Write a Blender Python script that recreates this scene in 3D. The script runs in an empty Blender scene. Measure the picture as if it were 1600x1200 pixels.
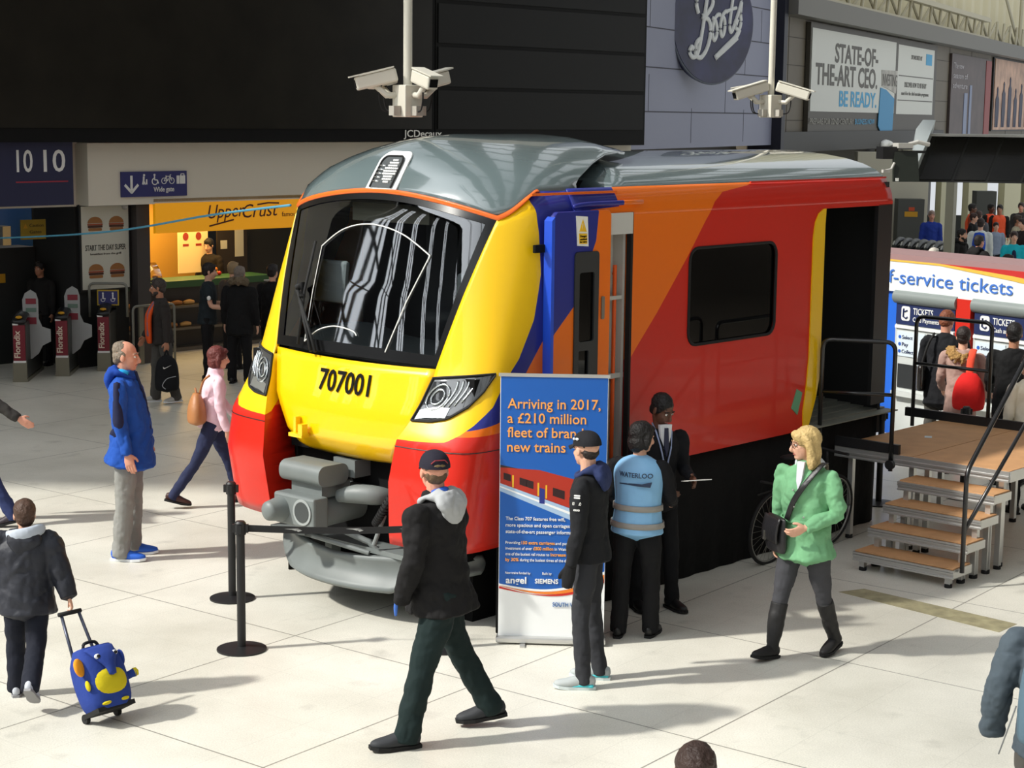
import bpy, bmesh, math, random
import numpy as np
from mathutils import Vector, Matrix, Euler, Quaternion
random.seed(7)
S = bpy.context.scene
COL = S.collection
PI = math.pi
R = math.radians

# ------------------------------------------------------------------ camera
CAM_F, CAM_PITCH, CAM_ROLL, CAM_H = 2773.3, R(8.607), R(0.648), 3.956
cam_data = bpy.data.cameras.new('camera')
cam = bpy.data.objects.new('camera', cam_data)
COL.objects.link(cam)
cam_data.sensor_fit = 'HORIZONTAL'
cam_data.sensor_width = 36.0
cam_data.lens = 36.0 * CAM_F / 1600.0
cam_data.clip_end = 500
_fw = Vector((0, math.cos(CAM_PITCH), -math.sin(CAM_PITCH)))
_rt0, _up0 = Vector((1, 0, 0)), Vector((0, math.sin(CAM_PITCH), math.cos(CAM_PITCH)))
_rt = math.cos(CAM_ROLL) * _rt0 + math.sin(CAM_ROLL) * _up0
_up = -math.sin(CAM_ROLL) * _rt0 + math.cos(CAM_ROLL) * _up0
_m = Matrix.Identity(4)
for _i in range(3):
    _m[_i][0], _m[_i][1], _m[_i][2] = _rt[_i], _up[_i], -_fw[_i]
_m[2][3] = CAM_H
cam.matrix_world = _m
S.camera = cam

# ------------------------------------------------------------------ light
S.view_settings.view_transform = 'Standard'
S.view_settings.look = 'None'
S.view_settings.gamma = 1.0
S.view_settings.use_curve_mapping = False
S.view_settings.exposure = 0.0
SUN_AZ = R(16.5)            # direction the light travels, from +X towards +Y
SUN_EL = R(42)
SUN_STRENGTH = 4.6
SKY_STRENGTH = 0.75
world = bpy.data.worlds.new('sky')
S.world = world
world.use_nodes = True
_nt = world.node_tree
_nt.nodes.clear()
_out = _nt.nodes.new('ShaderNodeOutputWorld')
_bg = _nt.nodes.new('ShaderNodeBackground')
_tc = _nt.nodes.new('ShaderNodeTexCoord')
_dot = _nt.nodes.new('ShaderNodeVectorMath'); _dot.operation = 'DOT_PRODUCT'
_dot.inputs[1].default_value = (-math.cos(SUN_AZ) * math.cos(R(28)), -math.sin(SUN_AZ) * math.cos(R(28)), math.sin(R(28)))
_ramp = _nt.nodes.new('ShaderNodeMapRange')
_ramp.interpolation_type = 'SMOOTHSTEP'
_ramp.inputs['From Min'].default_value = 0.55
_ramp.inputs['From Max'].default_value = 1.0
_ramp.inputs['To Min'].default_value = 1.0
_ramp.inputs['To Max'].default_value = 5.0
_mul = _nt.nodes.new('ShaderNodeMath'); _mul.operation = 'MULTIPLY'
_mul.inputs[1].default_value = SKY_STRENGTH
_bg.inputs['Color'].default_value = (0.93, 0.97, 1.0, 1)
_nt.links.new(_tc.outputs['Generated'], _dot.inputs[0])
_nt.links.new(_dot.outputs['Value'], _ramp.inputs['Value'])
_nt.links.new(_ramp.outputs['Result'], _mul.inputs[0])
_nt.links.new(_mul.outputs[0], _bg.inputs['Strength'])
_nt.links.new(_bg.outputs[0], _out.inputs[0])

sun_data = bpy.data.lights.new('sun', 'SUN')
sun_data.energy = SUN_STRENGTH
sun_data.angle = R(2.4)
sun_data.color = (1.0, 0.965, 0.885)
sun = bpy.data.objects.new('sun', sun_data)
COL.objects.link(sun)
sun.location = (-20, -6, 20)
_d = Vector((math.cos(SUN_AZ) * math.cos(SUN_EL), math.sin(SUN_AZ) * math.cos(SUN_EL), -math.sin(SUN_EL)))
sun.rotation_euler = _d.to_track_quat('-Z', 'Y').to_euler()

# ------------------------------------------------------------------ helpers: points in the station
def ray(px, py):
    return (px - 800) / CAM_F * _rt - (py - 600) / CAM_F * _up + _fw

def at_z(px, py, z=0.0):
    d = ray(px, py); t = (z - CAM_H) / d.z
    return Vector((0, 0, CAM_H)) + d * t

def at_y(px, py, y):
    d = ray(px, py); return Vector((0, 0, CAM_H)) + d * (y / d.y)

# ------------------------------------------------------------------ helpers: materials
def lin(c):
    return tuple(((v / 255) / 12.92 if v / 255 <= 0.04045 else ((v / 255 + 0.055) / 1.055) ** 2.4) for v in c)

_MATS = {}
def mat(name, c, rough=0.5, metal=0.0, bump=0.0, scale=60.0, mottle=0.0, coat=0.0, emit=0.0, spec=0.5, detail=4.0):
    if name in _MATS:
        return _MATS[name]
    m = bpy.data.materials.new(name)
    m.use_nodes = True
    nt = m.node_tree
    b = nt.nodes['Principled BSDF']
    col = (*lin(c), 1)
    b.inputs['Base Color'].default_value = col
    b.inputs['Roughness'].default_value = rough
    b.inputs['Metallic'].default_value = metal
    b.inputs['Specular IOR Level'].default_value = spec
    if coat:
        b.inputs['Coat Weight'].default_value = coat
        b.inputs['Coat Roughness'].default_value = 0.04
    if emit:
        b.inputs['Emission Color'].default_value = col
        b.inputs['Emission Strength'].default_value = emit
    if bump or mottle:
        tc = nt.nodes.new('ShaderNodeTexCoord')
        no = nt.nodes.new('ShaderNodeTexNoise')
        no.inputs['Scale'].default_value = scale
        no.inputs['Detail'].default_value = detail
        nt.links.new(tc.outputs['Object'], no.inputs['Vector'])
        if bump:
            bp = nt.nodes.new('ShaderNodeBump')
            bp.inputs['Strength'].default_value = bump
            bp.inputs['Distance'].default_value = 0.02
            nt.links.new(no.outputs['Fac'], bp.inputs['Height'])
            nt.links.new(bp.outputs['Normal'], b.inputs['Normal'])
        if mottle:
            no2 = nt.nodes.new('ShaderNodeTexNoise')
            no2.inputs['Scale'].default_value = max(scale * 0.12, 1.5)
            no2.inputs['Detail'].default_value = 5
            nt.links.new(tc.outputs['Object'], no2.inputs['Vector'])
            mr = nt.nodes.new('ShaderNodeMapRange')
            mr.inputs['From Min'].default_value = 0.3
            mr.inputs['From Max'].default_value = 0.7
            mr.inputs['To Min'].default_value = 1 - mottle
            mr.inputs['To Max'].default_value = 1 + mottle
            nt.links.new(no2.outputs['Fac'], mr.inputs['Value'])
            hs = nt.nodes.new('ShaderNodeHueSaturation')
            hs.inputs['Color'].default_value = col
            nt.links.new(mr.outputs['Result'], hs.inputs['Value'])
            nt.links.new(hs.outputs['Color'], b.inputs['Base Color'])
    _MATS[name] = m
    return m

def cloth(name, c, rough=0.85, folds=0.5):
    return mat(name, c, rough, bump=folds, scale=9.0, mottle=0.10, spec=0.25, detail=3.0)

def glass(name, tint, clear=0.6, rough=0.02, ior=1.5):
    """Tinted pane: mostly see-through with a clear-coat reflection."""
    if name in _MATS:
        return _MATS[name]
    m = bpy.data.materials.new(name); m.use_nodes = True
    nt = m.node_tree; nt.nodes.clear()
    o = nt.nodes.new('ShaderNodeOutputMaterial')
    tr = nt.nodes.new('ShaderNodeBsdfTransparent'); tr.inputs[0].default_value = (*[clear * v for v in lin(tint)], 1)
    gl = nt.nodes.new('ShaderNodeBsdfGlossy'); gl.inputs['Roughness'].default_value = rough
    gl.inputs['Color'].default_value = (0.95, 0.97, 1, 1)
    fr = nt.nodes.new('ShaderNodeFresnel'); fr.inputs['IOR'].default_value = ior
    mx = nt.nodes.new('ShaderNodeMixShader')
    nt.links.new(fr.outputs[0], mx.inputs[0]); nt.links.new(tr.outputs[0], mx.inputs[1]); nt.links.new(gl.outputs[0], mx.inputs[2])
    nt.links.new(mx.outputs[0], o.inputs[0])
    _MATS[name] = m
    return m

# ------------------------------------------------------------------ helpers: objects
def tag(o, label=None, cat=None, group=None, kind=None):
    if label: o['label'] = label
    if cat: o['category'] = cat
    if group: o['group'] = group
    if kind: o['kind'] = kind
    return o

def thing(name, label, cat, loc=(0, 0, 0), rz=0.0, group=None):
    o = bpy.data.objects.new(name, None)
    o.empty_display_size = 0.2
    COL.objects.link(o)
    o.location = loc
    o.rotation_euler = (0, 0, rz)
    return tag(o, label, cat, group)

def add(name, bm, m, parent=None, smooth=False, angle=None, kind=None, label=None, loc=None, rot=None):
    """Link a bmesh as one mesh object (under its thing)."""
    bmesh.ops.recalc_face_normals(bm, faces=bm.faces[:])
    me = bpy.data.meshes.new(name)
    bm.to_mesh(me); bm.free()
    ms = m if isinstance(m, (list, tuple)) else [m]
    for x in ms: me.materials.append(x)
    if smooth:
        me.shade_smooth()
        if angle: me.set_sharp_from_angle(angle=R(angle))
    o = bpy.data.objects.new(name, me)
    COL.objects.link(o)
    if parent: o.parent = parent
    if kind: o['kind'] = kind
    if label: o['label'] = label
    if loc is not None: o.location = loc
    if rot is not None: o.rotation_euler = rot
    return o

def solid(o, t, off=-1.0):
    s = o.modifiers.new('thickness', 'SOLIDIFY'); s.thickness = t; s.offset = off
    return o

def bevel(o, w, seg=2):
    b = o.modifiers.new('bevel', 'BEVEL'); b.width = w; b.segments = seg; b.limit_method = 'ANGLE'
    return o

def B():
    return bmesh.new()

def box(bm, c, s, rz=0.0, rx=0.0, ry=0.0, f=None):
    """Box with centre c and full size s."""
    mt = Matrix.Translation(Vector(c)) @ Euler((rx, ry, rz)).to_matrix().to_4x4() @ Matrix.Diagonal((*s, 1))
    r = bmesh.ops.create_cube(bm, size=1.0, matrix=mt)
    if f:
        for v in r['verts']: v.co = f(*v.co)
    return r['verts']

def box2(bm, a, b, f=None):
    a, b = Vector(a), Vector(b)
    return box(bm, (a + b) / 2, [abs(x) for x in (b - a)], f=f)

def cyl(bm, p0, p1, r0, r1=None, seg=16, caps=True):
    p0, p1 = Vector(p0), Vector(p1)
    d = p1 - p0
    q = d.to_track_quat('Z', 'Y').to_matrix().to_4x4()
    mt = Matrix.Translation((p0 + p1) / 2) @ q
    bmesh.ops.create_cone(bm, cap_ends=caps, segments=seg, radius1=r0, radius2=r0 if r1 is None else r1, depth=d.length, matrix=mt)

def ball(bm, c, r, u=14, v=10, rot=None):
    r = (r, r, r) if isinstance(r, (int, float)) else r
    mt = Matrix.Translation(Vector(c)) @ (rot.to_4x4() if rot is not None else Matrix.Identity(4)) @ Matrix.Diagonal((*r, 1))
    bmesh.ops.create_uvsphere(bm, u_segments=u, v_segments=v, radius=1.0, matrix=mt)

def catmull(P, k, sub):
    n = len(P)
    p0, p1, p2, p3 = P[max(k - 1, 0)], P[k], P[k + 1], P[min(k + 2, n - 1)]
    out = []
    for i in range(sub):
        t = i / sub
        out.append(0.5 * ((2 * p1) + (p2 - p0) * t + (2 * p0 - 5 * p1 + 4 * p2 - p3) * t * t + (3 * p1 - p0 - 3 * p2 + p3) * t ** 3))
    return out

def smooth_path(P, sub=3):
    P = [np.array(p, float) for p in P]
    out = []
    for k in range(len(P) - 1): out += catmull(P, k, sub)
    out.append(P[-1])
    return out

def loft(bm, pts, rads, side=(1, 0, 0), seg=14, sub=3, round_caps=True):
    """Closed tube through pts; each radius is a number or (half width along side, half depth)."""
    rr = [(r, r) if isinstance(r, (int, float)) else r for r in rads]
    P = smooth_path(pts, sub); Q = smooth_path(rr, sub)
    n = len(P)
    rings = []
    side = Vector(side)
    tans = []
    for i in range(n):
        t = Vector(P[min(i + 1, n - 1)] - P[max(i - 1, 0)])
        tans.append(t.normalized() if t.length > 1e-9 else Vector((0, 0, 1)))
    for i in range(n):
        t = tans[i]
        s = side - t * side.dot(t)
        if s.length < 1e-3:
            s = t.orthogonal()
        s.normalize(); o = t.cross(s)
        p = Vector(P[i]); a, b = Q[i]
        rings.append([bm.verts.new(p + s * a * math.cos(2 * PI * k / seg) + o * b * math.sin(2 * PI * k / seg)) for k in range(seg)])
    for i in range(n - 1):
        for k in range(seg):
            bm.faces.new((rings[i][k], rings[i][(k + 1) % seg], rings[i + 1][(k + 1) % seg], rings[i + 1][k]))
    for ring, i, sg in ((rings[0], 0, -1), (rings[-1], n - 1, 1)):
        c = Vector(P[i]) + (tans[i] * sg * min(Q[i]) * 0.45 if round_caps else Vector((0, 0, 0)))
        v = bm.verts.new(c)
        for k in range(seg):
            bm.faces.new((ring[k], ring[(k + 1) % seg], v))

def pipe(bm, pts, r, seg=10, sub=1):
    loft(bm, pts, [r] * len(pts), side=(0.31, 0.57, 0.76), seg=seg, sub=sub, round_caps=False)

def grid(bm, fn, nu, nv):
    V = [[bm.verts.new(fn(i / nu, j / nv)) for j in range(nv + 1)] for i in range(nu + 1)]
    for i in range(nu):
        for j in range(nv):
            try: bm.faces.new((V[i][j], V[i + 1][j], V[i + 1][j + 1], V[i][j + 1]))
            except ValueError: pass
    return V

def plate(bm, loops, f, t0, t1):
    """Flat outline with holes in (u, v), extruded between t0 and t1; f(u, v, t) gives the point."""
    es = []
    for lp in loops:
        vs = [bm.verts.new((p[0], p[1], 0)) for p in lp]
        es += [bm.edges.new((vs[i], vs[(i + 1) % len(vs)])) for i in range(len(vs))]
    r = bmesh.ops.triangle_fill(bm, edges=es, use_beauty=True)
    fs = [g for g in r['geom'] if isinstance(g, bmesh.types.BMFace)]
    e = bmesh.ops.extrude_face_region(bm, geom=fs)
    top = {g for g in e['geom'] if isinstance(g, bmesh.types.BMVert)}
    allv = {v for x in fs for v in x.verts} | top
    for v in list(allv):
        v.co = f(v.co.x, v.co.y, t1 if v in top else t0)

def rrect(x0, y0, x1, y1, r, n=5):
    out = []
    for cx, cy, a0 in ((x1 - r, y1 - r, 0), (x0 + r, y1 - r, 90), (x0 + r, y0 + r, 180), (x1 - r, y0 + r, 270)):
        for k in range(n + 1):
            a = R(a0 + 90 * k / n)
            out.append((cx + r * math.cos(a), cy + r * math.sin(a)))
    return out

def letters(name, lines, fn, m, parent=None, bold=0.0, depth=0.004, label=None, shear=0.0):
    """lines: (text, x, y, height, width or None, align); one part per line. fn(x, y, d) places a point of the lettering."""
    o = None
    for (txt, x, y, h, w, al) in lines:
        bm = B()
        cu = bpy.data.curves.new('txt', 'FONT')
        cu.body = txt; cu.size = 1.0; cu.offset = bold; cu.shear = shear; cu.resolution_u = 3
        ob = bpy.data.objects.new('txt', cu)
        me = bpy.data.meshes.new_from_object(ob)
        bpy.data.objects.remove(ob); bpy.data.curves.remove(cu)
        X = [v.co.x for v in me.vertices]
        x0, x1 = min(X), max(X)
        sx = (w / (x1 - x0)) if w else h / 0.70
        sy = h / 0.70
        W_ = (x1 - x0) * sx
        off = {'l': 0, 'c': -W_ / 2, 'r': -W_}[al]
        vs = [bm.verts.new((x + off + (v.co.x - x0) * sx, y + v.co.y * sy, 0)) for v in me.vertices]
        for p in me.polygons:
            try: bm.faces.new([vs[i] for i in p.vertices])
            except ValueError: pass
        bpy.data.meshes.remove(me)
        e = bmesh.ops.extrude_face_region(bm, geom=bm.faces[:])
        top = {g for g in e['geom'] if isinstance(g, bmesh.types.BMVert)}
        for v in bm.verts:
            v.co = fn(v.co.x, v.co.y, depth if v in top else 0.0)
        o = add(name, bm, m, parent, label=label)
    return o

def copy_tree(o, parent=None):
    c = o.copy(); COL.objects.link(c)
    if parent: c.parent = parent
    for ch in o.children: copy_tree(ch, c)
    return c

# shared plain materials
BLACK = mat('black_paint', (22, 22, 24), 0.5)
MATTE = mat('matte_black', (12, 12, 13), 0.9, spec=0.2)
WHITE = mat('white_paint', (235, 235, 230), 0.5)
STEEL = mat('brushed_steel', (150, 148, 140), 0.35, metal=0.9)
ALU = mat('aluminium', (205, 205, 203), 0.32, metal=0.75, bump=0.05, scale=120)
RUBBER = mat('rubber', (16, 16, 17), 0.8)
# ================================================================== the setting
def structure(name, bm, m, **k):
    return add(name, bm, m, kind='structure', **k)

def floor_material():
    m = bpy.data.materials.new('terrazzo_floor'); m.use_nodes = True
    nt = m.node_tree; b = nt.nodes['Principled BSDF']
    N, L = nt.nodes.new, nt.links.new
    tc = N('ShaderNodeTexCoord')
    def math_(op, a, c=None):
        n = N('ShaderNodeMath'); n.operation = op
        for i, v in enumerate((a, c)):
            if v is None: continue
            if isinstance(v, (int, float)): n.inputs[i].default_value = v
            else: L(v, n.inputs[i])
        return n.outputs[0]
    def axis(ang, px, py, pitch, width):
        d = N('ShaderNodeVectorMath'); d.operation = 'DOT_PRODUCT'
        d.inputs[1].default_value = (-math.sin(R(ang)), math.cos(R(ang)), 0)
        L(tc.outputs['Object'], d.inputs[0])
        c0 = -math.sin(R(ang)) * px + math.cos(R(ang)) * py
        q = math_('DIVIDE', math_('SUBTRACT', d.outputs['Value'], c0), pitch)
        f = math_('FRACT', math_('ADD', q, 200.5))
        a = math_('ABSOLUTE', math_('SUBTRACT', f, 0.5))
        return math_('LESS_THAN', a, width / pitch)
    joint = math_('MAXIMUM', axis(52.6, 1.41, 11.2, 1.8, 0.006), axis(-37.6, 1.04, 13.74, 2.11, 0.006))
    minor = math_('MAXIMUM', axis(52.6, 0.96, 11.2, 0.9, 0.0035), axis(-37.6, 1.04, 13.74, 0.703, 0.003))
    n1 = N('ShaderNodeTexNoise'); n1.inputs['Scale'].default_value = 0.55; n1.inputs['Detail'].default_value = 6; n1.inputs['Roughness'].default_value = 0.65
    n2 = N('ShaderNodeTexNoise'); n2.inputs['Scale'].default_value = 90; n2.inputs['Detail'].default_value = 3
    n3 = N('ShaderNodeTexNoise'); n3.inputs['Scale'].default_value = 2.4; n3.inputs['Detail'].default_value = 7
    for n in (n1, n2, n3): L(tc.outputs['Object'], n.inputs['Vector'])
    cr = N('ShaderNodeValToRGB')
    cr.color_ramp.elements[0].position = 0.30; cr.color_ramp.elements[0].color = (*lin((196, 193, 181)), 1)
    cr.color_ramp.elements[1].position = 0.70; cr.color_ramp.elements[1].color = (*lin((226, 223, 212)), 1)
    L(n1.outputs['Fac'], cr.inputs[0])
    sp = N('ShaderNodeMapRange'); sp.inputs['From Min'].default_value = 0.35; sp.inputs['From Max'].default_value = 0.65
    sp.inputs['To Min'].default_value = 0.90; sp.inputs['To Max'].default_value = 1.07
    L(n2.outputs['Fac'], sp.inputs['Value'])
    st = N('ShaderNodeMapRange'); st.inputs['From Min'].default_value = 0.62; st.inputs['From Max'].default_value = 0.78
    st.inputs['To Min'].default_value = 1.0; st.inputs['To Max'].default_value = 0.72
    L(n3.outputs['Fac'], st.inputs['Value'])
    v = math_('MULTIPLY', sp.outputs[0], st.outputs[0])
    v = math_('MULTIPLY', v, math_('SUBTRACT', 1.0, math_('MULTIPLY', minor, 0.10)))
    hs = N('ShaderNodeHueSaturation'); L(cr.outputs[0], hs.inputs['Color']); L(v, hs.inputs['Value'])
    mx = N('ShaderNodeMix'); mx.data_type = 'RGBA'
    L(math_('MULTIPLY', joint, 0.75), mx.inputs[0]); L(hs.outputs[0], mx.inputs[6]); mx.inputs[7].default_value = (*lin((95, 92, 84)), 1)
    L(mx.outputs[2], b.inputs['Base Color'])
    rg = N('ShaderNodeMapRange'); rg.inputs['To Min'].default_value = 0.28; rg.inputs['To Max'].default_value = 0.5
    L(n3.outputs['Fac'], rg.inputs['Value']); L(rg.outputs[0], b.inputs['Roughness'])
    b.inputs['Specular IOR Level'].default_value = 0.35
    return m

bm = B(); box2(bm, (-60, -40, -0.3), (90, 61.5, 0))
structure('floor', bm, floor_material())

# worn inlaid strip in the floor beside the stairs
bm = B()
_q = [Vector((*p, 0)) for p in ((2.78, 14.59), (3.02, 14.70), (4.04, 13.68), (3.83, 13.44))]
vs = [bm.verts.new(p + Vector((0, 0, h))) for h in (-0.01, 0.0015) for p in _q]
for a in ((0, 1, 2, 3), (4, 5, 6, 7), (0, 1, 5, 4), (1, 2, 6, 5), (2, 3, 7, 6), (3, 0, 4, 7)): bm.faces.new([vs[i] for i in a])
structure('trim_1', bm, mat('worn_floor_strip', (150, 143, 112), 0.7, mottle=0.25, scale=80))

# unseen roof slab added to keep sun and sky off the back concourse
bm = B(); box2(bm, (-60, 15.0, 11.0), (-7.5, 44, 11.6))
for k in range(13):
    box2(bm, (-58 + k * 4, 15.0, 10.4), (-57.75 + k * 4, 44, 11.0))
for k in range(9):      # unseen opaque strips added to streak the reflections in the train roof
    box2(bm, (-4 + k * 2.6, 4, 14.0), (-2.6 + k * 2.6, 40, 14.2))
for k in range(10):
    box2(bm, (-5, 4 + k * 4, 13.6), (20, 4.3 + k * 4, 14.0))
structure('added_roof', bm, mat('added_roof_panels', (112, 112, 108), 0.8))

# unseen dark wall with tall openings, added for bright streaks in the windscreen
bm = B()
gaps = [(-18.0, -15.6), (-6.0, -4.2), (1.0, 2.6), (7.6, 9.0), (11.4, 12.7), (13.8, 15.0), (17.0, 18.4), (24.0, 26.0)]
ys = [-40] + [v for g in gaps for v in g] + [60]
for a, b in zip(ys[0::2], ys[1::2]):
    box2(bm, (-40.4, a, 0), (-40, b, 26))
box2(bm, (-40.4, -40, 24), (-40, 60, 26)); box2(bm, (-40.4, -40, 0), (-40, 60, 4.2))
structure('reflection_wall', bm, mat('reflection_wall_dark', (44, 44, 46), 0.8))
bm = B()
for n, (a, b) in enumerate(gaps):
    w = b - a
    for k in range(1, 3): box2(bm, (-40.3, a + w * k / 3 - 0.09, 4.2), (-40.1, a + w * k / 3 + 0.09, 24))
    for k in range(9): pipe(bm, [(-40.2, a, 4.5 + k * 2.2), (-40.2, b, 5.6 + k * 2.2)], 0.09, seg=6)
structure('trim_2', bm, mat('reflection_bars', (40, 42, 44), 0.6))  # added bars that break up the streaks mirrored in the windscreen

# unseen walls behind and to the right, added to darken train side reflections
bm = B(); box2(bm, (15.5, -34, 0), (16.0, 30, 12)); structure('added_wall_east', bm, mat('added_wall_brown', (92, 84, 74), 0.7))
bm = B(); box2(bm, (-34, -20, 0), (16, -19.5, 9)); structure('added_wall_south', bm, mat('added_wall_brown', (92, 84, 74), 0.7))

# unseen girders added overhead to give the train something to reflect
bm = B()
for k in range(6):
    x0 = -24 + k * 7.5
    p = lambda t, dz=0: (x0 + t * 9, -16 + t * 30, 17 + dz + 2.5 * math.sin(t * PI))
    for t in range(12):
        pipe(bm, [p(t / 12), p((t + 1) / 12)], 0.10, seg=6); pipe(bm, [p(t / 12, 1.1), p((t + 1) / 12, 1.1)], 0.10, seg=6)
        pipe(bm, [p(t / 12, 1.1 * (t % 2)), p((t + 1) / 12, 1.1 * ((t + 1) % 2))], 0.05, seg=6)
structure('trim_3', bm, mat('added_girder_steel', (120, 122, 120), 0.6))

# curved concourse facade: two straight stretches with their own frames
class Frame:
    def __init__(s, x, y, ang): s.x, s.y, s.a = x, y, R(ang); s.c, s.n = math.cos(s.a), math.sin(s.a)
    def p(s, u, z, out=0.0):      # out = distance in front of the wall
        return Vector((s.x + s.c * u + s.n * out, s.y + s.n * u - s.c * out, z))
    def f(s, out=0.0):
        return lambda u, z, d=0.0: s.p(u, z, out + d)
    def box(s, bm, u0, u1, z0, z1, o0, o1):
        vs = [bm.verts.new(s.p(u, z, o)) for o in (o0, o1) for (u, z) in ((u0, z0), (u1, z0), (u1, z1), (u0, z1))]
        for q in ((3, 2, 1, 0), (4, 5, 6, 7), (0, 1, 5, 4), (1, 2, 6, 5), (2, 3, 7, 6), (3, 0, 4, 7)): bm.faces.new([vs[i] for i in q])
FA = Frame(-6.6, 26.9, 45)
FB = Frame(2.274, 35.774, 65)
# ================================================================== the train
TX, TY, TPHI = -1.565, 13.572, R(42.1)
train = thing('train', 'red, orange, blue and yellow train cab section with black skirt standing on the concourse', 'train', (TX, TY, 0), PI / 2 - TPHI)
def T(x, y, z): return Vector((x, -y, z))       # x to the rear, y towards the platform-stairs side, z up

_Z = [0.60, 0.74, 1.20, 1.52, 1.80, 2.06, 2.60, 3.18, 3.35, 3.50, 3.60, 3.68, 3.74, 3.78, 3.80]
_XF = [0.22, 0.18, 0.13, 0.18, 0.32, 0.40, 0.52, 0.67, 0.74, 0.83, 0.91, 1.00, 1.12, 1.32, 1.60]
_W = [1.32, 1.36, 1.41, 1.415, 1.41, 1.40, 1.40, 1.385, 1.33, 1.20, 1.04, 0.84, 0.62, 0.36, 0.0]
_D = [0.38, 0.38, 0.38, 0.42, 0.52, 0.60, 0.80, 0.98, 0.86, 0.88, 0.96, 1.05, 1.15, 1.10, 0.9]
_N = [4.0, 4.0, 4.0, 3.9, 3.5, 3.3, 3.2, 3.2, 3.0, 2.7, 2.4, 2.2, 2.0, 2.0, 2.0]
def prof(z): return [float(np.interp(z, _Z, q)) for q in (_XF, _W, _D, _N)]
def nose(a, z, xend=1.85):
    """Point of the nose shell; a = 0 centre line, |a| = 1 tangent to the side, |a| = 2 at xend."""
    xf, w, d, n = prof(z)
    s = 1 if a >= 0 else -1; q = abs(a)
    if q <= 1:
        t = q * PI / 2; c, si = math.cos(t), math.sin(t)
        r = 1.0 / ((abs(c) ** n + abs(si) ** n) ** (1 / n))
        return xf + d * (1 - r * c), s * w * r * si
    x1 = xf + d
    return x1 + (q - 1) * (max(xend, x1) - x1), s * w
def nose_x(y, z):
    xf, w, d, n = prof(z); k = min(abs(y) / w, 0.9999)
    return xf + d * (1 - (1 - k ** n) ** (1 / n))
def a_of_y(y, z):
    lo, hi = 0.0, 1.0
    for _ in range(30):
        m_ = (lo + hi) / 2
        if nose(m_, z)[1] < y: lo = m_
        else: hi = m_
    return lo
W_IN = ([0.60, 0.74, 1.51, 1.68, 1.99, 2.06, 3.18, 3.4], [0.68, 0.69, 0.763, 0.84, 0.924, 0.926, 1.144, 1.17])
def w_in(z): return float(np.interp(z, *W_IN))
ZB, ZC, ZE = 2.07, 3.35, 3.18
A_E = a_of_y(1.144, 3.18); A_1 = a_of_y(1.27, 3.36)
def z_top(a):
    q = abs(a)
    if q <= A_E:
        y = 1.144 * math.sin(q / A_E * PI / 2 * 0.999) if False else 1.144 * (q / A_E)
        return ZC - (ZC - ZE) * (y / 1.144) ** 2
    if q < A_1:
        t = (q - A_E) / (A_1 - A_E); return ZE + (3.385 - ZE) * (t * 0.65 + 0.35 * t * t * (3 - 2 * t))
    return 3.385

def livery():
    """Painted body: yellow nose, blue, orange and red swoops, each a function of the place on the body."""
    m = bpy.data.materials.new('train_livery'); m.use_nodes = True
    nt = m.node_tree; b = nt.nodes['Principled BSDF']; N, L = nt.nodes.new, nt.links.new
    tc = N('ShaderNodeTexCoord'); sx = N('ShaderNodeSeparateXYZ'); L(tc.outputs['Object'], sx.inputs[0])
    X, Z = sx.outputs['X'], sx.outputs['Z']
    zn = N('ShaderNodeMath'); zn.operation = 'DIVIDE'; L(Z, zn.inputs[0]); zn.inputs[1].default_value = 4.0
    def left_of(pts):
        fc = N('ShaderNodeFloatCurve'); L(zn.outputs[0], fc.inputs['Value'])
        cu = fc.mapping.curves[0]
        pts = [(0.0, pts[0][1])] + pts + [(4.0, pts[-1][1])]
        cu.points[0].location = (0.0, pts[0][1] / 8); cu.points[1].location = (1.0, pts[-1][1] / 8)
        for z, x in pts[1:-1]: cu.points.new(z / 4, x / 8)
        for p in cu.points: p.handle_type = 'VECTOR'
        fc.mapping.update()
        mu = N('ShaderNodeMath'); mu.operation = 'MULTIPLY'; L(fc.outputs[0], mu.inputs[0]); mu.inputs[1].default_value = 8.0
        lt = N('ShaderNodeMath'); lt.operation = 'LESS_THAN'; L(X, lt.inputs[0]); L(mu.outputs[0], lt.inputs[1])
        return lt.outputs[0]
    def mix(f, a, c):
        x = N('ShaderNodeMix'); x.data_type = 'RGBA'; L(f, x.inputs[0])
        for i, v in ((6, a), (7, c)):
            if isinstance(v, tuple): x.inputs[i].default_value = (*lin(v), 1)
            else: L(v, x.inputs[i])
        return x.outputs[2]
    RED, ORANGE, BLUE, YEL = (200, 34, 18), (236, 112, 8), (36, 44, 132), (240, 192, 4)
    c = mix(left_of([(1.40, 0.0), (1.575, 0.05), (1.60, 0.62), (1.65, 1.87), (2.09, 2.28), (2.36, 2.55), (2.81, 2.96), (3.10, 3.20), (3.25, 3.34), (3.33, 3.50), (3.38, 3.95), (3.43, 4.1)]), RED, ORANGE)
    c = mix(left_of([(1.55, 0.0), (1.62, 0.32), (1.68, 0.66), (2.30, 1.17), (2.5, 1.40), (3.0, 1.66), (3.24, 1.69), (3.25, 2.05), (3.6, 2.05)]), c, BLUE)
    c = mix(left_of([(1.505, 0.0), (1.515, 0.13), (1.54, 0.26), (1.66, 0.42), (1.80, 0.60), (1.97, 0.72), (2.14, 0.87), (2.42, 1.03), (2.76, 1.12), (3.26, 1.14), (3.34, 1.11), (3.40, 1.02)]), c, YEL)
    L(c, b.inputs['Base Color'])
    b.inputs['Roughness'].default_value = 0.36
    b.inputs['Specular IOR Level'].default_value = 0.35
    b.inputs['Coat Weight'].default_value = 0.28; b.inputs['Coat Roughness'].default_value = 0.04
    return m
LIV = livery()
GREY_ROOF = mat('grey_roof_paint', (98, 112, 114), 0.16, coat=1.0, spec=0.7)
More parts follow.
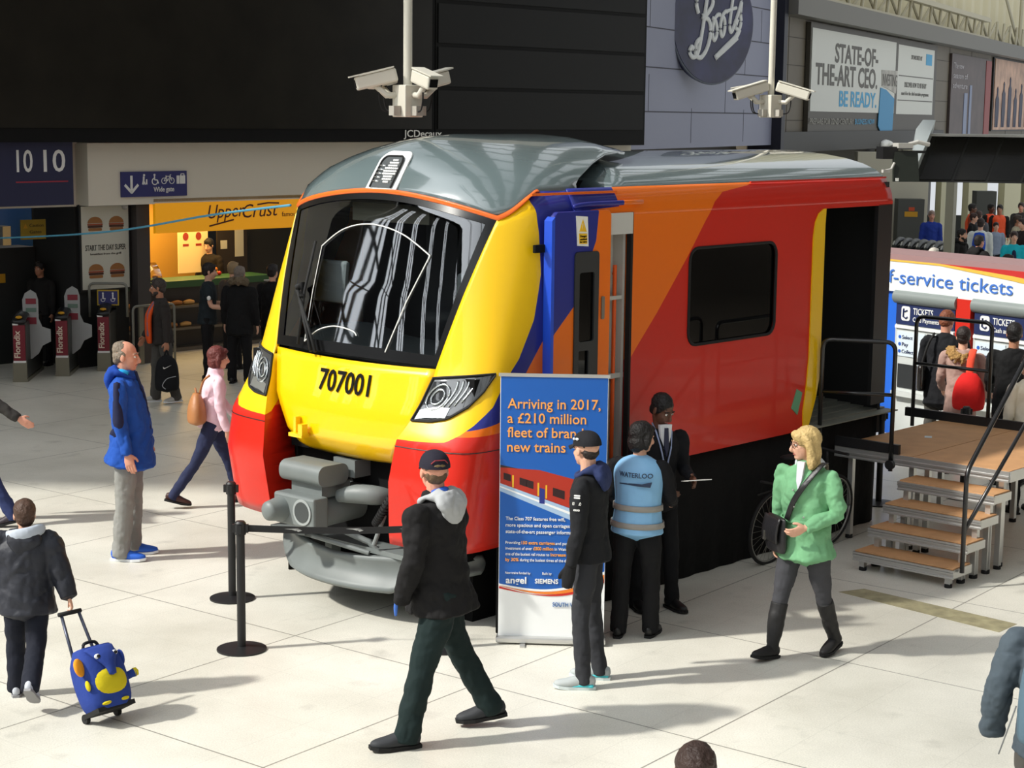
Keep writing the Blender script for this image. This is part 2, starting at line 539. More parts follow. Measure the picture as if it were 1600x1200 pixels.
YELLOW = mat('yellow_paint', (240, 192, 4), 0.28, coat=0.7)
RED_P = mat('red_paint', (200, 34, 18), 0.28, coat=0.7)
ORANGE_P = mat('orange_paint', (236, 106, 24), 0.35, coat=0.4)
UNDER = mat('underframe_grey', (108, 114, 113), 0.5, mottle=0.08, scale=30)

# --- corner fairings (one each side): bumper, lamp surround, windscreen pillar
for sg in (1, -1):
    bm = B()
    zr = [0.70, 0.78, 0.95, 1.1, 1.2, 1.3, 1.4, 1.48, 1.52, 1.6, 1.68, 1.75, 1.83, 1.91, 1.99, 2.06] + [2.06 + 0.07 * k for k in range(1, 17)]
    na = 30
    def corner(i, j):
        t = j / (len(zr) - 1)
        zz = zr[j]
        u = i / na
        # columns: from the inner edge round to the side wall
        a0 = a_of_y(w_in(min(zz, 3.18)), min(zz, 3.18))
        a = a0 + (2 - a0) * (u ** 1.35)
        z = zz
        if zz > 3.0:
            zt = z_top(a); k = (zz - 3.0) / (zr[-1] - 3.0); z = 3.0 + (zt - 3.0) * k
            a0 = a_of_y(w_in(min(z, 3.18)), min(z, 3.18)); a = max(a, a0)
        xe = 1.85 if z > 1.1 else 1.25
        x, y = nose(a, z, xe)
        return T(x, sg * y, z)
    V = [[bm.verts.new(corner(i, j)) for j in range(len(zr))] for i in range(na + 1)]
    for i in range(na):
        for j in range(len(zr) - 1):
            bm.faces.new((V[i][j], V[i + 1][j], V[i + 1][j + 1], V[i][j + 1]))
    # inner return faces (towards the coupler recess)
    for j in range(len(zr) - 1):
        if zr[j] < 1.99:
            p, q = V[0][j], V[0][j + 1]
            r1 = bm.verts.new(p.co + Vector((0.34, 0.0, 0))); r2 = bm.verts.new(q.co + Vector((0.34, 0.0, 0)))
            bm.faces.new((p, q, r2, r1))
    o = add('corner_fairing', bm, LIV, train, smooth=True, angle=40)
    solid(o, 0.03)
    # seam lines
    bm = B()
    for zz, u0, u1 in ((1.475, 0.0, 1.0),):
        pts = []
        for k in range(15):
            a0 = a_of_y(w_in(zz), zz); a = a0 + (1.12 - a0) * k / 14
            x, y = nose(a, zz); pts.append(T(x - 0.002, sg * (y + 0.001), zz))
        pipe(bm, pts, 0.004, seg=6)
    add('seam', bm, BLACK, train)

# --- headlamps
LENS = mat('lamp_lens', (215, 220, 222), 0.08, metal=0.9)
CLEAR = mat('lamp_clear', (52, 54, 56), 0.05, coat=1.0, spec=0.8)
for sg in (1, -1):
    def lamp_pt(c, r, off=0.0, sg=sg):
        zt = 1.99 + 0.05 * c
        zb = float(np.interp(c, [0, 0.35, 0.6, 0.82, 0.95, 1], [1.672, 1.68, 1.71, 1.80, 1.92, 2.03]))
        z = zb + (zt - zb) * r
        yi = w_in(z) + 0.004
        y = yi + (1.345 - yi) * c
        return T(nose_x(y, z) - off, sg * (y + off * 0.5), z)
    bm = B(); grid(bm, lambda u, v: lamp_pt(u, v, 0.008), 18, 10)
    lamp = add('headlamp', bm, CLEAR, train, smooth=True)
    solid(lamp, 0.02)
    bm = B()
    for cc, rr, rad in ((0.26, 0.55, 0.085), (0.26, 0.55, 0.05)):
        pts = [lamp_pt(cc + rad * 2.2 * math.cos(t), rr + rad * 3.4 * math.sin(t), 0.016) for t in [2 * PI * k / 24 for k in range(25)]]
        pipe(bm, pts, 0.008, seg=6)
    add('lens_ring', bm, LENS, lamp, smooth=True)
    bm = B()
    grid(bm, lambda u, v: lamp_pt(0.05 + 0.5 * u, 0.03 + 0.22 * v + 0.06 * math.sin(u * 3), 0.013), 10, 3)
    add('reflector', bm, LENS, lamp, smooth=True)
    bm = B()
    for k in range(4):
        pts = [lamp_pt(0.42 + 0.09 * k + 0.10 * math.sin(t * 2.2), 0.3 + 0.6 * t, 0.013) for t in [q / 10 for q in range(11)]]
        pipe(bm, pts, 0.007, seg=6)
    add('light_guide', bm, LENS, lamp, smooth=True)
    bm = B(); pts = [lamp_pt(u, 0, 0.01) for u in [k / 16 for k in range(17)]] + [lamp_pt(1 - k / 16, 1, 0.01) for k in range(17)] + [lamp_pt(0, 1 - k / 6, 0.01) for k in range(7)]
    pipe(bm, pts, 0.009, seg=6); add('gasket', bm, RUBBER, lamp)

# --- centre nose panel
def panel_x(y, z):
    return float(np.interp(z, [1.27, 1.31, 1.42, 1.68, 2.06], [0.40, 0.35, 0.285, 0.30, 0.385])) + 0.075 * (abs(y) / 0.92) ** 2
def panel_w(z): return float(np.interp(z, [1.27, 1.31, 1.68, 1.99, 2.06], [0.52, 0.556, 0.815, 0.905, 0.915]))
bm = B()
_zs = [1.27, 1.29, 1.31, 1.36, 1.40, 1.43, 1.5, 1.6, 1.7, 1.8, 1.9, 1.98, 2.05]
V = [[bm.verts.new(T(panel_x(panel_w(z) * (k / 12), z), panel_w(z) * (k / 12), z - 0.012 * (1 - (k / 12) ** 2))) for z in _zs] for k in range(-12, 13)]
for i in range(24):
    for j in range(len(_zs) - 1): bm.faces.new((V[i][j], V[i + 1][j], V[i + 1][j + 1], V[i][j + 1]))
npan = solid(add('nose_panel', bm, YELLOW, train, smooth=True, angle=35), 0.05)
letters('unit_number', [('707001', 0.02, 1.785, 0.165, 0.58, 'c')], lambda x, y, d: T(panel_x(x, y) - 0.004 - d, x, y), MATTE, npan, bold=0.012)
bm = B()
box(bm, T(0.275, -0.47, 1.46), (0.05, 0.03, 0.16)); box(bm, T(0.25, -0.42, 1.40), (0.08, 0.16, 0.03)); box(bm, T(0.24, -0.36, 1.45), (0.06, 0.05, 0.09))
add('lamp_bracket', bm, YELLOW, npan)

# --- windscreen
GLASS = glass('windscreen_glass', (225, 234, 236), clear=0.8, ior=2.1)
def ws(u, v, off=0.0):
    """u -1..1 across, v 0..1 up the windscreen."""
    z = ZB + v * (ZE - ZB)
    y = w_in(z) * u * 0.997
    zt = ZC - (ZC - ZE) * u * u
    zz = ZB + v * (zt - ZB)
    return T(nose_x(y, z) + (nose_x(y, min(zz, 3.35)) - nose_x(y, z)) + 0.012 - off, y, zz)
bm = B(); grid(bm, lambda u, v: ws(2 * u - 1, v), 40, 24)
wscr = add('windscreen', bm, GLASS, train, smooth=True)
FRIT = mat('black_glass_border', (9, 9, 10), 0.25, spec=0.3)
bm = B()
def frit_strip(f0, f1, n=40):
    grid(bm, lambda u, v: f0(u, v), n, 5)
frit_strip(lambda t, v: ws(2 * t - 1, 0.07 * v, 0.008), None)
frit_strip(lambda t, v: ws(2 * t - 1, 0.95 + 0.05 * v, 0.008), None)
for s_ in (1, -1):
    frit_strip(lambda t, v: ws(s_ * ((0.95 if s_ > 0 else 0.90) + (0.05 if s_ > 0 else 0.10) * v), t, 0.008), None)
add('screen_border', bm, FRIT, wscr, smooth=True)
bm = B()
def on_ws(px, py, off=0.012):   # photo measurements of the marks on the glass, as fractions of the screen
    return ws(px, py, off)
arc = [(-0.60, 0.70), (-0.50, 0.755), (-0.35, 0.81), (-0.18, 0.835), (0.0, 0.83), (0.17, 0.80), (0.32, 0.755), (0.47, 0.69), (0.40, 0.50), (0.33, 0.32), (0.26, 0.16), (0.22, 0.06)]
pipe(bm, [on_ws(*p) for p in smooth_path([(-0.50, 0.665), (-0.28, 0.765), (0.0, 0.80), (0.34, 0.765), (0.64, 0.675)], 8)], 0.005, seg=6)
pipe(bm, [on_ws(*p) for p in ((0.64, 0.675), (0.535, 0.37), (0.43, 0.05))], 0.005, seg=6)
pipe(bm, [on_ws(*p) for p in smooth_path([(-0.58, 0.05), (-0.42, 0.13), (-0.22, 0.165), (0.0, 0.15), (0.06, 0.125)], 6)], 0.005, seg=6)
pipe(bm, [on_ws(*p) for p in ((-0.50, 0.665), (-0.54, 0.38), (-0.58, 0.05))], 0.003, seg=6)
add('heated_area_outline', bm, WHITE, wscr)
bm = B()
pipe(bm, [ws(-0.54, 0.70, 0.05), ws(-0.60, 0.38, 0.05), ws(-0.62, 0.03, 0.05)], 0.012, seg=8)
pipe(bm, [ws(-0.68, 0.40, 0.07), ws(-0.63, 0.42, 0.06), ws(-0.61, 0.34, 0.06)], 0.03, seg=8)
pipe(bm, [ws(-0.68, 0.40, 0.07), ws(-0.52, 0.16, 0.07), ws(-0.42, 0.0, 0.06)], 0.014, seg=8)
pipe(bm, [ws(-0.62, 0.32, 0.07), ws(-0.47, 0.14, 0.07), ws(-0.36, 0.0, 0.06)], 0.012, seg=8)
add('wiper', bm, RUBBER, wscr, smooth=True)
bm = B(); box2(bm, T(0.86, -0.44, 3.10), T(0.92, 0.44, 3.245))
add('destination_display', bm, mat('display_brown', (176, 164, 142), 0.6), train)

# --- grey roof dome and headlight in the forehead
bm = B()
NA = 56
zt_rows = 16
def dome(i, j):
    a = -2 + 4 * i / NA
    a = math.copysign(abs(a / 2) ** 0.9 * 2, a)
    z0 = z_top(min(abs(a), 1.0)); k = j / zt_rows
    z = z0 + (3.798 - z0) * (1 - (1 - k) ** 1.8)
    xe = float(np.interp(z, [3.40, 3.50, 3.60, 3.66, 3.70, 3.8], [1.56, 1.80, 2.15, 2.5, 2.9, 3.0]))
    x, y = nose(a, z, xe)
    if x > 2.6: z -= (x - 2.6) * 0.16
    return T(x, y, z)
V = [[bm.verts.new(dome(i, j)) for j in range(zt_rows + 1)] for i in range(NA + 1)]
for i in range(NA):
    for j in range(zt_rows): bm.faces.new((V[i][j], V[i + 1][j], V[i + 1][j + 1], V[i][j + 1]))
c0 = [V[i][zt_rows] for i in range(NA + 1)]
for i in range(NA // 2):
    a, b_, c, d = c0[i], c0[i + 1], c0[NA - i - 1], c0[NA - i]
    try: bm.faces.new(list(dict.fromkeys((a, b_, c, d))))
    except ValueError: pass
bmesh.ops.remove_doubles(bm, verts=bm.verts[:], dist=0.0015)
solid(add('cab_roof', bm, GREY_ROOF, train, smooth=True, angle=50), 0.02)
bm = B()
pts = []
for k in range(-40, 41):
    a = k / 40 * (A_1 + 0.01); z = z_top(a) + 0.004; x, y = nose(a, z); pts.append(T(x - 0.004, y, z))
loft(bm, pts, [(0.007, 0.02)] * len(pts), side=(1, 0, 0), seg=8, sub=1)
add('orange_stripe', bm, ORANGE_P, train, smooth=True)
def fore(y, z, off=0.0): return T(nose_x(y, z) - off, y, z + off * 0.3)
def fore_loop(w0, w1, z0, z1, r):
    out = [(-w0, z0)]
    for k in range(7):
        t = k / 6 * PI / 2; out.append((-w1 + r - r * math.cos(t), z1 - r + r * math.sin(t)))
    out += [(-x, z) for x, z in reversed(out)]
    return out
def fore_plate(w0, w1, z0, z1, r, off, name, m, parent, hole=None):
    bm = B()
    lp = [fore_loop(w0, w1, z0, z1, r)]
    if hole: lp.append(fore_loop(*hole))
    plate(bm, lp, lambda u, v, t: fore(u + 0.02, v, t), off, off + 0.012)
    return add(name, bm, m, parent)
fl = fore_plate(0.172, 0.165, 3.365, 3.66, 0.08, 0.004, 'forehead_lamp', mat('white_lamp_surround', (246, 248, 248), 0.4), train)
fore_plate(0.115, 0.112, 3.375, 3.615, 0.05, 0.014, 'lamp_housing', mat('lamp_housing_grey', (88, 92, 94), 0.2, coat=0.8), fl)
bm = B()
for i in range(-3, 4):
    for j in range(-4, 5):
        if (i / 3.2) ** 2 + (j / 4.4) ** 2 <= 1: ball(bm, fore(0.062 + i * 0.021, 3.50 + j * 0.021, 0.03), (0.011, 0.011, 0.010), 8, 6)
add('led_cluster', bm, mat('led_white', (250, 250, 250), 0.1, coat=1.0), fl, smooth=True)
bm = B()
for k in range(5): pipe(bm, [fore(-0.085, 3.42 + 0.03 * k, 0.028), fore(-0.02, 3.42 + 0.03 * k, 0.028)], 0.009, seg=6)
add('marker_lens', bm, LENS, fl, smooth=True)
bm = B(); pipe(bm, [fore(u + 0.02, v, 0.028) for u, v in fore_loop(0.118, 0.115, 3.375, 3.618, 0.05)], 0.009, seg=6); add('lamp_gasket', bm, RUBBER, fl)

# --- main roof behind the equipment recess
SEC = [(1.305, 3.385), (1.29, 3.415), (1.20, 3.475), (1.05, 3.53), (0.85, 3.575), (0.6, 3.61), (0.3, 3.635), (0, 3.645)]
def sec(u):
    q = abs(u) * (len(SEC) - 1); i = min(int(q), len(SEC) - 2); t = q - i
    y = SEC[-1 - i][0] * (1 - t) + SEC[-2 - i][0] * t; z = SEC[-1 - i][1] * (1 - t) + SEC[-2 - i][1] * t
    return math.copysign(y, u), z
bm = B()
def main_roof(u, v):
    y, z = sec(2 * u - 1)
    x0 = float(np.interp(abs(y), [0, 0.5, 0.95, 1.3], [2.75, 2.6, 2.36, 2.06]))
    x1 = 6.24 + 0.06 * (1 - (abs(y) / 1.3) ** 2)
    return T(x0 + (x1 - x0) * v, y, z)
V = grid(bm, main_roof, 28, 24)
bm.faces.new([V[i][0] for i in range(29)]); bm.faces.new([V[i][24] for i in range(29)])
add('main_roof', bm, GREY_ROOF, train, smooth=True, angle=50)
bm = B()
box2(bm, T(1.5, -1.28, 3.20), T(3.0, 1.28, 3.36))
for y in (-0.9, -0.6, 0.6, 0.9): box2(bm, T(1.9, y - 0.06, 3.36), T(2.4, y + 0.06, 3.44))
box2(bm, T(1.9, -0.9, 3.36), T(1.98, 0.9, 3.50))
add('roof_equipment_well', bm, MATTE, train)

# --- body sides with windows and doorways
def side_plate(name, loops, y0, y1, m, parent=train):
    bm = B(); plate(bm, loops, lambda u, v, t: T(u, t, v), y0, y1)
    return add(name, bm, m, parent)
WIN = rrect(2.985, 2.05, 4.275, 2.87, 0.11)
near = [(2.20, 1.10), (4.88, 1.10), (4.92, 1.2), (5.0, 1.4), (5.05, 1.6), (5.05, 3.0), (5.06, 3.14), (6.26, 3.14), (6.26, 3.18), (2.20, 3.18)]
side_plate('door_header_panel', [[(1.85, 3.14), (2.20, 3.14), (2.20, 3.18), (1.85, 3.18)]], 1.40, 1.34, LIV)
side_plate('door_jamb', [[(1.83, 1.10), (1.89, 1.10), (1.89, 3.14), (1.83, 3.14)]], 1.40, 1.34, LIV)
side_plate('body_side', [near, WIN], 1.40, 1.34, LIV)
side_plate('body_side', [[(1.85, 1.10), (6.26, 1.10), (6.26, 3.18), (1.85, 3.18)], WIN], -1.40, -1.34, LIV)
for sg in (1, -1):
    bm = B()
    cs = [(1.40, 3.175), (1.385, 3.25), (1.36, 3.31), (1.33, 3.36), (1.30, 3.40)]
    grid(bm, lambda u, v: T(1.50 + (6.26 - 1.50) * u, sg * float(np.interp(v, [0, .25, .5, .75, 1], [c[0] for c in cs])), float(np.interp(v, [0, .25, .5, .75, 1], [c[1] for c in cs]))), 40, 8)
    solid(add('cantrail', bm, LIV, train, smooth=True), 0.03)
bm = B(); box2(bm, T(1.04, 1.338, 3.355), T(2.06, 1.352, 3.375)); add('orange_stripe', bm, ORANGE_P, train)
bm = B(); box2(bm, T(3.95, 1.315, 3.395), T(6.24, 1.33, 3.41)); add('rain_strip', bm, RED_P, train)
bm = B(); loft(bm, [T(1.45, 1.42, 3.262), T(1.62, 1.425, 3.28), T(2.3, 1.425, 3.28)], [(0.02, 0.012)] * 3, side=(0, 0, 1), seg=8)
add('door_rail', bm, LIV, train, smooth=True)
SALOON = glass('saloon_window_glass', (120, 126, 130), clear=0.35, ior=1.45)
wp = side_plate('saloon_window', [WIN], 1.385, 1.37, SALOON)
bm = B()
for k in range(len(WIN)):
    pass
pipe(bm, [T(x, 1.402, z) for x, z in WIN + WIN[:1]], 0.014, seg=6); add('window_seal', bm, RUBBER, wp)
# sliding plug door standing proud of the side
door = side_plate('cab_door', [[(1.16, 1.15), (1.85, 1.15), (1.85, 3.20), (1.82, 3.235), (1.2, 3.235), (1.16, 3.2)], rrect(1.44, 1.55, 1.66, 2.88, 0.02, 2)], 1.475, 1.425, LIV)
bevel(door, 0.012)
dw = side_plate('door_window', [rrect(1.43, 1.54, 1.67, 2.89, 0.02, 2)], 1.468, 1.455, glass('door_glass', (110, 128, 138), clear=0.5), door)
side_plate('window_frame', [rrect(1.40, 1.52, 1.69, 2.92, 0.03, 3), rrect(1.455, 2.22, 1.635, 2.76, 0.02, 3), rrect(1.455, 1.58, 1.575, 2.15, 0.01, 3)], 1.487, 1.472, mat('dark_window_frame', (40, 42, 44), 0.5), door)
side_plate('door_button', [rrect(1.73, 2.38, 1.765, 2.56, 0.008, 2)], 1.487, 1.47, STEEL, door)
side_plate('leading_edge', [[(1.13, 1.15), (1.165, 1.15), (1.165, 3.2), (1.13, 3.17)]], 1.478, 1.40, mat('bright_blue_edge', (30, 78, 205), 0.4), door)
wl = side_plate('warning_label', [[(1.43, 2.97), (1.56, 2.96), (1.545, 3.19), (1.41, 3.20)]], 1.482, 1.474, WHITE, door)
wy = side_plate('warning_symbol', [[(1.445, 3.08), (1.53, 3.075), (1.485, 3.17)], [(1.481, 3.095), (1.487, 3.095), (1.492, 3.14), (1.478, 3.14)]], 1.4855, 1.481, mat('warning_yellow', (240, 190, 20), 0.5), wl)
side_plate('warning_text', [[(1.447, 2.985), (1.54, 2.98), (1.538, 3.06), (1.44, 3.065)]], 1.485, 1.481, mat('warning_yellow', (240, 190, 20), 0.5), wl)
letters('warning_lettering', [('Danger', 1.452, 3.035, 0.016, 0.08, 'l'), ('overhead', 1.452, 3.012, 0.014, 0.08, 'l'), ('live wires', 1.452, 2.992, 0.014, 0.08, 'l')], lambda x, y, d: T(x, 1.485 + d, y), MATTE, wl)
bm = B(); box2(bm, T(1.02, 1.385, 2.93), T(1.16, 1.41, 2.99)); add('door_latch', bm, MATTE, train)
# doorway lining, vestibule
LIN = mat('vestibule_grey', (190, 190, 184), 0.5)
bm = B()
box2(bm, T(1.86, 1.20, 1.15), T(2.24, 1.24, 3.2)); box2(bm, T(2.16, 1.2, 1.15), T(2.19, 1.345, 3.2)); box2(bm, T(1.87, 1.2, 3.12), T(2.22, 1.38, 3.2)); box2(bm, T(1.86, 1.2, 1.12), T(2.24, 1.38, 1.17))
box2(bm, T(2.0, 1.2, 1.3), T(2.12, 1.30, 1.85)); box2(bm, T(1.9, 1.2, 1.86), T(2.2, 1.34, 1.90)); box2(bm, T(1.9, 1.2, 2.50), T(2.16, 1.34, 2.53)); box2(bm, T(1.9, 1.2, 1.50), T(2.0, 1.27, 1.53))
add('vestibule', bm, LIN, train)
bm = B(); box2(bm, T(2.185, 1.36, 1.12), T(2.21, 1.408, 3.2)); add('door_seal', bm, RUBBER, train)
bm = B(); box2(bm, T(1.89, 1.37, 3.03), T(2.2, 1.41, 3.2)); add('door_header', bm, mat('header_grey', (196, 196, 192), 0.5), train)
bm = B(); pipe(bm, smooth_path([T(2.13, 1.28, 2.70), T(2.10, 1.31, 2.72), T(2.09, 1.32, 2.64), T(2.09, 1.32, 1.2)], 5), 0.018, seg=8); add('grab_pole', bm, mat('orange_handrail', (226, 92, 20), 0.4), train, smooth=True)
# interior shell
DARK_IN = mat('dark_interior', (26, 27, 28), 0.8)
bm = B()
for y in (-1.3, 0.2): pass
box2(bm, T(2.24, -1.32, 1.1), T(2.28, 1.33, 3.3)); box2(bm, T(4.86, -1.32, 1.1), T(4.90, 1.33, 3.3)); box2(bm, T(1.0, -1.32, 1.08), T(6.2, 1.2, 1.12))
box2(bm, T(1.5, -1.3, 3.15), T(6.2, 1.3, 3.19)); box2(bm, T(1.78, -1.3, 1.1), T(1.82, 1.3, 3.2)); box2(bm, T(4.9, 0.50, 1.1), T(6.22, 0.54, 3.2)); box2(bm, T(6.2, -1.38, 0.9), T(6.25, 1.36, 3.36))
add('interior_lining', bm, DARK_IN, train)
PALE = mat('pale_cab_plastic', (232, 234, 236), 0.6)
bm = B()
def cabbox(c, s, rz=0.0): box(bm, T(*c), s, rz=rz)
box(bm, T(1.08, -0.96, 2.55), (0.06, 0.44, 0.36), ry=0.1)
bevel(add('driver_seat', bm, PALE, train, smooth=False), 0.03)
bm = B(); box(bm, T(0.98, 0.72, 2.56), (0.05, 0.18, 0.34), ry=0.1); o = add('side_cabinet', bm, PALE, train); bevel(o, 0.03)
bm = B()
grid(bm, lambda u, v: T(0.60 + 0.55 * v, -0.95 + 1.9 * u, 2.02 + 0.16 * math.sin(v * PI * 0.8) + 0.10 * math.exp(-((u - 0.25) / 0.2) ** 2) * v), 24, 8)
solid(add('dashboard', bm, mat('dash_grey', (128, 132, 134), 0.6), train, smooth=True), 0.03)
bm = B(); box2(bm, T(1.62, -0.35, 1.9), T(1.66, 0.25, 3.1)); add('cab_partition', bm, mat('partition_grey', (50, 51, 53), 0.5), train)
# saloon display pieces seen through the window
bm = B(); plate(bm, [rrect(3.42, 2.42, 3.62, 2.68, 0.02, 2), rrect(3.455, 2.455, 3.585, 2.645, 0.01, 2)], lambda u, v, t: T(u, t, v), 0.70, 0.66)
box2(bm, T(3.5, 0.6, 2.36), T(3.75, 0.72, 2.40)); add('saloon_screen', bm, WHITE, train)
bm = B()
for x in (2.75, 3.35, 3.95, 4.5):
    loft(bm, [T(x, 0.75, 1.55), T(x + 0.03, 0.75, 1.9), T(x + 0.08, 0.75, 2.22)], [(0.22, 0.05), (0.22, 0.06), (0.17, 0.05)], side=(0, 1, 0), seg=12)
add('saloon_seat_backs', bm, mat('seat_moquette', (40, 44, 66), 0.9), train, smooth=True)
# rear doorway: yellow edge, sill planks, black curtains
bm = B(); plate(bm, [[(4.80, 1.12), (4.79, 1.28), (4.83, 1.5), (4.86, 1.8), (4.86, 2.88), (4.885, 3.02), (4.94, 3.10), (5.02, 3.14), (5.06, 3.14), (5.05, 3.0), (5.05, 1.6), (5.0, 1.4), (4.92, 1.2), (4.88, 1.12)]], lambda u, v, t: T(u, t, v), 1.412, 1.395)
add('door_edge', bm, YELLOW, train)
bm = B()
for k in range(6): box2(bm, T(4.90, 0.62 + 0.15 * k, 1.12), T(6.35, 0.755 + 0.15 * k, 1.19 - 0.012 * k))
add('door_sill', bm, mat('sill_planks', (122, 124, 114), 0.6, mottle=0.1, scale=40), train)
bm = B()
grid(bm, lambda u, v: T(4.94 + 1.32 * u, 0.66 + 0.035 * math.sin(u * 34) + 0.02 * math.sin(u * 71), 1.16 + 1.99 * v), 70, 3)
solid(add('black_curtain', bm, cloth('black_curtain_cloth', (17, 17, 18)), train, smooth=True), 0.01)
bm = B(); box2(bm, T(6.0, 1.36, 1.2), T(6.26, 1.40, 3.15)); box2(bm, T(5.55, 0.9, 1.19), T(5.6, 1.0, 3.1)); add('door_post', bm, BLACK, train)
bm = B(); box2(bm, T(5.2, 0.85, 1.19), T(5.55, 1.0, 2.2)); bevel(add('door_cabinet', bm, mat('dark_cabinet', (34, 30, 28), 0.5), train), 0.02)
side_plate('door_sticker', [[(4.60, 1.33), (4.70, 1.26), (4.77, 1.46), (4.68, 1.50)]], 1.408, 1.40, mat('green_sticker', (96, 156, 120), 0.5), train)

# --- black drape around the underside
bm = B()
def drape(u, v):
    P_ = [(0.75, 1.30), (1.3, 1.33), (6.24, 1.34), (6.30, 1.3), (6.3, -1.3), (0.9, -1.32)]
    L_ = [0]
    for a, b_ in zip(P_, P_[1:]): L_.append(L_[-1] + math.hypot(b_[0] - a[0], b_[1] - a[1]))
    s_ = u * L_[-1]
    x = float(np.interp(s_, L_, [p[0] for p in P_])); y = float(np.interp(s_, L_, [p[1] for p in P_]))
    w_ = 0.012 * math.sin(s_ * 19) * (1 - v)
    return T(x, y + (w_ if abs(y) > 1.2 else 0), 0.004 + (1.12 if x > 1.25 else 0.86) * v)
grid(bm, drape, 150, 3)
solid(add('underframe_drape', bm, cloth('drape_black', (13, 13, 14)), train, smooth=True), 0.012)
bm = B(); box2(bm, T(0.55, -1.1, 0.55), T(1.1, 1.1, 1.35)); box2(bm, T(0.45, -0.78, 1.25), T(1.3, 0.78, 2.0)); box2(bm, T(0.5, -1.28, 0.80), T(1.2, -0.72, 2.0)); box2(bm, T(0.5, 0.72, 0.80), T(1.2, 1.28, 2.0))
add('coupler_recess', bm, MATTE, train)

# --- coupler
bm = B()
box2(bm, T(-0.02, -0.42, 0.73), T(0.14, 0.06, 0.98)); 
coup = add('coupler', bm, UNDER, train); bevel(coup, 0.02)
bm = B(); cyl(bm, T(0.0, -0.33, 0.85), T(-0.14, -0.33, 0.85), 0.105, 0.08, 24); ball(bm, T(-0.14, -0.33, 0.85), (0.045, 0.08, 0.08)); add('coupler_cone', bm, UNDER, coup, smooth=True, angle=40)
bm = B(); cyl(bm, T(-0.015, -0.07, 0.86), T(-0.03, -0.07, 0.86), 0.10, 0.105, 28); add('coupler_rim', bm, mat('underframe_light', (150, 155, 154), 0.4), coup)
bm = B(); cyl(bm, T(-0.015, -0.07, 0.86), T(-0.034, -0.07, 0.86), 0.082, 0.082, 28); add('coupler_socket', bm, mat('underframe_dark', (58, 62, 62), 0.6), coup)
bm = B(); plate(bm, [rrect(0.04, 1.06, 0.36, 1.225, 0.07, 5)], lambda u, v, t: T(u, t, v), -0.42, 0.05); add('electrical_head', bm, UNDER, coup, smooth=True, angle=40)
bm = B(); cyl(bm, T(0.15, -0.1, 0.82), T(0.75, -0.05, 0.88), 0.12, 0.14, 20); box2(bm, T(0.12, -0.36, 0.96), T(0.42, 0.0, 1.07)); box2(bm, T(0.38, -0.15, 1.10), T(0.6, 0.1, 1.24)); box2(bm, T(0.5, -0.2, 0.95), T(0.9, 0.5, 1.02)); add('coupler_shank', bm, UNDER, coup, smooth=True, angle=40)
bm = B(); loft(bm, [T(0.25, 0.05, 0.97), T(0.3, 0.2, 1.0), T(0.38, 0.36, 1.0), T(0.5, 0.42, 0.98)], [0.05, 0.075, 0.075, 0.05], seg=14); add('gas_cylinder', bm, UNDER, coup, smooth=True)
bm = B()
_hz = smooth_path([T(0.42, 0.62, 1.25), T(0.36, 0.58, 1.08), T(0.32, 0.48, 0.9), T(0.36, 0.36, 0.78)], 14)
for i, p in enumerate(_hz[:-1]): cyl(bm, p, _hz[i + 1], 0.035 if i % 2 else 0.026, seg=10)
add('air_hose', bm, RUBBER, coup)
bm = B(); pipe(bm, [T(0.25, 0.1, 0.7), T(0.35, 0.3, 0.62), T(0.4, 0.42, 0.5)], 0.025); pipe(bm, [T(0.1, -0.1, 0.65), T(0.3, 0.35, 0.55)], 0.02); pipe(bm, [T(0.4, 0.42, 0.85), T(0.3, 0.40, 0.62)], 0.018); add('uncoupling_lever', bm, UNDER, coup)

# --- obstacle deflector
bm = B()
prof_y = [-1.12, -0.95, -0.78, -0.62, -0.3, 0, 0.3, 0.62, 0.78, 0.95, 1.12]
def plough(u, v):
    y = -1.15 + 2.3 * u; q = abs(y) / 1.15
    x_top = 0.24 + 0.50 * q ** 2.2
    x_bot = 0.16 + 0.56 * q ** 2.2
    zb = 0.285 + 0.19 * max(0, q - 0.5) / 0.5
    zt = 0.50 + 0.07 * q
    return T(x_bot + (x_top - x_bot) * v + 0.05 * math.sin(v * PI), y, zb + (zt - zb) * v)
grid(bm, plough, 40, 8)
solid(add('obstacle_deflector', bm, UNDER, train, smooth=True, angle=40), 0.04)
bm = B(); box2(bm, T(0.34, -0.85, 0.54), T(0.75, 0.85, 0.58)); box2(bm, T(0.6, -0.5, 0.1), T(0.7, -0.42, 0.6)); box2(bm, T(0.6, 0.42, 0.1), T(0.7, 0.5, 0.6)); box2(bm, T(0.20, -0.72, 0.60), T(0.36, -0.30, 0.62)); add('deflector_bracket', bm, UNDER, train)
bm = B()
for sg in (1, -1):
    box2(bm, T(0.85, sg * 0.95, 0), T(5.9, sg * 0.78, 1.1))
add('display_cradle', bm, MATTE, train)
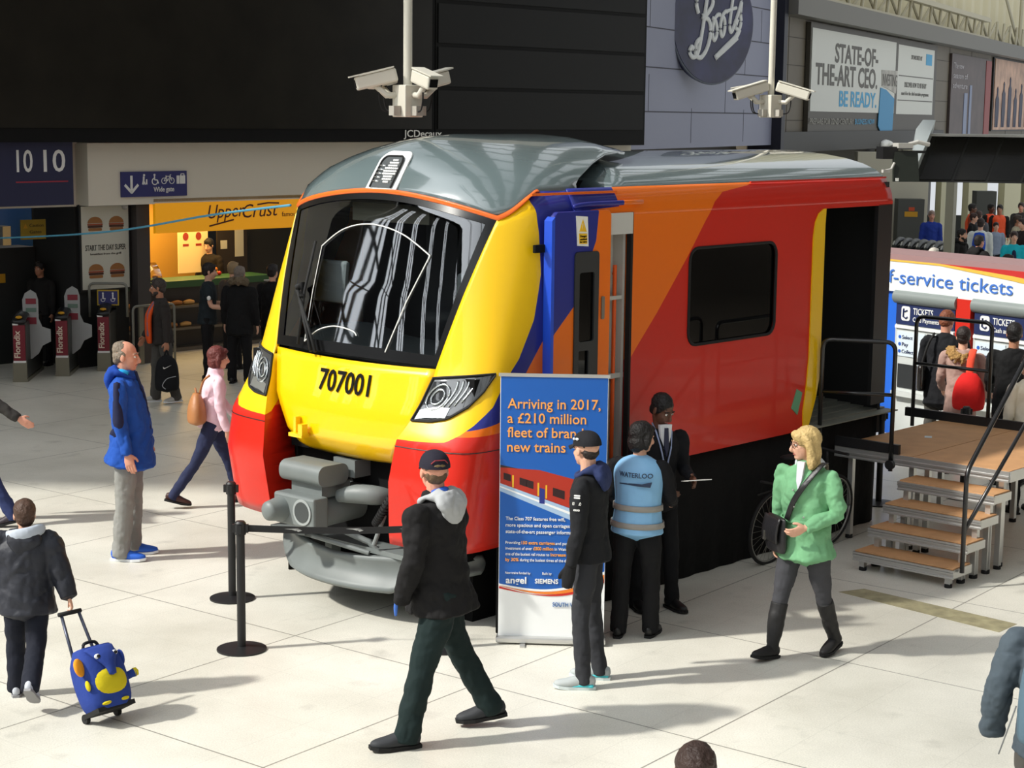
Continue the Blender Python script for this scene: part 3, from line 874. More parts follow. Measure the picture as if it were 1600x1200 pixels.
# ================================================================== platform and stairs beside the train (train-aligned frame)
def TW(x, y, z=0.0):     # train frame to world
    c, s = math.sin(TPHI), math.cos(TPHI)
    return Vector((TX + x * c + y * s, TY + x * s - y * c, z))
STAGE_RZ = PI / 2 - TPHI
PLY = mat('brown_deck_board', (186, 140, 96), 0.7, bump=0.1, scale=50, mottle=0.08)
TUBE = mat('black_tube', (20, 20, 22), 0.3, coat=0.3)
def rail_frame(name, parent, pts, mid=None, r=0.021):
    bm = B(); pipe(bm, smooth_corners(pts, 0.09), r, seg=10)
    if mid: pipe(bm, mid, r * 0.85, seg=10)
    return add(name, bm, TUBE, parent, smooth=True)
def smooth_corners(pts, r):
    out = [Vector(pts[0])]
    for i in range(1, len(pts) - 1):
        p, a, b_ = Vector(pts[i]), Vector(pts[i - 1]), Vector(pts[i + 1])
        u, v = (a - p).normalized() * r, (b_ - p).normalized() * r
        for k in range(6):
            t = k / 5; out.append((p + u) * (1 - t) ** 2 + p * 2 * t * (1 - t) + (p + v) * t * t)
    out.append(Vector(pts[-1])); return out

DX0, DX1, DY0, DY1, DZ = 5.33, 7.33, 1.44, 3.22, 0.90
deck = thing('stage_platform', 'brown topped aluminium platform with black railings at the rear door of the train', 'platform', (TX, TY, 0), STAGE_RZ)
def SP(x, y, z): return Vector((x, -y, z))
bm = B()
for y0, y1 in ((DY0, 2.26), (2.27, DY1)):
    box2(bm, SP(DX0, y0, DZ - 0.012), SP(DX1, y1, DZ))
add('deck_board', bm, PLY, deck)
bm = B()
box2(bm, SP(DX0 - 0.012, DY0, DZ - 0.10), SP(DX0, DY1, DZ - 0.004)); box2(bm, SP(DX0 - 0.022, DY0, DZ - 0.062), SP(DX0, DY1, DZ - 0.045)); box2(bm, SP(DX0 - 0.022, DY0, DZ - 0.10), SP(DX0, DY1, DZ - 0.085))
box2(bm, SP(DX0, DY1, DZ - 0.10), SP(DX1, DY1 + 0.012, DZ - 0.004)); box2(bm, SP(DX1, DY0, DZ - 0.10), SP(DX1 + 0.012, DY1, DZ - 0.004)); box2(bm, SP(DX0, DY0 - 0.012, DZ - 0.10), SP(DX1, DY0, DZ - 0.004))
box2(bm, SP(DX0, 2.255, DZ - 0.10), SP(DX1, 2.275, DZ - 0.013))
add('edge_rail', bm, ALU, deck)
for x, y in ((5.45, 1.55), (5.45, 2.2), (5.45, 2.36), (5.45, 3.1), (7.2, 1.55), (7.2, 2.2), (7.2, 2.36), (7.2, 3.1)):
    bm = B(); box2(bm, SP(x - 0.025, y - 0.025, 0.03), SP(x + 0.025, y + 0.025, DZ - 0.05)); lg = add('leg', bm, ALU, deck)
    bm = B(); cyl(bm, SP(x, y, 0), SP(x, y, 0.035), 0.035, seg=12); add('foot', bm, RUBBER, lg)
bm = B(); box2(bm, SP(DX0 - 0.02, DY0, DZ), SP(DX0 + 0.02, 2.12, DZ + 0.09)); add('kick_board', bm, BLACK, deck)
bm = B(); box2(bm, SP(DX1 - 0.02, DY0 - 0.4, DZ), SP(DX1 + 0.02, 2.75, DZ + 0.09)); add('kick_board', bm, BLACK, deck)
rail_frame('railing', deck, [SP(5.02, 1.45, DZ - 0.02), SP(5.02, 1.45, DZ + 1.04), SP(DX0 - 0.03, 2.05, DZ + 1.04), SP(DX0 - 0.03, 2.05, DZ - 0.16)], [SP(5.02, 1.45, DZ + 0.55), SP(DX0 - 0.03, 2.05, DZ + 0.55)])
rail_frame('railing', deck, [SP(DX1, 1.12, DZ - 0.1), SP(DX1, 1.12, DZ + 1.05), SP(DX1, 1.97, DZ + 1.05), SP(DX1, 1.97, DZ - 0.1)], [SP(DX1, 1.12, DZ + 0.56), SP(DX1, 1.97, DZ + 0.56)])
rail_frame('railing', deck, [SP(6.0, DY1, DZ - 0.3), SP(6.0, DY1, DZ + 0.95), SP(7.3, DY1, DZ + 0.95), SP(7.3, DY1, DZ - 0.1)], [SP(6.0, DY1, DZ + 0.5), SP(7.3, DY1, DZ + 0.5)])
bm = B(); box2(bm, SP(6.0, DY1 - 0.03, DZ - 0.03), SP(DX1, DY1 + 0.03, DZ + 0.08)); add('side_kick_board', bm, BLACK, deck)
bm = B(); cyl(bm, SP(DX0 - 0.02, 2.05, DZ - 0.10), SP(DX0 - 0.06, 2.05, DZ - 0.10), 0.045, seg=12); add('clamp', bm, BLACK, deck)
bm = B(); box(bm, SP(6.35, 1.85, DZ + 0.0012), (0.10, 0.07, 0.002), rz=0.5); tag(add('paper_scrap', bm, mat('pale_paper', (196, 204, 210), 0.7), None), 'pale scrap of paper lying on the brown platform deck', 'paper')
_o = bpy.data.objects['paper_scrap']; _o.location = (TX, TY, 0); _o.rotation_euler = (0, 0, STAGE_RZ)

steps = thing('stage_stairs', 'four brown topped aluminium steps with black handrail leading up to the platform', 'stairs', (TX, TY, 0), STAGE_RZ)
for k in range(4):
    z = 0.18 * (k + 1); x0 = 4.42 + 0.225 * k; y0, y1 = 2.24 + 0.01 * k, 3.20
    bm = B(); box2(bm, SP(x0, y0, z - 0.012), SP(x0 + 0.30, y1, z)); tr = add('tread', bm, PLY, steps)
    bm = B(); box2(bm, SP(x0 - 0.012, y0 - 0.012, z - 0.085), SP(x0 + 0.31, y1 + 0.012, z - 0.012)); box2(bm, SP(x0 - 0.024, y0 - 0.012, z - 0.05), SP(x0, y1 + 0.012, z - 0.035)); box2(bm, SP(x0 - 0.024, y0 - 0.012, z - 0.03), SP(x0, y1 + 0.012, z - 0.012)); box2(bm, SP(x0 - 0.024, y0 - 0.012, z - 0.09), SP(x0, y1 + 0.012, z - 0.075)); add('tread_rail', bm, ALU, tr)
    for xx in (x0 + 0.04, x0 + 0.25):
        for yy in (y0 + 0.06, y1 - 0.06):
            bm = B(); box2(bm, SP(xx - 0.025, yy - 0.025, 0.03), SP(xx + 0.025, yy + 0.025, z - 0.06)); lg = add('leg', bm, ALU, steps)
            bm = B(); cyl(bm, SP(xx, yy, 0), SP(xx, yy, 0.034), 0.034, seg=10); add('foot', bm, RUBBER, lg)
rail_frame('handrail', steps, [SP(4.50, 3.24, 0.14), SP(4.50, 3.24, 1.02), SP(5.52, 3.24, 1.92), SP(5.75, 3.24, 1.92), SP(5.75, 3.24, 0.55)], [SP(4.50, 3.24, 0.50), SP(5.75, 3.24, 1.46)])

# ------------------------------------------------------------------ barrier posts
def barrier_post(p, label, group=None, belt=None):
    t = thing('barrier_post', label, 'barrier', p, 0, group)
    bm = B(); cyl(bm, (0, 0, 0), (0, 0, 0.012), 0.185, seg=32); cyl(bm, (0, 0, 0.012), (0, 0, 0.03), 0.18, 0.05, 32); add('base', bm, BLACK, t, smooth=True, angle=30)
    bm = B(); cyl(bm, (0, 0, 0.02), (0, 0, 0.90), 0.032, seg=20); add('post', bm, BLACK, t, smooth=True, angle=40)
    bm = B(); cyl(bm, (0, 0, 0.88), (0, 0, 0.965), 0.042, seg=20); cyl(bm, (0, 0, 0.965), (0, 0, 0.98), 0.042, 0.03, 20)
    for k in range(4): box(bm, (0.045 * math.cos(k * PI / 2), 0.045 * math.sin(k * PI / 2), 0.925), (0.03, 0.03, 0.06))
    add('cap', bm, BLACK, t, smooth=True, angle=40)
    if belt:
        d = Vector(belt) - Vector(p)
        bm = B(); L_ = d.length; u = d.normalized()
        n = Vector((-u.y, u.x, 0)) * 0.001
        for sg in (1,):
            vs = []
            for k in range(25):
                c = u * (0.045 + (L_ - 0.09) * k / 24); dz = -0.02 * math.sin(k / 24 * PI)
                vs.append([bm.verts.new(c + n * s_ + Vector((0, 0, 0.925 + dz + h))) for s_, h in ((1, 0.026), (-1, 0.026), (-1, -0.026), (1, -0.026))])
            for a, b_ in zip(vs, vs[1:]):
                for k in range(4): bm.faces.new((a[k], a[(k + 1) % 4], b_[(k + 1) % 4], b_[k]))
            bm.faces.new(vs[0]); bm.faces.new(vs[-1])
        bt = add('belt', bm, mat('belt_black', (20, 20, 22), 0.7), t)
        bm = B()
        for f in (0.24, 0.56, 0.84):
            c = u * (0.045 + (L_ - 0.09) * f)
            for q in range(3):
                vs = [bm.verts.new(c + u * (a_ + 0.0) - n * 2.2 + Vector((0, 0, 0.909 + b_))) for a_, b_ in ((-0.06 + 0.035 * q, 0.010), (0.05 + 0.01 * q, 0.014 - 0.008 * q), (0.0 + 0.02 * q, 0.004 - 0.008 * q))]
                bm.faces.new(vs)
        solid(add('belt_print', bm, mat('belt_print_grey', (170, 170, 168), 0.7), bt), 0.001)
    return t
P_NEAR, P_FAR = Vector((-1.99, 12.77, 0)), Vector((-2.28, 14.17, 0))
P_BEHIND = Vector((-0.49, 12.86, 0))
barrier_post(P_NEAR, 'nearest black belt barrier post, its belt drawn across in front of the train', belt=P_BEHIND)
barrier_post(P_FAR, 'black belt barrier post beside the left red corner of the train, behind the nearest post')
barrier_post(P_BEHIND, 'black belt barrier post standing behind the man in the dark cap')
barrier_post(Vector((3.83, 18.1, 0)), 'black barrier post under the platform, left of the other one there')
barrier_post(Vector((4.79, 18.45, 0)), 'black barrier post under the platform, seen through the open steps')

# ------------------------------------------------------------------ roll-up banner
BX, BY = -0.085, 13.02
BRZ = R(-3)
ban = thing('roll_up_banner', 'tall blue and white roll-up banner announcing new trains in front of the red train', 'banner', (BX, BY, 0), BRZ)
def BP(u, z, d=0.0): return Vector((u, -d, z))
BW, BH = 0.80, 2.055
BLUE_B, WHITE_B, OR_B = mat('banner_blue', (22, 92, 178), 0.45), mat('banner_white', (240, 242, 242), 0.45), mat('banner_orange', (246, 166, 82), 0.5)
def wave(u): return 0.46 - 0.055 * math.sin((u / BW) * PI * 0.9) + 0.12 * (u / BW) ** 3
bm = B(); box2(bm, (0, 0, 0.05), (BW, 0.004, BH)); sheet = add('banner_sheet', bm, WHITE_B, ban)
bm = B(); plate(bm, [[(0.004, BH - 0.01), (0.004, wave(0.004))] + [(0.004 + (BW - 0.008) * k / 20, wave(BW * k / 20)) for k in range(1, 21)] + [(BW - 0.004, BH - 0.01)]], lambda u, v, t: BP(u, v, t), 0.0, 0.002); add('blue_field', bm, BLUE_B, sheet)
def ribbon(d0, d1, name, m, dep):
    bm = B(); plate(bm, [[(0.004 + (BW - 0.008) * k / 20, wave(BW * k / 20) + d0) for k in range(21)] + [(0.004 + (BW - 0.008) * k / 20, wave(BW * k / 20) + d1 * (0.25 + k / 26)) for k in range(20, -1, -1)]], lambda u, v, t: BP(u, v, t), 0.0, dep)
    add(name, bm, m, sheet)
ribbon(-0.010, 0.012, 'white_swoosh', WHITE_B, 0.003); ribbon(-0.012, -0.05, 'orange_swoosh', mat('swoosh_orange', (236, 130, 40), 0.5), 0.0035); ribbon(-0.035, -0.075, 'red_swoosh', mat('swoosh_red', (200, 40, 30), 0.5), 0.003)
lt = lambda x, y, d: BP(x, y, 0.0035 + d)
letters('headline', [('Arriving in 2017,', 0.055, 1.805, 0.075, 0.69, 'l'), ('a \u00a3210 million', 0.055, 1.695, 0.075, 0.585, 'l'), ('fleet of brand', 0.055, 1.588, 0.075, 0.565, 'l'), ('new trains', 0.055, 1.478, 0.075, 0.435, 'l')], lt, OR_B, sheet, bold=0.008)
letters('body_text', [('The Class 707 features free wifi,', 0.05, 0.955, 0.026, 0.445, 'l'), ('more spacious and open carriages and', 0.05, 0.905, 0.026, 0.54, 'l'), ('state-of-the-art passenger information', 0.05, 0.855, 0.026, 0.55, 'l')], lt, WHITE_B, sheet, bold=0.008)
letters('small_text', [('Providing', 0.05, 0.772, 0.022, 0.11, 'l'), ('and part of an', 0.425, 0.772, 0.022, 0.17, 'l'), ('investment of over', 0.05, 0.728, 0.022, 0.20, 'l'), ('in Waterloo,', 0.42, 0.728, 0.022, 0.15, 'l'), ('one of the busiest rail routes to', 0.05, 0.684, 0.022, 0.33, 'l'), ('during the busiest times of the day', 0.16, 0.64, 0.022, 0.37, 'l'), ('New trains funded by', 0.05, 0.54, 0.018, 0.19, 'l'), ('Built by', 0.33, 0.54, 0.018, 0.07, 'l')], lt, WHITE_B, sheet, bold=0.004)
letters('highlight_text', [('150 extra carriages', 0.17, 0.772, 0.024, 0.25, 'l'), ('\u00a3800 million', 0.26, 0.728, 0.024, 0.15, 'l'), ('increase capacity', 0.39, 0.684, 0.024, 0.24, 'l'), ('by 30%', 0.05, 0.64, 0.024, 0.10, 'l')], lt, OR_B, sheet, bold=0.018)
letters('funder_names', [('angel', 0.055, 0.468, 0.05, 0.155, 'l'), ('SIEMENS', 0.275, 0.472, 0.034, 0.175, 'l')], lt, WHITE_B, sheet, bold=0.02)
letters('operator_name', [('SOUTH WEST TRAINS', 0.41, 0.295, 0.032, 0.36, 'l')], lt, mat('operator_blue', (60, 110, 170), 0.5), sheet, bold=0.008)
# printed picture of a train on a diagonal platform
def bpoly(name, pts, m, d): 
    bm = B(); plate(bm, [pts], lambda u, v, t: BP(u, v, t), 0.0, d); return add(name, bm, m, sheet)
def dg(u): return -0.255 * (u / BW)      # fall of the picture to the right
bpoly('picture_roof', [(0.004, 1.375), (0.004, 1.30), (0.796, 1.30 + dg(0.7)), (0.796, 1.36 + dg(0.45))], mat('picture_dark', (52, 40, 42), 0.5), 0.0025)
pic = bpoly('picture_train', [(0.004, 1.355), (0.004, 1.235), (0.62, 1.235 + dg(0.66)), (0.70, 1.06), (0.69, 1.14), (0.62, 1.26), (0.30, 1.34)], mat('picture_red', (176, 46, 26), 0.5), 0.003)
bm = B()
for u in (0.03, 0.15, 0.20, 0.40):
    w_ = 0.055 if u != 0.40 else 0.09
    plate(bm, [[(u, 1.275 + dg(u)), (u + w_, 1.275 + dg(u + w_)), (u + w_, 1.325 + dg(u + w_) * 0.9), (u, 1.325 + dg(u) * 0.9)]], lambda a, b_, t: BP(a, b_, t), 0.0, 0.0035)
add('picture_windows', bm, mat('picture_window', (44, 18, 20), 0.5), pic)
bm = B()
for u in (0.095, 0.285, 0.345): plate(bm, [[(u, 1.235 + dg(u)), (u + 0.012, 1.235 + dg(u)), (u + 0.012, 1.325 + dg(u) * 0.9), (u, 1.325 + dg(u) * 0.9)]], lambda a, b_, t: BP(a, b_, t), 0.0, 0.0035)
plate(bm, [[(0.60, 1.06), (0.68, 1.06), (0.69, 1.13), (0.61, 1.2)]], lambda a, b_, t: BP(a, b_, t), 0.0, 0.0036)
add('picture_yellow', bm, mat('picture_yellow', (226, 180, 40), 0.5), pic)
bm = B(); plate(bm, [[(0.30, 1.20 + dg(0.35)), (0.34, 1.20 + dg(0.37)), (0.34, 1.30 + dg(0.33)), (0.30, 1.30 + dg(0.29))], [(0.54, 1.08), (0.59, 1.05), (0.60, 1.22), (0.56, 1.2)]], lambda a, b_, t: BP(a, b_, t), 0.0, 0.0035); add('picture_blue', bm, mat('picture_blue', (36, 48, 130), 0.5), pic)
bpoly('picture_platform', [(0.004, 1.235), (0.004, 1.175), (0.796, 0.86), (0.796, 0.96)], mat('picture_pale', (168, 194, 222), 0.5), 0.0028)
bpoly('picture_edge', [(0.004, 1.215), (0.004, 1.205), (0.796, 0.905), (0.796, 0.93)], WHITE_B, 0.0032)
bm = B(); box2(bm, (-0.012, -0.008, BH - 0.012), (BW + 0.012, 0.012, BH + 0.012)); add('top_rail', bm, ALU, ban)
bm = B(); box2(bm, (-0.015, -0.05, 0.012), (BW + 0.015, 0.06, 0.06)); bevel(add('cassette', bm, ALU, ban), 0.012)
bm = B(); box2(bm, (0.17, -0.12, 0.0), (0.21, 0.13, 0.012)); box2(bm, (0.58, -0.12, 0.0), (0.62, 0.13, 0.012)); add('foot', bm, ALU, ban)
bm = B(); cyl(bm, (BW / 2, 0.03, 0.05), (BW / 2, 0.03, BH), 0.012); add('support_pole', bm, ALU, ban)

# ------------------------------------------------------------------ bicycle leaning on the drape
bike = thing('bicycle', 'grey bicycle with black saddle leaning against the black drape of the train', 'bicycle', TW(4.06, 1.56), STAGE_RZ)
lean = Matrix.Rotation(R(5), 3, 'X')
def BK(x, z, y=0.0): return lean @ Vector((x, y, z))
FR_M = mat('bicycle_frame_grey', (128, 122, 104), 0.35, metal=0.4)
WR = 0.335
def wheel(x):
    bm = B()
    loop = [BK(x + WR * math.cos(t), WR + WR * 0.98 * math.sin(t)) for t in [2 * PI * k / 40 for k in range(41)]]
    pipe(bm, loop, 0.017, seg=8); w_ = add('wheel', bm, RUBBER, bike, smooth=True)
    bm = B(); pipe(bm, [BK(x + 0.312 * math.cos(t), WR + 0.312 * math.sin(t)) for t in [2 * PI * k / 40 for k in range(41)]], 0.010, seg=6); add('rim', bm, mat('rim_grey', (150, 150, 146), 0.3, metal=0.6), w_, smooth=True)
    bm = B()
    for k in range(28):
        t = 2 * PI * k / 28; pipe(bm, [BK(x + 0.02 * math.cos(t + 1), WR + 0.02 * math.sin(t + 1), 0.02 * (-1) ** k), BK(x + 0.31 * math.cos(t), WR + 0.31 * math.sin(t))], 0.0016, seg=4)
    add('spokes', bm, STEEL, w_)
    bm = B(); cyl(bm, BK(x, WR, -0.05), BK(x, WR, 0.05), 0.022); add('hub', bm, STEEL, w_, smooth=True, angle=40)
wheel(0.0); wheel(1.0)
BB, ST, HT0, HT1 = (0.43, 0.28), (0.27, 0.80), (0.86, 0.64), (0.82, 0.80)
bm = B()
for a, b_ in ((BB, ST), (BB, HT0), (ST, HT1), (HT0, HT1)): cyl(bm, BK(*a), BK(*b_), 0.017)
for s_ in (-0.045, 0.045):
    cyl(bm, BK(0, WR, s_), BK(*BB), 0.009); cyl(bm, BK(0, WR, s_), BK(0.28, 0.76), 0.009); cyl(bm, BK(1.0, WR, s_), BK(0.87, 0.62), 0.011)
add('frame', bm, FR_M, bike, smooth=True, angle=40)
bm = B(); loft(bm, [BK(0.10, 0.965), BK(0.2, 0.96), BK(0.32, 0.955), BK(0.40, 0.945)], [(0.06, 0.015), (0.075, 0.025), (0.04, 0.022), (0.022, 0.016)], side=(0, 1, 0)); cyl(bm, BK(0.27, 0.80), BK(0.235, 0.95), 0.013); add('saddle', bm, RUBBER, bike, smooth=True)
bm = B(); cyl(bm, BK(*HT1), BK(0.80, 0.93), 0.013); pipe(bm, smooth_path([BK(0.70, 0.98, -0.28), BK(0.80, 0.95, -0.16), BK(0.83, 0.94, 0), BK(0.80, 0.95, 0.16), BK(0.70, 0.98, 0.28)], 4), 0.013); add('handlebar', bm, RUBBER, bike, smooth=True)
bm = B(); cyl(bm, BK(*BB, -0.06), BK(*BB, 0.06), 0.02); cyl(bm, BK(*BB, -0.045), BK(*BB, -0.04), 0.095, seg=28); box2(bm, BK(0.42, 0.1, -0.07), BK(0.44, 0.28, -0.06)); box2(bm, BK(0.36, 0.09, -0.14), BK(0.48, 0.11, -0.06)); add('crank', bm, STEEL, bike)
bm = B(); pipe(bm, [BK(-0.25, 0.80), BK(0.0, 0.735), BK(0.24, 0.72)], 0.012); pipe(bm, [BK(-0.28, 0.68), BK(0.22, 0.70)], 0.008); add('rear_rack', bm, RUBBER, bike)
bm = B(); box(bm, BK(0.23, 0.86), (0.03, 0.04, 0.05)); add('rear_light', bm, mat('red_reflector', (150, 20, 24), 0.3), bike)

# ------------------------------------------------------------------ suitcase pulled by the boy
CASE_X, CASE_Y, CASE_RZ = -2.67, 11.20, R(47)
case = thing('trolley_case', 'blue elephant-faced child trolley case with yellow tummy and orange ear pulled by the boy', 'suitcase', (CASE_X, CASE_Y, 0), CASE_RZ)
TB, TYL, TOR = cloth('case_blue', (40, 62, 136)), cloth('case_yellow', (204, 186, 30)), cloth('case_orange', (226, 148, 36))
tilt = Matrix.Rotation(R(26), 3, 'X')      # leans away towards the boy; the front face (-Y) looks up at the camera
# local case space: x across, y depth (front at -y), z up along the case; wheels at the bottom back edge
def CP(x, y, z): 
    v = Matrix.Rotation(R(-28), 3, 'X') @ Vector((x, y - 0.0, z)); return v + Vector((0, 0.0, 0.045))
bm = B()
rows = 14
def case_ring(z):
    k = z / 0.42
    w_ = 0.152 + 0.012 * math.sin(k * PI) - 0.03 * max(0, k - 0.8) / 0.2 - 0.02 * max(0, 0.1 - k) / 0.1
    d_ = 0.105 + 0.03 * math.sin(min(k * 1.1, 1) * PI) - 0.03 * max(0, k - 0.8) / 0.2
    out = []
    for q in range(32):
        t = 2 * PI * q / 32; c, s_ = math.cos(t), math.sin(t)
        r = 1 / ((abs(c) ** 3.4 + abs(s_) ** 3.4) ** (1 / 3.4))
        out.append(CP(w_ * r * c, -0.10 + d_ * r * s_, z))
    return [bm.verts.new(p) for p in out]
rg = [case_ring(0.42 * k / rows) for k in range(rows + 1)]
for a, b_ in zip(rg, rg[1:]):
    for q in range(32): bm.faces.new((a[q], a[(q + 1) % 32], b_[(q + 1) % 32], b_[q]))
bm.faces.new(rg[0]); bm.faces.new(rg[-1])
body_c = add('case_body', bm, TB, case, smooth=True, angle=50)
def front(x, z, off=0.0):
    k = z / 0.42
    w_ = 0.152 + 0.012 * math.sin(k * PI); d_ = 0.105 + 0.03 * math.sin(min(k * 1.1, 1) * PI) - 0.03 * max(0, k - 0.8) / 0.2
    y = -0.10 - d_ * (max(0, 1 - min(abs(x) / w_, 0.99) ** 3.4)) ** (1 / 3.4)
    return CP(x, y - off, z)
def fpatch(name, m, cx, cz, rx, rz_, off=0.006, power=2.4, par=body_c):
    bm = B(); bmesh.ops.create_circle(bm, cap_ends=True, radius=1, segments=28)
    grid_r = 5
    bm.free(); bm = B()
    cen = bm.verts.new(front(cx, cz, off + 0.012)); prev = None; rings = []
    for i in range(1, grid_r + 1):
        k = i / grid_r; ring = []
        for q in range(28):
            t = 2 * PI * q / 28; c, s_ = math.cos(t), math.sin(t); r = 1 / ((abs(c) ** power + abs(s_) ** power) ** (1 / power))
            ring.append(bm.verts.new(front(cx + rx * k * r * c, cz + rz_ * k * r * s_, off + 0.012 * (1 - k * k) - (0.01 if i == grid_r else 0))))
        rings.append(ring)
    for q in range(28): bm.faces.new((cen, rings[0][q], rings[0][(q + 1) % 28]))
    for a, b_ in zip(rings, rings[1:]):
        for q in range(28): bm.faces.new((a[q], a[(q + 1) % 28], b_[(q + 1) % 28], b_[q]))
    return add(name, bm, m, par, smooth=True)
fpatch('tummy_pocket', TYL, 0.0, 0.165, 0.122, 0.088)
bm = B(); loft(bm, [front(0, 0.40, 0.0), front(0, 0.33, 0.02), front(0, 0.26, 0.03), front(0, 0.20, 0.03)], [(0.11, 0.02), (0.085, 0.03), (0.04, 0.022), (0.026, 0.016)], side=(1, 0, 0), seg=16); add('head_and_trunk', bm, TB, body_c, smooth=True)
for x in (-0.065, 0.065):
    bm = B(); ball(bm, front(x, 0.335, 0.035), (0.024, 0.010, 0.017), 14, 8, rot=Matrix.Rotation(R(-28), 3, 'X')); e_ = add('eye', bm, mat('case_eye_white', (225, 228, 232), 0.3), body_c, smooth=True)
    bm = B(); ball(bm, front(x + 0.003, 0.333, 0.044), (0.014, 0.005, 0.012), 12, 8, rot=Matrix.Rotation(R(-28), 3, 'X')); add('pupil', bm, mat('case_pupil', (24, 26, 34), 0.2), e_, smooth=True)
bm = B(); ball(bm, CP(-0.175, -0.18, 0.30), (0.05, 0.022, 0.062), 18, 12, rot=Matrix.Rotation(R(-28), 3, 'X') @ Matrix.Rotation(R(25), 3, 'Z')); add('ear', bm, TOR, body_c, smooth=True, label='orange fabric ear')
bm = B(); ball(bm, CP(0.150, -0.16, 0.30), (0.016, 0.05, 0.06), 16, 10); add('ear', bm, TB, body_c, smooth=True)
bm = B(); loft(bm, [CP(0.14, -0.13, 0.17), CP(0.19, -0.16, 0.18), CP(0.22, -0.17, 0.185)], [0.028, 0.026, 0.03]); add('arm', bm, TB, body_c, smooth=True)
bm = B(); loft(bm, [CP(0.215, -0.168, 0.185), CP(0.235, -0.175, 0.188)], [0.031, 0.027]); add('paw', bm, TYL, body_c, smooth=True)
bm = B(); ball(bm, CP(-0.158, -0.19, 0.17), (0.014, 0.022, 0.036), 12, 8, rot=Matrix.Rotation(R(-28), 3, 'X')); add('paw', bm, TYL, body_c, smooth=True)
for x in (-0.07, 0.07): fpatch('foot_patch', TYL, x, 0.032, 0.034, 0.012, off=0.004)
bm = B(); box(bm, CP(0, -0.10, 0.0), (0.28, 0.2, 0.03), rx=R(-28)); add('base_plate', bm, RUBBER, case)
for x in (-0.12, 0.12):
    bm = B(); cyl(bm, (x - 0.014, 0.0, 0.032), (x + 0.014, 0.0, 0.032), 0.032, seg=18); add('wheel', bm, RUBBER, case)
    bm = B(); cyl(bm, CP(x * 0.75, 0.0, 0.30), CP(x * 0.55, 0.02, 0.70), 0.011); add('pull_rod', bm, mat('pull_rod_grey', (72, 76, 92), 0.35, metal=0.5), case, smooth=True)
bm = B(); cyl(bm, CP(-0.085, 0.02, 0.70), CP(0.085, 0.02, 0.70), 0.015); add('pull_grip', bm, RUBBER, case, smooth=True)
HANDLE_W = Matrix.Translation((CASE_X, CASE_Y, 0)) @ Matrix.Rotation(CASE_RZ, 4, 'Z') @ CP(0.0, 0.02, 0.70)
bm = B(); pipe(bm, smooth_path([CP(-0.06, -0.10, 0.41), CP(-0.04, -0.10, 0.455), CP(0.04, -0.10, 0.455), CP(0.06, -0.10, 0.41)], 4), 0.011); add('carry_handle', bm, RUBBER, case, smooth=True)
# ================================================================== concourse facade
def fbox(fr, items):
    bm = B()
    for it in items: fr.box(bm, *it)
    return bm
DISPLAY_DK = mat('display_surround', (10, 10, 11), 0.7, spec=0.2)
# upper wall behind the departure displays, and the mass above the shops
structure('wall_back', fbox(FA, [(-14, 12.62, 3.45, 12, -1.2, -0.3), (-14, 0.2, 2.5, 3.45, -1.2, -0.35), (0.2, 12.62, 2.52, 3.47, -1.0, 0.0)]), mat('facade_panel_grey', (214, 208, 194), 0.6))
dsp = thing('departure_display', 'large dark departure display board above the platform 10 sign', 'display', FA.p(-2.0, 3.49), FA.a)
def loc(fr, u0):   # local frame of a thing placed at u0 on a wall
    return lambda u, z, d=0.0, z0=0.0: Vector((u - u0, -d, z - z0))
def wbox(bm, u0, a, b_, z0, z1, o0, o1, zb=0.0): box2(bm, (a - u0, -o0, z0 - zb), (b_ - u0, -o1, z1 - zb))
bm = B(); wbox(bm, -2.0, -3.0, 6.98, 3.49, 9.0, 0.0, 0.35, 3.49); add('display_case', bm, DISPLAY_DK, dsp)
bm = B(); wbox(bm, -2.0, -2.6, 6.90, 3.70, 8.6, 0.35, 0.37, 3.49)
add('display_screen', bm, mat('display_screen_glass', (27, 25, 20), 0.3, spec=0.25, mottle=0.3, scale=4), dsp)
letters('maker_name', [('JCDecaux', 6.25 + 2.0, 0.075, 0.12, 0.9, 'l')], lambda x, y, d: Vector((x, -0.36 - d, y)), WHITE, dsp, bold=0.01)
dk = thing('slatted_display', 'black slatted display board left of the grey-blue wall with the round sign', 'display', FA.p(7.0, 3.40), FA.a)
bm = B(); box2(bm, (0, 0, 0), (5.62, -0.35, 6)); add('display_case', bm, mat('black_cladding', (10, 10, 10), 0.6, spec=0.2), dk)
bm = B()
for k in range(6): box2(bm, (0.05, -0.35, 0.3 + k * 0.75), (5.55, -0.37, 0.98 + k * 0.75))
add('slats', bm, mat('black_slats', (14, 14, 13), 0.5, spec=0.25), dk)

NAVY, SIGN_W = mat('sign_navy', (38, 40, 104), 0.5), mat('sign_white', (226, 226, 224), 0.5)
sg10 = thing('platform_sign', 'dark blue platform sign reading 10 twice at the far left', 'sign', FA.p(-3.2, 2.56), FA.a)
bm = B(); box2(bm, (0, -0.02, 0), (3.05, -0.16, 0.93)); add('sign_box', bm, mat('sign_deep_navy', (24, 28, 66), 0.45), sg10)
letters('platform_numbers', [('10', 2.12, 0.50, 0.32, 0.26, 'l'), ('10', 2.56, 0.50, 0.32, 0.36, 'l')], lambda x, y, d: Vector((x, -0.16 - d, y)), SIGN_W, sg10, bold=0.008)
bm = B(); box2(bm, (2.1, -0.16, 0.34), (2.96, -0.165, 0.36)); add('red_line', bm, mat('sign_red', (150, 40, 60), 0.5), sg10)

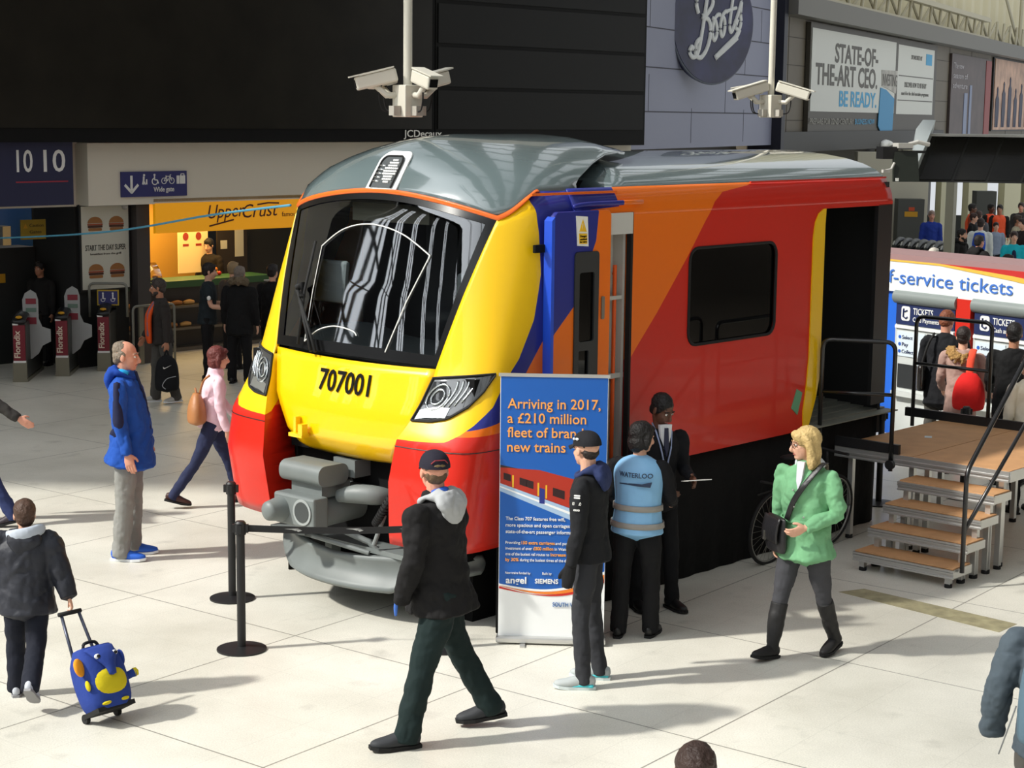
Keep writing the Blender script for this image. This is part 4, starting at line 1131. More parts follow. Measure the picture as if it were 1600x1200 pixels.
wg = thing('wide_gate_sign', 'navy wide gate sign with arrow, wheelchair, bicycle and luggage symbols', 'sign', FA.p(0.765, 2.64), FA.a)
bm = B(); box2(bm, (0, -0.0, 0), (1.205, -0.03, 0.39)); add('sign_plate', bm, NAVY, wg)
bm = B()
def icon(pts): plate(bm, [pts], lambda u, v, t: Vector((u, -t, v)), 0.03, 0.036)
def stroke(pts, w_=0.016):
    for a, b_ in zip(pts, pts[1:]):
        d = Vector((b_[0] - a[0], b_[1] - a[1])); n = Vector((-d.y, d.x)).normalized() * w_ / 2
        icon([(a[0] + n.x, a[1] + n.y), (b_[0] + n.x, b_[1] + n.y), (b_[0] - n.x, b_[1] - n.y), (a[0] - n.x, a[1] - n.y)])
def disc(x, y, r, n=12): icon([(x + r * math.cos(2 * PI * k / n), y + r * math.sin(2 * PI * k / n)) for k in range(n)])
def hoop(x, y, r, w_=0.012, n=16, a0=0, a1=360): stroke([(x + r * math.cos(R(a0 + (a1 - a0) * k / n)), y + r * math.sin(R(a0 + (a1 - a0) * k / n))) for k in range(n + 1)], w_)
stroke([(0.18, 0.33), (0.18, 0.08)], 0.04); stroke([(0.06, 0.19), (0.185, 0.065)], 0.04); stroke([(0.30, 0.19), (0.175, 0.065)], 0.04)
disc(0.41, 0.335, 0.018); stroke([(0.405, 0.315), (0.40, 0.25), (0.385, 0.19)], 0.03); stroke([(0.40, 0.25), (0.43, 0.19)], 0.02); disc(0.455, 0.26, 0.012); stroke([(0.455, 0.25), (0.455, 0.19)], 0.022)
disc(0.60, 0.335, 0.018); stroke([(0.60, 0.315), (0.60, 0.26), (0.65, 0.255), (0.67, 0.20)], 0.02); hoop(0.605, 0.235, 0.05, 0.014, 14, 100, 350)
hoop(0.775, 0.24, 0.045, 0.010); hoop(0.92, 0.24, 0.045, 0.010); stroke([(0.775, 0.24), (0.815, 0.31), (0.89, 0.31), (0.84, 0.24), (0.775, 0.24)], 0.010); stroke([(0.92, 0.24), (0.885, 0.33), (0.905, 0.335)], 0.010); stroke([(0.84, 0.24), (0.81, 0.325)], 0.010)
icon([(1.01, 0.19), (1.06, 0.19), (1.06, 0.32), (1.01, 0.32)]); icon([(1.07, 0.19), (1.17, 0.19), (1.17, 0.32), (1.07, 0.32)]); stroke([(1.09, 0.32), (1.09, 0.345), (1.15, 0.345), (1.15, 0.32)], 0.012)
add('symbols', bm, SIGN_W, wg)
letters('sign_text', [('Wide gate', 0.77, 0.075, 0.075, 0.38, 'c')], lambda x, y, d: Vector((x, -0.031 - d, y)), SIGN_W, wg, bold=0.012)
bm = B(); cyl(bm, FA.p(0.9, 2.53, -0.1), FA.p(0.9, 2.50, -0.1), 0.05); ball(bm, FA.p(0.9, 2.49, -0.1), 0.05); o = add('dome_camera', bm, mat('grey_plastic', (150, 150, 148), 0.4), None, smooth=True); tag(o, 'small grey dome under the pale fascia above the gates', 'camera')

# recess under the fascia, dark back walls
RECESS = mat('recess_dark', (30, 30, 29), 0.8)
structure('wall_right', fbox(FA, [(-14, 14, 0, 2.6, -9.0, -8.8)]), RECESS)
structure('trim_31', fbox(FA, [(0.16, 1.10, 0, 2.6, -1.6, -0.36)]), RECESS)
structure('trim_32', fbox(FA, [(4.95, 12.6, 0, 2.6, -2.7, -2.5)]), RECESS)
structure('wall_lower', fbox(FB, [(-1.0, 34, 0, 3.32, -1.6, -1.1)]), mat('wall_lower_grey', (74, 72, 68), 0.7))  # plain dark grey wall below the cladding
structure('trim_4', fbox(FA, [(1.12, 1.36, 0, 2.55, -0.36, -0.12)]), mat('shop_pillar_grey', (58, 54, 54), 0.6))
# things behind the gates
blu = thing('shop_hoarding', 'bright blue panels behind the gates under the platform sign', 'panel', FA.p(-4.2, 0, -4.0), FA.a)
bm = B(); box2(bm, (-4.5, 0, 0.6), (5.8, 0.1, 2.6)); add('blue_panel', bm, mat('blue_panel', (28, 98, 190), 0.5), blu)
bm = B(); box2(bm, (-4.5, -0.02, 1.55), (5.8, 0.0, 1.62)); box2(bm, (5.0, -0.3, 0), (5.15, -0.05, 2.0)); add('pale_frame', bm, mat('pale_grey', (160, 158, 150), 0.5), blu)
fen = thing('gate_fence', 'dark vertical bar fence beside the gates at the left edge', 'fence', FA.p(-2.3, 0, -0.4), FA.a)
bm = B()
for k in range(9): cyl(bm, (-0.9 + k * 0.16, 0, 0), (-0.9 + k * 0.16, 0, 1.55), 0.012, seg=8)
box2(bm, (-0.95, -0.015, 1.5), (0.45, 0.015, 1.55)); box2(bm, (-0.95, -0.015, 0.1), (0.45, 0.015, 0.14)); add('bars', bm, mat('fence_navy', (26, 28, 48), 0.5), fen)
cab = thing('gate_cabinet', 'tall dark cabinet with yellow stickers behind the ticket gates', 'cabinet', FA.p(-1.32, 0, -1.5), FA.a)
bm = B(); box2(bm, (0, 0, 0), (1.45, 0.5, 1.82)); add('cabinet_body', bm, mat('cabinet_dark', (34, 36, 35), 0.6), cab)
bm = B(); box2(bm, (0.62, -0.006, 1.28), (0.92, 0, 1.42)); add('yellow_sticker', bm, mat('sticker_amber', (190, 140, 20), 0.6), cab)
bm = B(); box2(bm, (0.68, -0.006, 1.44), (0.80, 0, 1.52)); add('orange_sticker', bm, mat('sticker_orange', (190, 70, 30), 0.6), cab)
ys = thing('warning_sign', 'dim yellow hanging notice above the dark gate cabinet', 'sign', FA.p(-0.55, 2.0, -0.7), FA.a)
bm = B(); box2(bm, (0, 0, 0), (0.42, 0.03, 0.30)); add('notice', bm, mat('notice_yellow', (150, 124, 22), 0.6), ys)
letters('notice_text', [('Caution', 0.14, 0.19, 0.05, 0.24, 'l'), ('Gates', 0.14, 0.09, 0.05, 0.2, 'l')], lambda x, y, d: Vector((x, -0.002 - d, y)), mat('notice_dark', (70, 58, 18), 0.6), ys)
bm = B(); icon2 = plate(bm, [[(0.03, 0.17), (0.11, 0.17), (0.07, 0.25)]], lambda u, v, t: Vector((u, -t, v)), 0.0, 0.004); add('notice_symbol', bm, mat('notice_orange', (190, 140, 20), 0.6), ys)
bm = B(); box2(bm, (0.2, 0.01, 0.30), (0.22, 0.03, 0.55)); add('hanger', bm, BLACK, ys)

# burger poster
po = thing('burger_poster', 'white poster with four burgers reading start the day super', 'poster', FA.p(0.22, 1.22, -0.30), FA.a)
bm = B(); box2(bm, (-0.03, 0, -0.03), (0.87, -0.04, 1.31)); add('poster_frame', bm, mat('poster_frame', (24, 24, 24), 0.5), po)
bm = B(); box2(bm, (0, -0.04, 0), (0.84, -0.045, 1.28)); add('poster_sheet', bm, mat('poster_white', (196, 196, 184), 0.5), po)
letters('poster_text', [('START THE DAY SUPER', 0.42, 0.60, 0.085, 0.72, 'c'), ('breakfast from the grill', 0.42, 0.53, 0.03, 0.55, 'c')], lambda x, y, d: Vector((x, -0.046 - d, y)), mat('poster_ink', (60, 58, 54), 0.6), po, bold=0.01)
BUN, PATTY, GREEN_L = mat('bun_brown', (150, 100, 52), 0.6), mat('patty_dark', (74, 42, 28), 0.7), mat('lettuce', (90, 120, 50), 0.7)
for (x, z) in ((0.24, 0.90), (0.62, 0.90), (0.24, 0.17), (0.62, 0.17)):
    bm = B(); plate(bm, [[(x + 0.13 * math.cos(R(a)), z + 0.12 + 0.10 * math.sin(R(a))) for a in range(0, 181, 15)]], lambda u, v, t: Vector((u, -t, v)), 0.045, 0.05)
    plate(bm, [rrect(x - 0.12, z - 0.0, x + 0.12, z + 0.045, 0.02, 3)], lambda u, v, t: Vector((u, -t, v)), 0.045, 0.05); bg_ = add('burger_picture', bm, BUN, po)
    bm = B(); plate(bm, [rrect(x - 0.13, z + 0.05, x + 0.13, z + 0.085, 0.01, 2)], lambda u, v, t: Vector((u, -t, v)), 0.045, 0.051); add('patty_picture', bm, PATTY, bg_)
    bm = B(); plate(bm, [rrect(x - 0.135, z + 0.088, x + 0.135, z + 0.112, 0.008, 2)], lambda u, v, t: Vector((u, -t, v)), 0.045, 0.0505); add('filling_picture', bm, mat('filling_red', (150, 70, 40), 0.6), bg_)

# ------------------------------------------------------------------ sandwich shop
ORG = mat('shop_sign_orange', (236, 160, 12), 0.45, emit=0.35)
ssn = thing('shop_sign', 'lit orange Upper Crust shop sign under the pale fascia', 'sign', FA.p(1.38, 2.06, -0.05), FA.a)
bm = B(); box2(bm, (0, 0, 0), (3.4, -0.06, 0.47)); add('sign_box', bm, ORG, ssn)
INKB = mat('sign_maroon', (74, 22, 18), 0.6)
sl = lambda x, y, d: Vector((x, -0.062 - d, y))
letters('shop_name', [('Upper', 1.00, 0.20, 0.22, 0.72, 'l'), ('Crust', 1.68, 0.17, 0.22, 0.72, 'l')], lambda x, y, d: sl(x, y + 0.03 * (x - 1), d), INKB, ssn, bold=0.0, shear=0.25)
letters('shop_tagline', [('famously', 2.48, 0.19, 0.08, 0.42, 'l')], sl, INKB, ssn)
bm = B()
stroke2 = lambda pts, w_: [plate(bm, [[(a[0], a[1] - w_), (b_[0], b_[1] - w_), (b_[0], b_[1] + w_), (a[0], a[1] + w_)]], lambda u, v, t: Vector((u, -t, v)), 0.06, 0.07) for a, b_ in zip(pts, pts[1:])]
stroke2([(1.02, 0.08), (1.5, 0.17)], 0.012); stroke2([(1.98, 0.40), (2.2, 0.425), (2.42, 0.415)], 0.012)
add('name_flourish', bm, INKB, ssn)
# shop room behind
structure('wall_front', fbox(FA, [(1.36, 4.6, 0, 2.55, -3.4, -3.3), (1.36, 4.6, 2.55, 2.6, -3.4, 0)]), mat('shop_wall_amber', (196, 150, 62), 0.6))
bm = B()
for k in range(6): FA.box(bm, 1.40, 2.1, 1.35 + k * 0.12, 1.46 + k * 0.12, -3.29, -3.27)
structure('trim_5', bm, mat('shop_boards', (214, 178, 104), 0.6))
sl_d = bpy.data.lights.new('shop_ceiling_lamp', 'AREA'); sl_d.energy = 130; sl_d.color = (1.0, 0.66, 0.24); sl_d.shape = 'RECTANGLE'; sl_d.size = 2.6; sl_d.size_y = 1.6
sl_o = bpy.data.objects.new('shop_ceiling_lamp', sl_d); COL.objects.link(sl_o); sl_o.location = FA.p(2.9, 2.5, -2.2)
cnt = thing('shop_counter', 'dark sandwich shop counter with green edge and sloping display glass', 'counter', FA.p(1.42, 0, -1.0), FA.a)
bm = B(); box2(bm, (0, 0.25, 0), (3.1, 0.8, 1.05)); add('counter_body', bm, mat('counter_dark', (40, 32, 26), 0.5), cnt)
bm = B(); box2(bm, (-0.02, 0.15, 1.05), (3.12, 0.82, 1.16)); add('green_edge', bm, mat('counter_green', (38, 82, 40), 0.5), cnt)
bm = B(); box2(bm, (0, 0.0, 0.72), (3.1, 0.25, 0.76)); box2(bm, (0, -0.05, 0.36), (3.1, 0.25, 0.40)); box2(bm, (0, 0.0, 0.0), (3.1, 0.25, 0.06)); add('shelf', bm, mat('shelf_steel', (90, 84, 74), 0.4), cnt)
bm = B(); grid(bm, lambda u, v: Vector((0.05 + 0.9 * u, 0.3 + 0.2 * v * v, 1.16 + 0.3 * v)), 4, 6); solid(add('display_glass', bm, glass('display_case_glass', (250, 250, 245), 0.92), cnt, smooth=True), 0.006)
rnd = random.Random(3)
FOODS = [('baguette', 'bread', (196, 140, 66)), ('bread_roll', 'bread', (176, 118, 52)), ('wrapped_sandwich', 'sandwich', (208, 176, 120))]
spots = ['at the left end of the upper shelf', 'second from left on the upper shelf', 'third from left on the upper shelf', 'fourth from left on the upper shelf', 'fifth from left on the upper shelf', 'sixth from left on the upper shelf']
def food(name, lab, cat, u, z, o, m, sh, grp):
    bm = B()
    if sh == 0: loft(bm, [FA.p(u - 0.1, z, o), FA.p(u, z + 0.01, o + 0.01), FA.p(u + 0.1, z, o)], [(0.03, 0.025), (0.042, 0.036), (0.03, 0.025)], side=(0, 0, 1), seg=10)
    elif sh == 1: ball(bm, FA.p(u, z + 0.015, o), (0.055, 0.055, 0.045), 12, 8)
    else: ball(bm, FA.p(u, z + 0.005, o), (0.038, 0.038, 0.038), 12, 8)
    tag(add(name, bm, m, None, smooth=True), lab, cat, grp)
BREAD = [mat('crust_a', (190, 132, 60), 0.6), mat('crust_b', (160, 104, 44), 0.6), mat('crust_c', (206, 160, 92), 0.6)]
for k in range(6): food('baguette', 'golden baguette lying on the upper shelf under the green counter edge, %s' % ('leftmost', 'second from the left', 'third from the left', 'fourth from the left', 'fifth from the left', 'rightmost')[k], 'bread', 1.56 + k * 0.24, 0.795, -1.12, BREAD[k % 3], 0, 'baguettes on the upper shop shelf')
for k in range(5): food('baguette', 'golden baguette lying on the lower shelf of the shop counter, %s' % ('leftmost', 'second from the left', 'third from the left', 'fourth from the left', 'rightmost')[k], 'bread', 1.58 + k * 0.27, 0.436, -1.08, BREAD[(k + 1) % 3], 0, 'baguettes on the lower shop shelf')
for k in range(5): food('bread_roll', 'filled roll behind the glass on the counter top, %s' % ('leftmost', 'second from the left', 'third from the left', 'fourth from the left', 'rightmost')[k], 'bread', 1.56 + k * 0.2, 1.20, -1.5, BREAD[k % 3], 1, 'rolls on the shop counter')
FR = [((190, 40, 24), 'red apple'), ((96, 140, 40), 'green apple'), ((206, 176, 40), 'yellow lemon'), ((214, 120, 30), 'orange')]
wh = ('at the back left of the heap', 'at the back middle of the heap', 'at the back right of the heap', 'at the front left of the heap', 'at the front middle of the heap', 'at the front right of the heap', 'on the left of the top row', 'on the right of the top row')
for k in range(8):
    c_, nm = FR[(k * 3 + k // 3) % 4]
    u = 3.52 + (k % 3) * 0.085 if k < 6 else 3.56 + (k - 6) * 0.085
    food(nm.replace(' ', '_'), '%s on the green shop counter, %s' % (nm, wh[k]), 'fruit', u, 1.20 if k < 6 else 1.265, -1.62 + (0.085 if 3 <= k < 6 else 0.0) + (0.04 if k >= 6 else 0), mat('fruit_%d' % (FR.index((c_, nm))), c_, 0.4), 2, 'fruit heaped on the shop counter')
mb = thing('menu_panel', 'cream menu panel with two red pictures behind the shop counter', 'sign', FA.p(3.45, 1.35, -2.4), FA.a)
bm = B(); box2(bm, (0, 0, -0.2), (0.62, 0.03, 0.72)); add('menu_sheet', bm, mat('menu_cream', (228, 196, 128), 0.5, emit=0.25), mb)
bm = B()
for x in (0.15, 0.42): plate(bm, [[(x + 0.06 * math.cos(R(a)), 0.44 + 0.07 * math.sin(R(a))) for a in range(0, 360, 30)]], lambda u, v, t: Vector((u, -t, v)), 0.0, 0.006); box2(bm, (x - 0.06, -0.006, 0.27), (x + 0.06, 0, 0.31))
add('menu_pictures', bm, mat('menu_red', (150, 48, 30), 0.6), mb)
m2 = thing('notice_board', 'small white notices on the dark shop wall beside the menu panel', 'notice', FA.p(4.25, 1.25, -2.3), FA.a)
bm = B(); box2(bm, (-0.05, 0.0, -0.3), (0.6, 0.03, 0.75)); add('board', bm, mat('board_dark', (36, 26, 18), 0.7), m2)
bm = B(); box2(bm, (0.02, -0.006, 0.3), (0.16, 0, 0.45)); box2(bm, (0.33, -0.006, 0.15), (0.52, 0, 0.68)); add('notices', bm, mat('notice_white', (190, 188, 176), 0.6), m2)
pic = thing('framed_picture', 'small dark framed picture on the amber shop wall', 'picture', FA.p(2.55, 1.75, -3.28), FA.a)
bm = B(); box2(bm, (0, 0, 0), (0.28, -0.03, 0.36)); add('picture_frame', bm, mat('picture_brown', (66, 44, 22), 0.6), pic)
cof = thing('coffee_machine', 'dark coffee machine on the back of the shop counter', 'coffee machine', FA.p(1.75, 1.16, -1.75), FA.a)
bm = B(); box2(bm, (-0.2, -0.05, 0), (0.35, 0.2, 0.1)); loft(bm, [(-0.2, 0.05, 0.2), (0.05, 0.05, 0.27), (0.3, 0.05, 0.18)], [0.09, 0.12, 0.08]); box2(bm, (-0.2, 0.0, 0.1), (-0.1, 0.1, 0.2)); add('machine_body', bm, mat('machine_black', (26, 22, 20), 0.4), cof, smooth=True, angle=40)

# ------------------------------------------------------------------ ticket gates
def gate(p, label, paddle=True, sign=False, L_=1.35):
    rz = FA.a
    t = thing('ticket_gate', label, 'ticket gate', p, rz - R(40), 'ticket gates by the platform 10 sign')
    bm = B(); box2(bm, (-0.10, 0.02, 0.05), (0.10, L_, 0.88)); o = add('gate_body', bm, mat('gate_grey', (52, 54, 52), 0.4), t); bevel(o, 0.02)
    bm = B(); box2(bm, (-0.10, -0.01, 0), (0.10, 0.06, 0.29)); box2(bm, (-0.11, 0.0, 0), (0.11, L_, 0.05)); add('kick_plate', bm, mat('gate_steel', (128, 124, 108), 0.4, metal=0.5), t)
    bm = B(); box2(bm, (-0.085, -0.012, 0.30), (0.085, 0.02, 0.84)); ad = add('advert_strip', bm, mat('advert_maroon', (118, 18, 36), 0.5), t)
    bm = B(); box2(bm, (-0.09, -0.014, 0.285), (0.09, 0.02, 0.315)); box2(bm, (-0.09, -0.014, 0.84), (-0.01, 0.02, 0.89)); add('white_trim', bm, SIGN_W, ad)
    letters('advert_name', [('Floradix', 0, -0.032, 0.085, 0.40, 'c')], lambda x, y, d: Vector((-y - 0.02, -0.013 - d, 0.56 + x)), mat('advert_cream', (222, 206, 186), 0.6), ad, bold=0.02)
    bm = B(); loft(bm, [(0, -0.02, 0.88), (0, 0.2, 0.95), (0, 0.5 * L_, 0.97), (0, 0.75 * L_, 0.94), (0, L_, 0.88)], [(0.10, 0.03), (0.10, 0.05), (0.10, 0.06), (0.10, 0.05), (0.1, 0.03)], side=(1, 0, 0), seg=12); add('gate_top', bm, mat('gate_top_black', (26, 28, 30), 0.35), t, smooth=True)
    bm = B(); ball(bm, (0.0, 0.02, 0.955), (0.05, 0.06, 0.022), 12, 8); add('card_reader', bm, mat('reader_yellow', (206, 150, 20), 0.5), t, smooth=True)
    bm = B(); box2(bm, (-0.115, 0.2, 0.80), (-0.10, 0.27, 0.88)); box2(bm, (-0.115, 0.2, 0.32), (-0.10, 0.27, 0.40)); add('sensor_window', bm, mat('sensor_pale', (120, 122, 118), 0.4), t)
    if paddle:
        bm = B()
        plate(bm, [[(0.02, 1.18), (0.06, 1.28), (0.14, 1.33), (0.22, 1.28), (0.25, 1.18), (0.25, 0.90), (0.30, 0.78), (0.42, 0.74), (0.42, 0.56), (0.30, 0.50), (0.24, 0.38), (0.14, 0.30), (0.04, 0.30)]], lambda u, v, t_: Vector((u - 0.02, 0.32 + t_, v)), 0.0, 0.02)
        pd = add('gate_paddle', bm, mat('paddle_grey', (150, 152, 152), 0.4), t)
        bm = B(); box2(bm, (0.05, 0.312, 1.12), (0.20, 0.32, 1.20)); add('paddle_print', bm, mat('paddle_red', (126, 28, 46), 0.5), pd)
        bm = B(); box2(bm, (0.05, 0.312, 0.82), (0.20, 0.32, 0.92)); add('paddle_logo', bm, mat('paddle_red', (126, 28, 46), 0.5), pd)
        bm = B(); box2(bm, (0.05, 0.312, 1.0), (0.20, 0.32, 1.06)); add('paddle_text', bm, mat('paddle_green', (92, 116, 104), 0.5), pd)
    if sign:
        bm = B(); pipe(bm, smooth_corners([(-0.25, 0.35, 0.8), (-0.25, 0.35, 1.32), (0.32, 0.35, 1.32), (0.32, 0.35, 0.8)], 0.08), 0.02); fr_ = add('gate_hoop', bm, mat('hoop_grey', (120, 120, 112), 0.4), t, smooth=True)
        bm = B(); box2(bm, (-0.13, 0.33, 0.98), (0.20, 0.35, 1.22)); sp_ = add('access_sign', bm, mat('access_yellow', (180, 150, 30), 0.5), fr_)
        bm = B(); box2(bm, (-0.11, 0.32, 1.0), (0.18, 0.33, 1.20)); add('access_panel', bm, NAVY, sp_)
        bm = B(); 
        for x in (-0.04, 0.11):
            ball(bm, (x, 0.318, 1.17), (0.015, 0.004, 0.015), 8, 6); box2(bm, (x - 0.01, 0.316, 1.08), (x + 0.012, 0.32, 1.155)); box2(bm, (x - 0.01, 0.316, 1.08), (x + 0.04, 0.32, 1.095)); pipe(bm, [(x + 0.03 * math.cos(q), 0.318, 1.07 + 0.03 * math.sin(q)) for q in [k * 0.5 + 2.6 for k in range(9)]], 0.005, seg=5)
        add('access_symbols', bm, SIGN_W, sp_)
    return t
gate(at_z(32, 597), 'ticket gate with maroon advert strip nearest the left edge')
gate(at_z(98, 588), 'ticket gate with maroon advert strip, middle of the three')
gate(at_z(163, 580), 'wide ticket gate with wheelchair sign hoop beside the shop', paddle=False, sign=True, L_=0.8)
lk = thing('wide_gate_barrier', 'grey metal hoop barrier between the wide gate and the shop pillar', 'barrier', FA.p(0.62, 0, 0.5), FA.a)
bm = B(); pipe(bm, smooth_corners([(0, 0, 0), (0, 0, 1.0), (0.75, 0, 1.0), (0.75, 0, 0)], 0.08), 0.02); add('hoop', bm, mat('hoop_grey', (120, 120, 112), 0.4), lk, smooth=True)
bm = B(); box2(bm, (0.1, -0.02, 0.1), (0.18, 0.02, 0.98)); add('upright', bm, mat('gate_steel', (128, 124, 108), 0.4, metal=0.5), lk)

# blue rope strung across to the train
bm = B()
pts = [Vector((-9.2, 26.0, 2.05)), at_y(0, 372, 24.0), at_y(170, 362, 21.0), at_y(330, 336, 18.0)]
pE = TW(0.80, -1.14, 3.19)
pipe(bm, smooth_path(pts + [pE], 8), 0.012, seg=6)
tag(add('rope', bm, mat('blue_rope', (70, 140, 168), 0.6), None, smooth=True), 'thin blue rope sloping up from the left to the train cab', 'rope')

# ------------------------------------------------------------------ grey-blue wall with round sign
structure('wall_upper', fbox(FB, [(0.0, 9.75, 3.3, 12, -1.0, 0.0)]), mat('cladding_blue_grey', (138, 142, 164), 0.5))
bm = B()
for z in (4.05, 4.95, 5.75, 6.55, 7.5): FB.box(bm, 0.02, 9.7, z, z + 0.025, -0.01, 0.004)
for i, z in enumerate((3.4, 4.07, 4.97, 5.77, 6.57)):
    for u in (1.05, 6.0, 8.6) if i % 2 else (3.7, 7.4): FB.box(bm, u, u + 0.02, z, z + 0.75, -0.01, 0.004)
structure('trim_6', bm, mat('cladding_joint', (62, 62, 74), 0.7))
structure('trim_7', fbox(FB, [(9.70, 10.0, 3.0, 12, -0.6, 0.25)]), mat('dark_navy_edge', (22, 24, 40), 0.5))
bts = thing('round_sign', 'round dark blue glossy shop sign with white script lettering on the grey-blue wall', 'sign', at_y(1107, 36, 39.0), R(42))
bm = B(); cyl(bm, (0, 0, 0), (0, -0.16, 0), 1.28, seg=64); add('sign_disc', bm, mat('sign_disc_blue', (40, 42, 82), 0.3, coat=0.2, mottle=0.55, scale=9), bts, smooth=True, angle=40)
bm = B(); pipe(bm, [(1.29 * math.cos(2 * PI * k / 64), -0.12, 1.29 * math.sin(2 * PI * k / 64)) for k in range(65)], 0.03, seg=6); cyl(bm, (-0.6, 0, 0), (-0.6, 0.3, 0), 0.05); add('sign_rim', bm, mat('sign_rim', (96, 104, 120), 0.3), bts, smooth=True)
bm = B()
def script(pts, r=0.085, sub=6):
    loft(bm, [(0.52 * x + 0.08, -0.17, 0.52 * z + 0.10) for x, z in smooth_path(pts, sub)], [(r * 0.56, 0.025)] * ((len(pts) - 1) * sub + 1), side=(0, 0, 1), seg=8, sub=1)
# B, o, o, t, s with a tail stroke
script([(-0.62, 0.95), (-0.72, 0.35), (-0.86, -0.40), (-1.05, -1.25), (-1.22, -1.55), (-1.45, -1.62), (-1.62, -1.42), (-1.52, -1.22), (-1.38, -1.3)], 0.10)
script([(-1.15, 0.15), (-1.28, 0.55), (-1.15, 1.0), (-0.75, 1.15), (-0.35, 1.0), (-0.30, 0.55), (-0.62, 0.15), (-0.92, 0.02), (-0.5, -0.1), (-0.38, -0.6), (-0.55, -1.2), (-0.92, -1.62), (-1.25, -1.5), (-1.22, -1.05), (-0.95, -0.85)], 0.10)
script([(-0.30, 0.0), (-0.10, -0.1), (0.02, -0.45), (-0.02, -0.75), (-0.16, -0.9), (-0.26, -0.6), (-0.2, -0.15), (0.0, 0.12), (0.2, 0.15)], 0.085)
script([(0.28, 0.12), (0.44, 0.0), (0.5, -0.3), (0.44, -0.6), (0.32, -0.72), (0.22, -0.45), (0.28, 0.0), (0.48, 0.28), (0.66, 0.3)], 0.085)
script([(0.95, 0.85), (0.86, 0.3), (0.8, -0.2), (0.84, -0.5), (0.96, -0.48), (1.1, -0.2)], 0.085); script([(0.62, 0.32), (0.95, 0.42), (1.2, 0.48)], 0.07)
script([(1.1, -0.2), (1.35, 0.35), (1.5, 0.75), (1.46, 0.3), (1.5, -0.1), (1.38, -0.42), (1.18, -0.3), (1.3, 0.0)], 0.085)
script([(1.42, -0.4), (1.2, -0.72), (0.6, -1.15), (-0.05, -1.62)], 0.12); script([(1.3, -0.75), (0.5, -1.28), (0.0, -1.6)], 0.10)
add('sign_script', bm, mat('sign_script_white', (226, 230, 232), 0.5), bts, smooth=True)

# ------------------------------------------------------------------ brown facade with billboards
BROWN = mat('facade_brown_panel', (98, 90, 76), 0.55, mottle=0.06, scale=12)
structure('wall_side', fbox(FB, [(10.0, 80, 3.1, 6.55, -1.0, -0.02)]), BROWN)
bm = B(); FB.box(bm, 10.0, 80, 6.5, 7.0, -1.0, 0.5); structure('trim_8', bm, mat('facade_cornice', (106, 104, 98), 0.55))
bm = B()
for z in (3.9, 4.6, 5.3, 6.0): FB.box(bm, 10.0, 79, z, z + 0.02, -0.02, -0.012)
for u in range(11, 78, 4): FB.box(bm, u, u + 0.03, 3.1, 6.5, -0.02, -0.012)
structure('trim_9', bm, mat('facade_joint', (62, 56, 48), 0.7))
structure('trim_10', fbox(FB, [(10.05, 29.5, 3.1, 3.62, -0.02, 0.2), (29.5, 80, 3.1, 3.3, -0.5, 0.1)]), mat('facade_black', (34, 33, 31), 0.5))
bb = thing('billboard', 'large white billboard reading state-of-the-art CEO be ready on the brown wall', 'billboard', FB.p(12.64, 3.45, 0), FB.a)
bm = B(); box2(bm, (-0.1, 0, 0), (15.6, -0.12, 3.0)); add('billboard_frame', bm, mat('billboard_dark', (70, 66, 58), 0.5), bb)
bm = B(); box2(bm, (0, -0.12, 0.70), (9.5, -0.14, 2.86)); box2(bm, (9.8, -0.12, 0.68), (15.1, -0.14, 2.82)); sheet_b = add('billboard_sheet', bm, mat('billboard_white', (206, 208, 202), 0.5), bb)
GREY_T, BLUE_T = mat('billboard_grey_ink', (92, 90, 86), 0.6), mat('billboard_blue_ink', (74, 160, 206), 0.6)
bl = lambda x, y, d: Vector((x, -0.145 - d, y))
letters('headline', [('STATE-OF-', 7.2, 2.05, 0.50, 4.9, 'r'), ('THE-ART CEO.', 7.2, 1.42, 0.55, 6.8, 'r')], bl, GREY_T, bb, bold=0.022)
letters('headline_blue', [('BE READY.', 7.2, 0.86, 0.42, 4.3, 'r')], bl, BLUE_T, bb, bold=0.022)
letters('footer', [('PREPARE FOR 22ND CENTURY', 0.0, 0.36, 0.16, 4.6, 'l')], bl, mat('footer_pale', (150, 148, 140), 0.6), bb)
letters('footer_blue', [('BUSINESS NOW', 4.75, 0.36, 0.16, 2.3, 'l')], bl, BLUE_T, bb)
bm = B(); plate(bm, [[(7.6, 1.45), (8.3, 1.40), (9.4, 1.15), (9.3, 0.05), (7.9, 0.08), (7.45, 0.32)]], lambda u, v, t: bl(u, v, t), 0.0, 0.02); add('blue_shape', bm, mat('billboard_blue', (72, 144, 190), 0.6), bb)
bm = B(); plate(bm, [[(7.7, 1.98), (9.75, 2.0), (9.75, 1.75), (9.6, 1.3), (8.4, 1.45), (7.75, 1.5)]], lambda u, v, t: bl(u, v, t), -0.004, 0.01); add('grey_shape', bm, mat('billboard_mottled', (168, 166, 160), 0.6, mottle=0.4, scale=18), bb)
letters('shape_text', [('INVESTING', 8.75, 1.52, 0.36, 1.9, 'c')], lambda x, y, d: bl(x, y, 0.012 + d), GREY_T, bb)
bm = B(); box2(bm, (9.95, -0.14, 1.86), (15.0, -0.146, 1.89)); box2(bm, (9.95, -0.14, 1.10), (15.0, -0.146, 1.13)); box2(bm, (9.5, -0.12, 0.7), (9.8, -0.142, 2.86)); add('rule_lines', bm, GREY_T, bb)
letters('small_print', [('SPONSORED BY', 12.4, 2.42, 0.14, 1.6, 'c'), ('DISCOVER HOW TO BE READY', 12.4, 1.53, 0.16, 3.2, 'c'), ('search for the chief executive programme', 12.4, 1.28, 0.12, 4.0, 'c')], bl, GREY_T, bb)
bm = B(); box2(bm, (13.8, -0.14, 2.3), (14.7, -0.15, 2.66)); add('logo_block', bm, BLUE_T, bb)
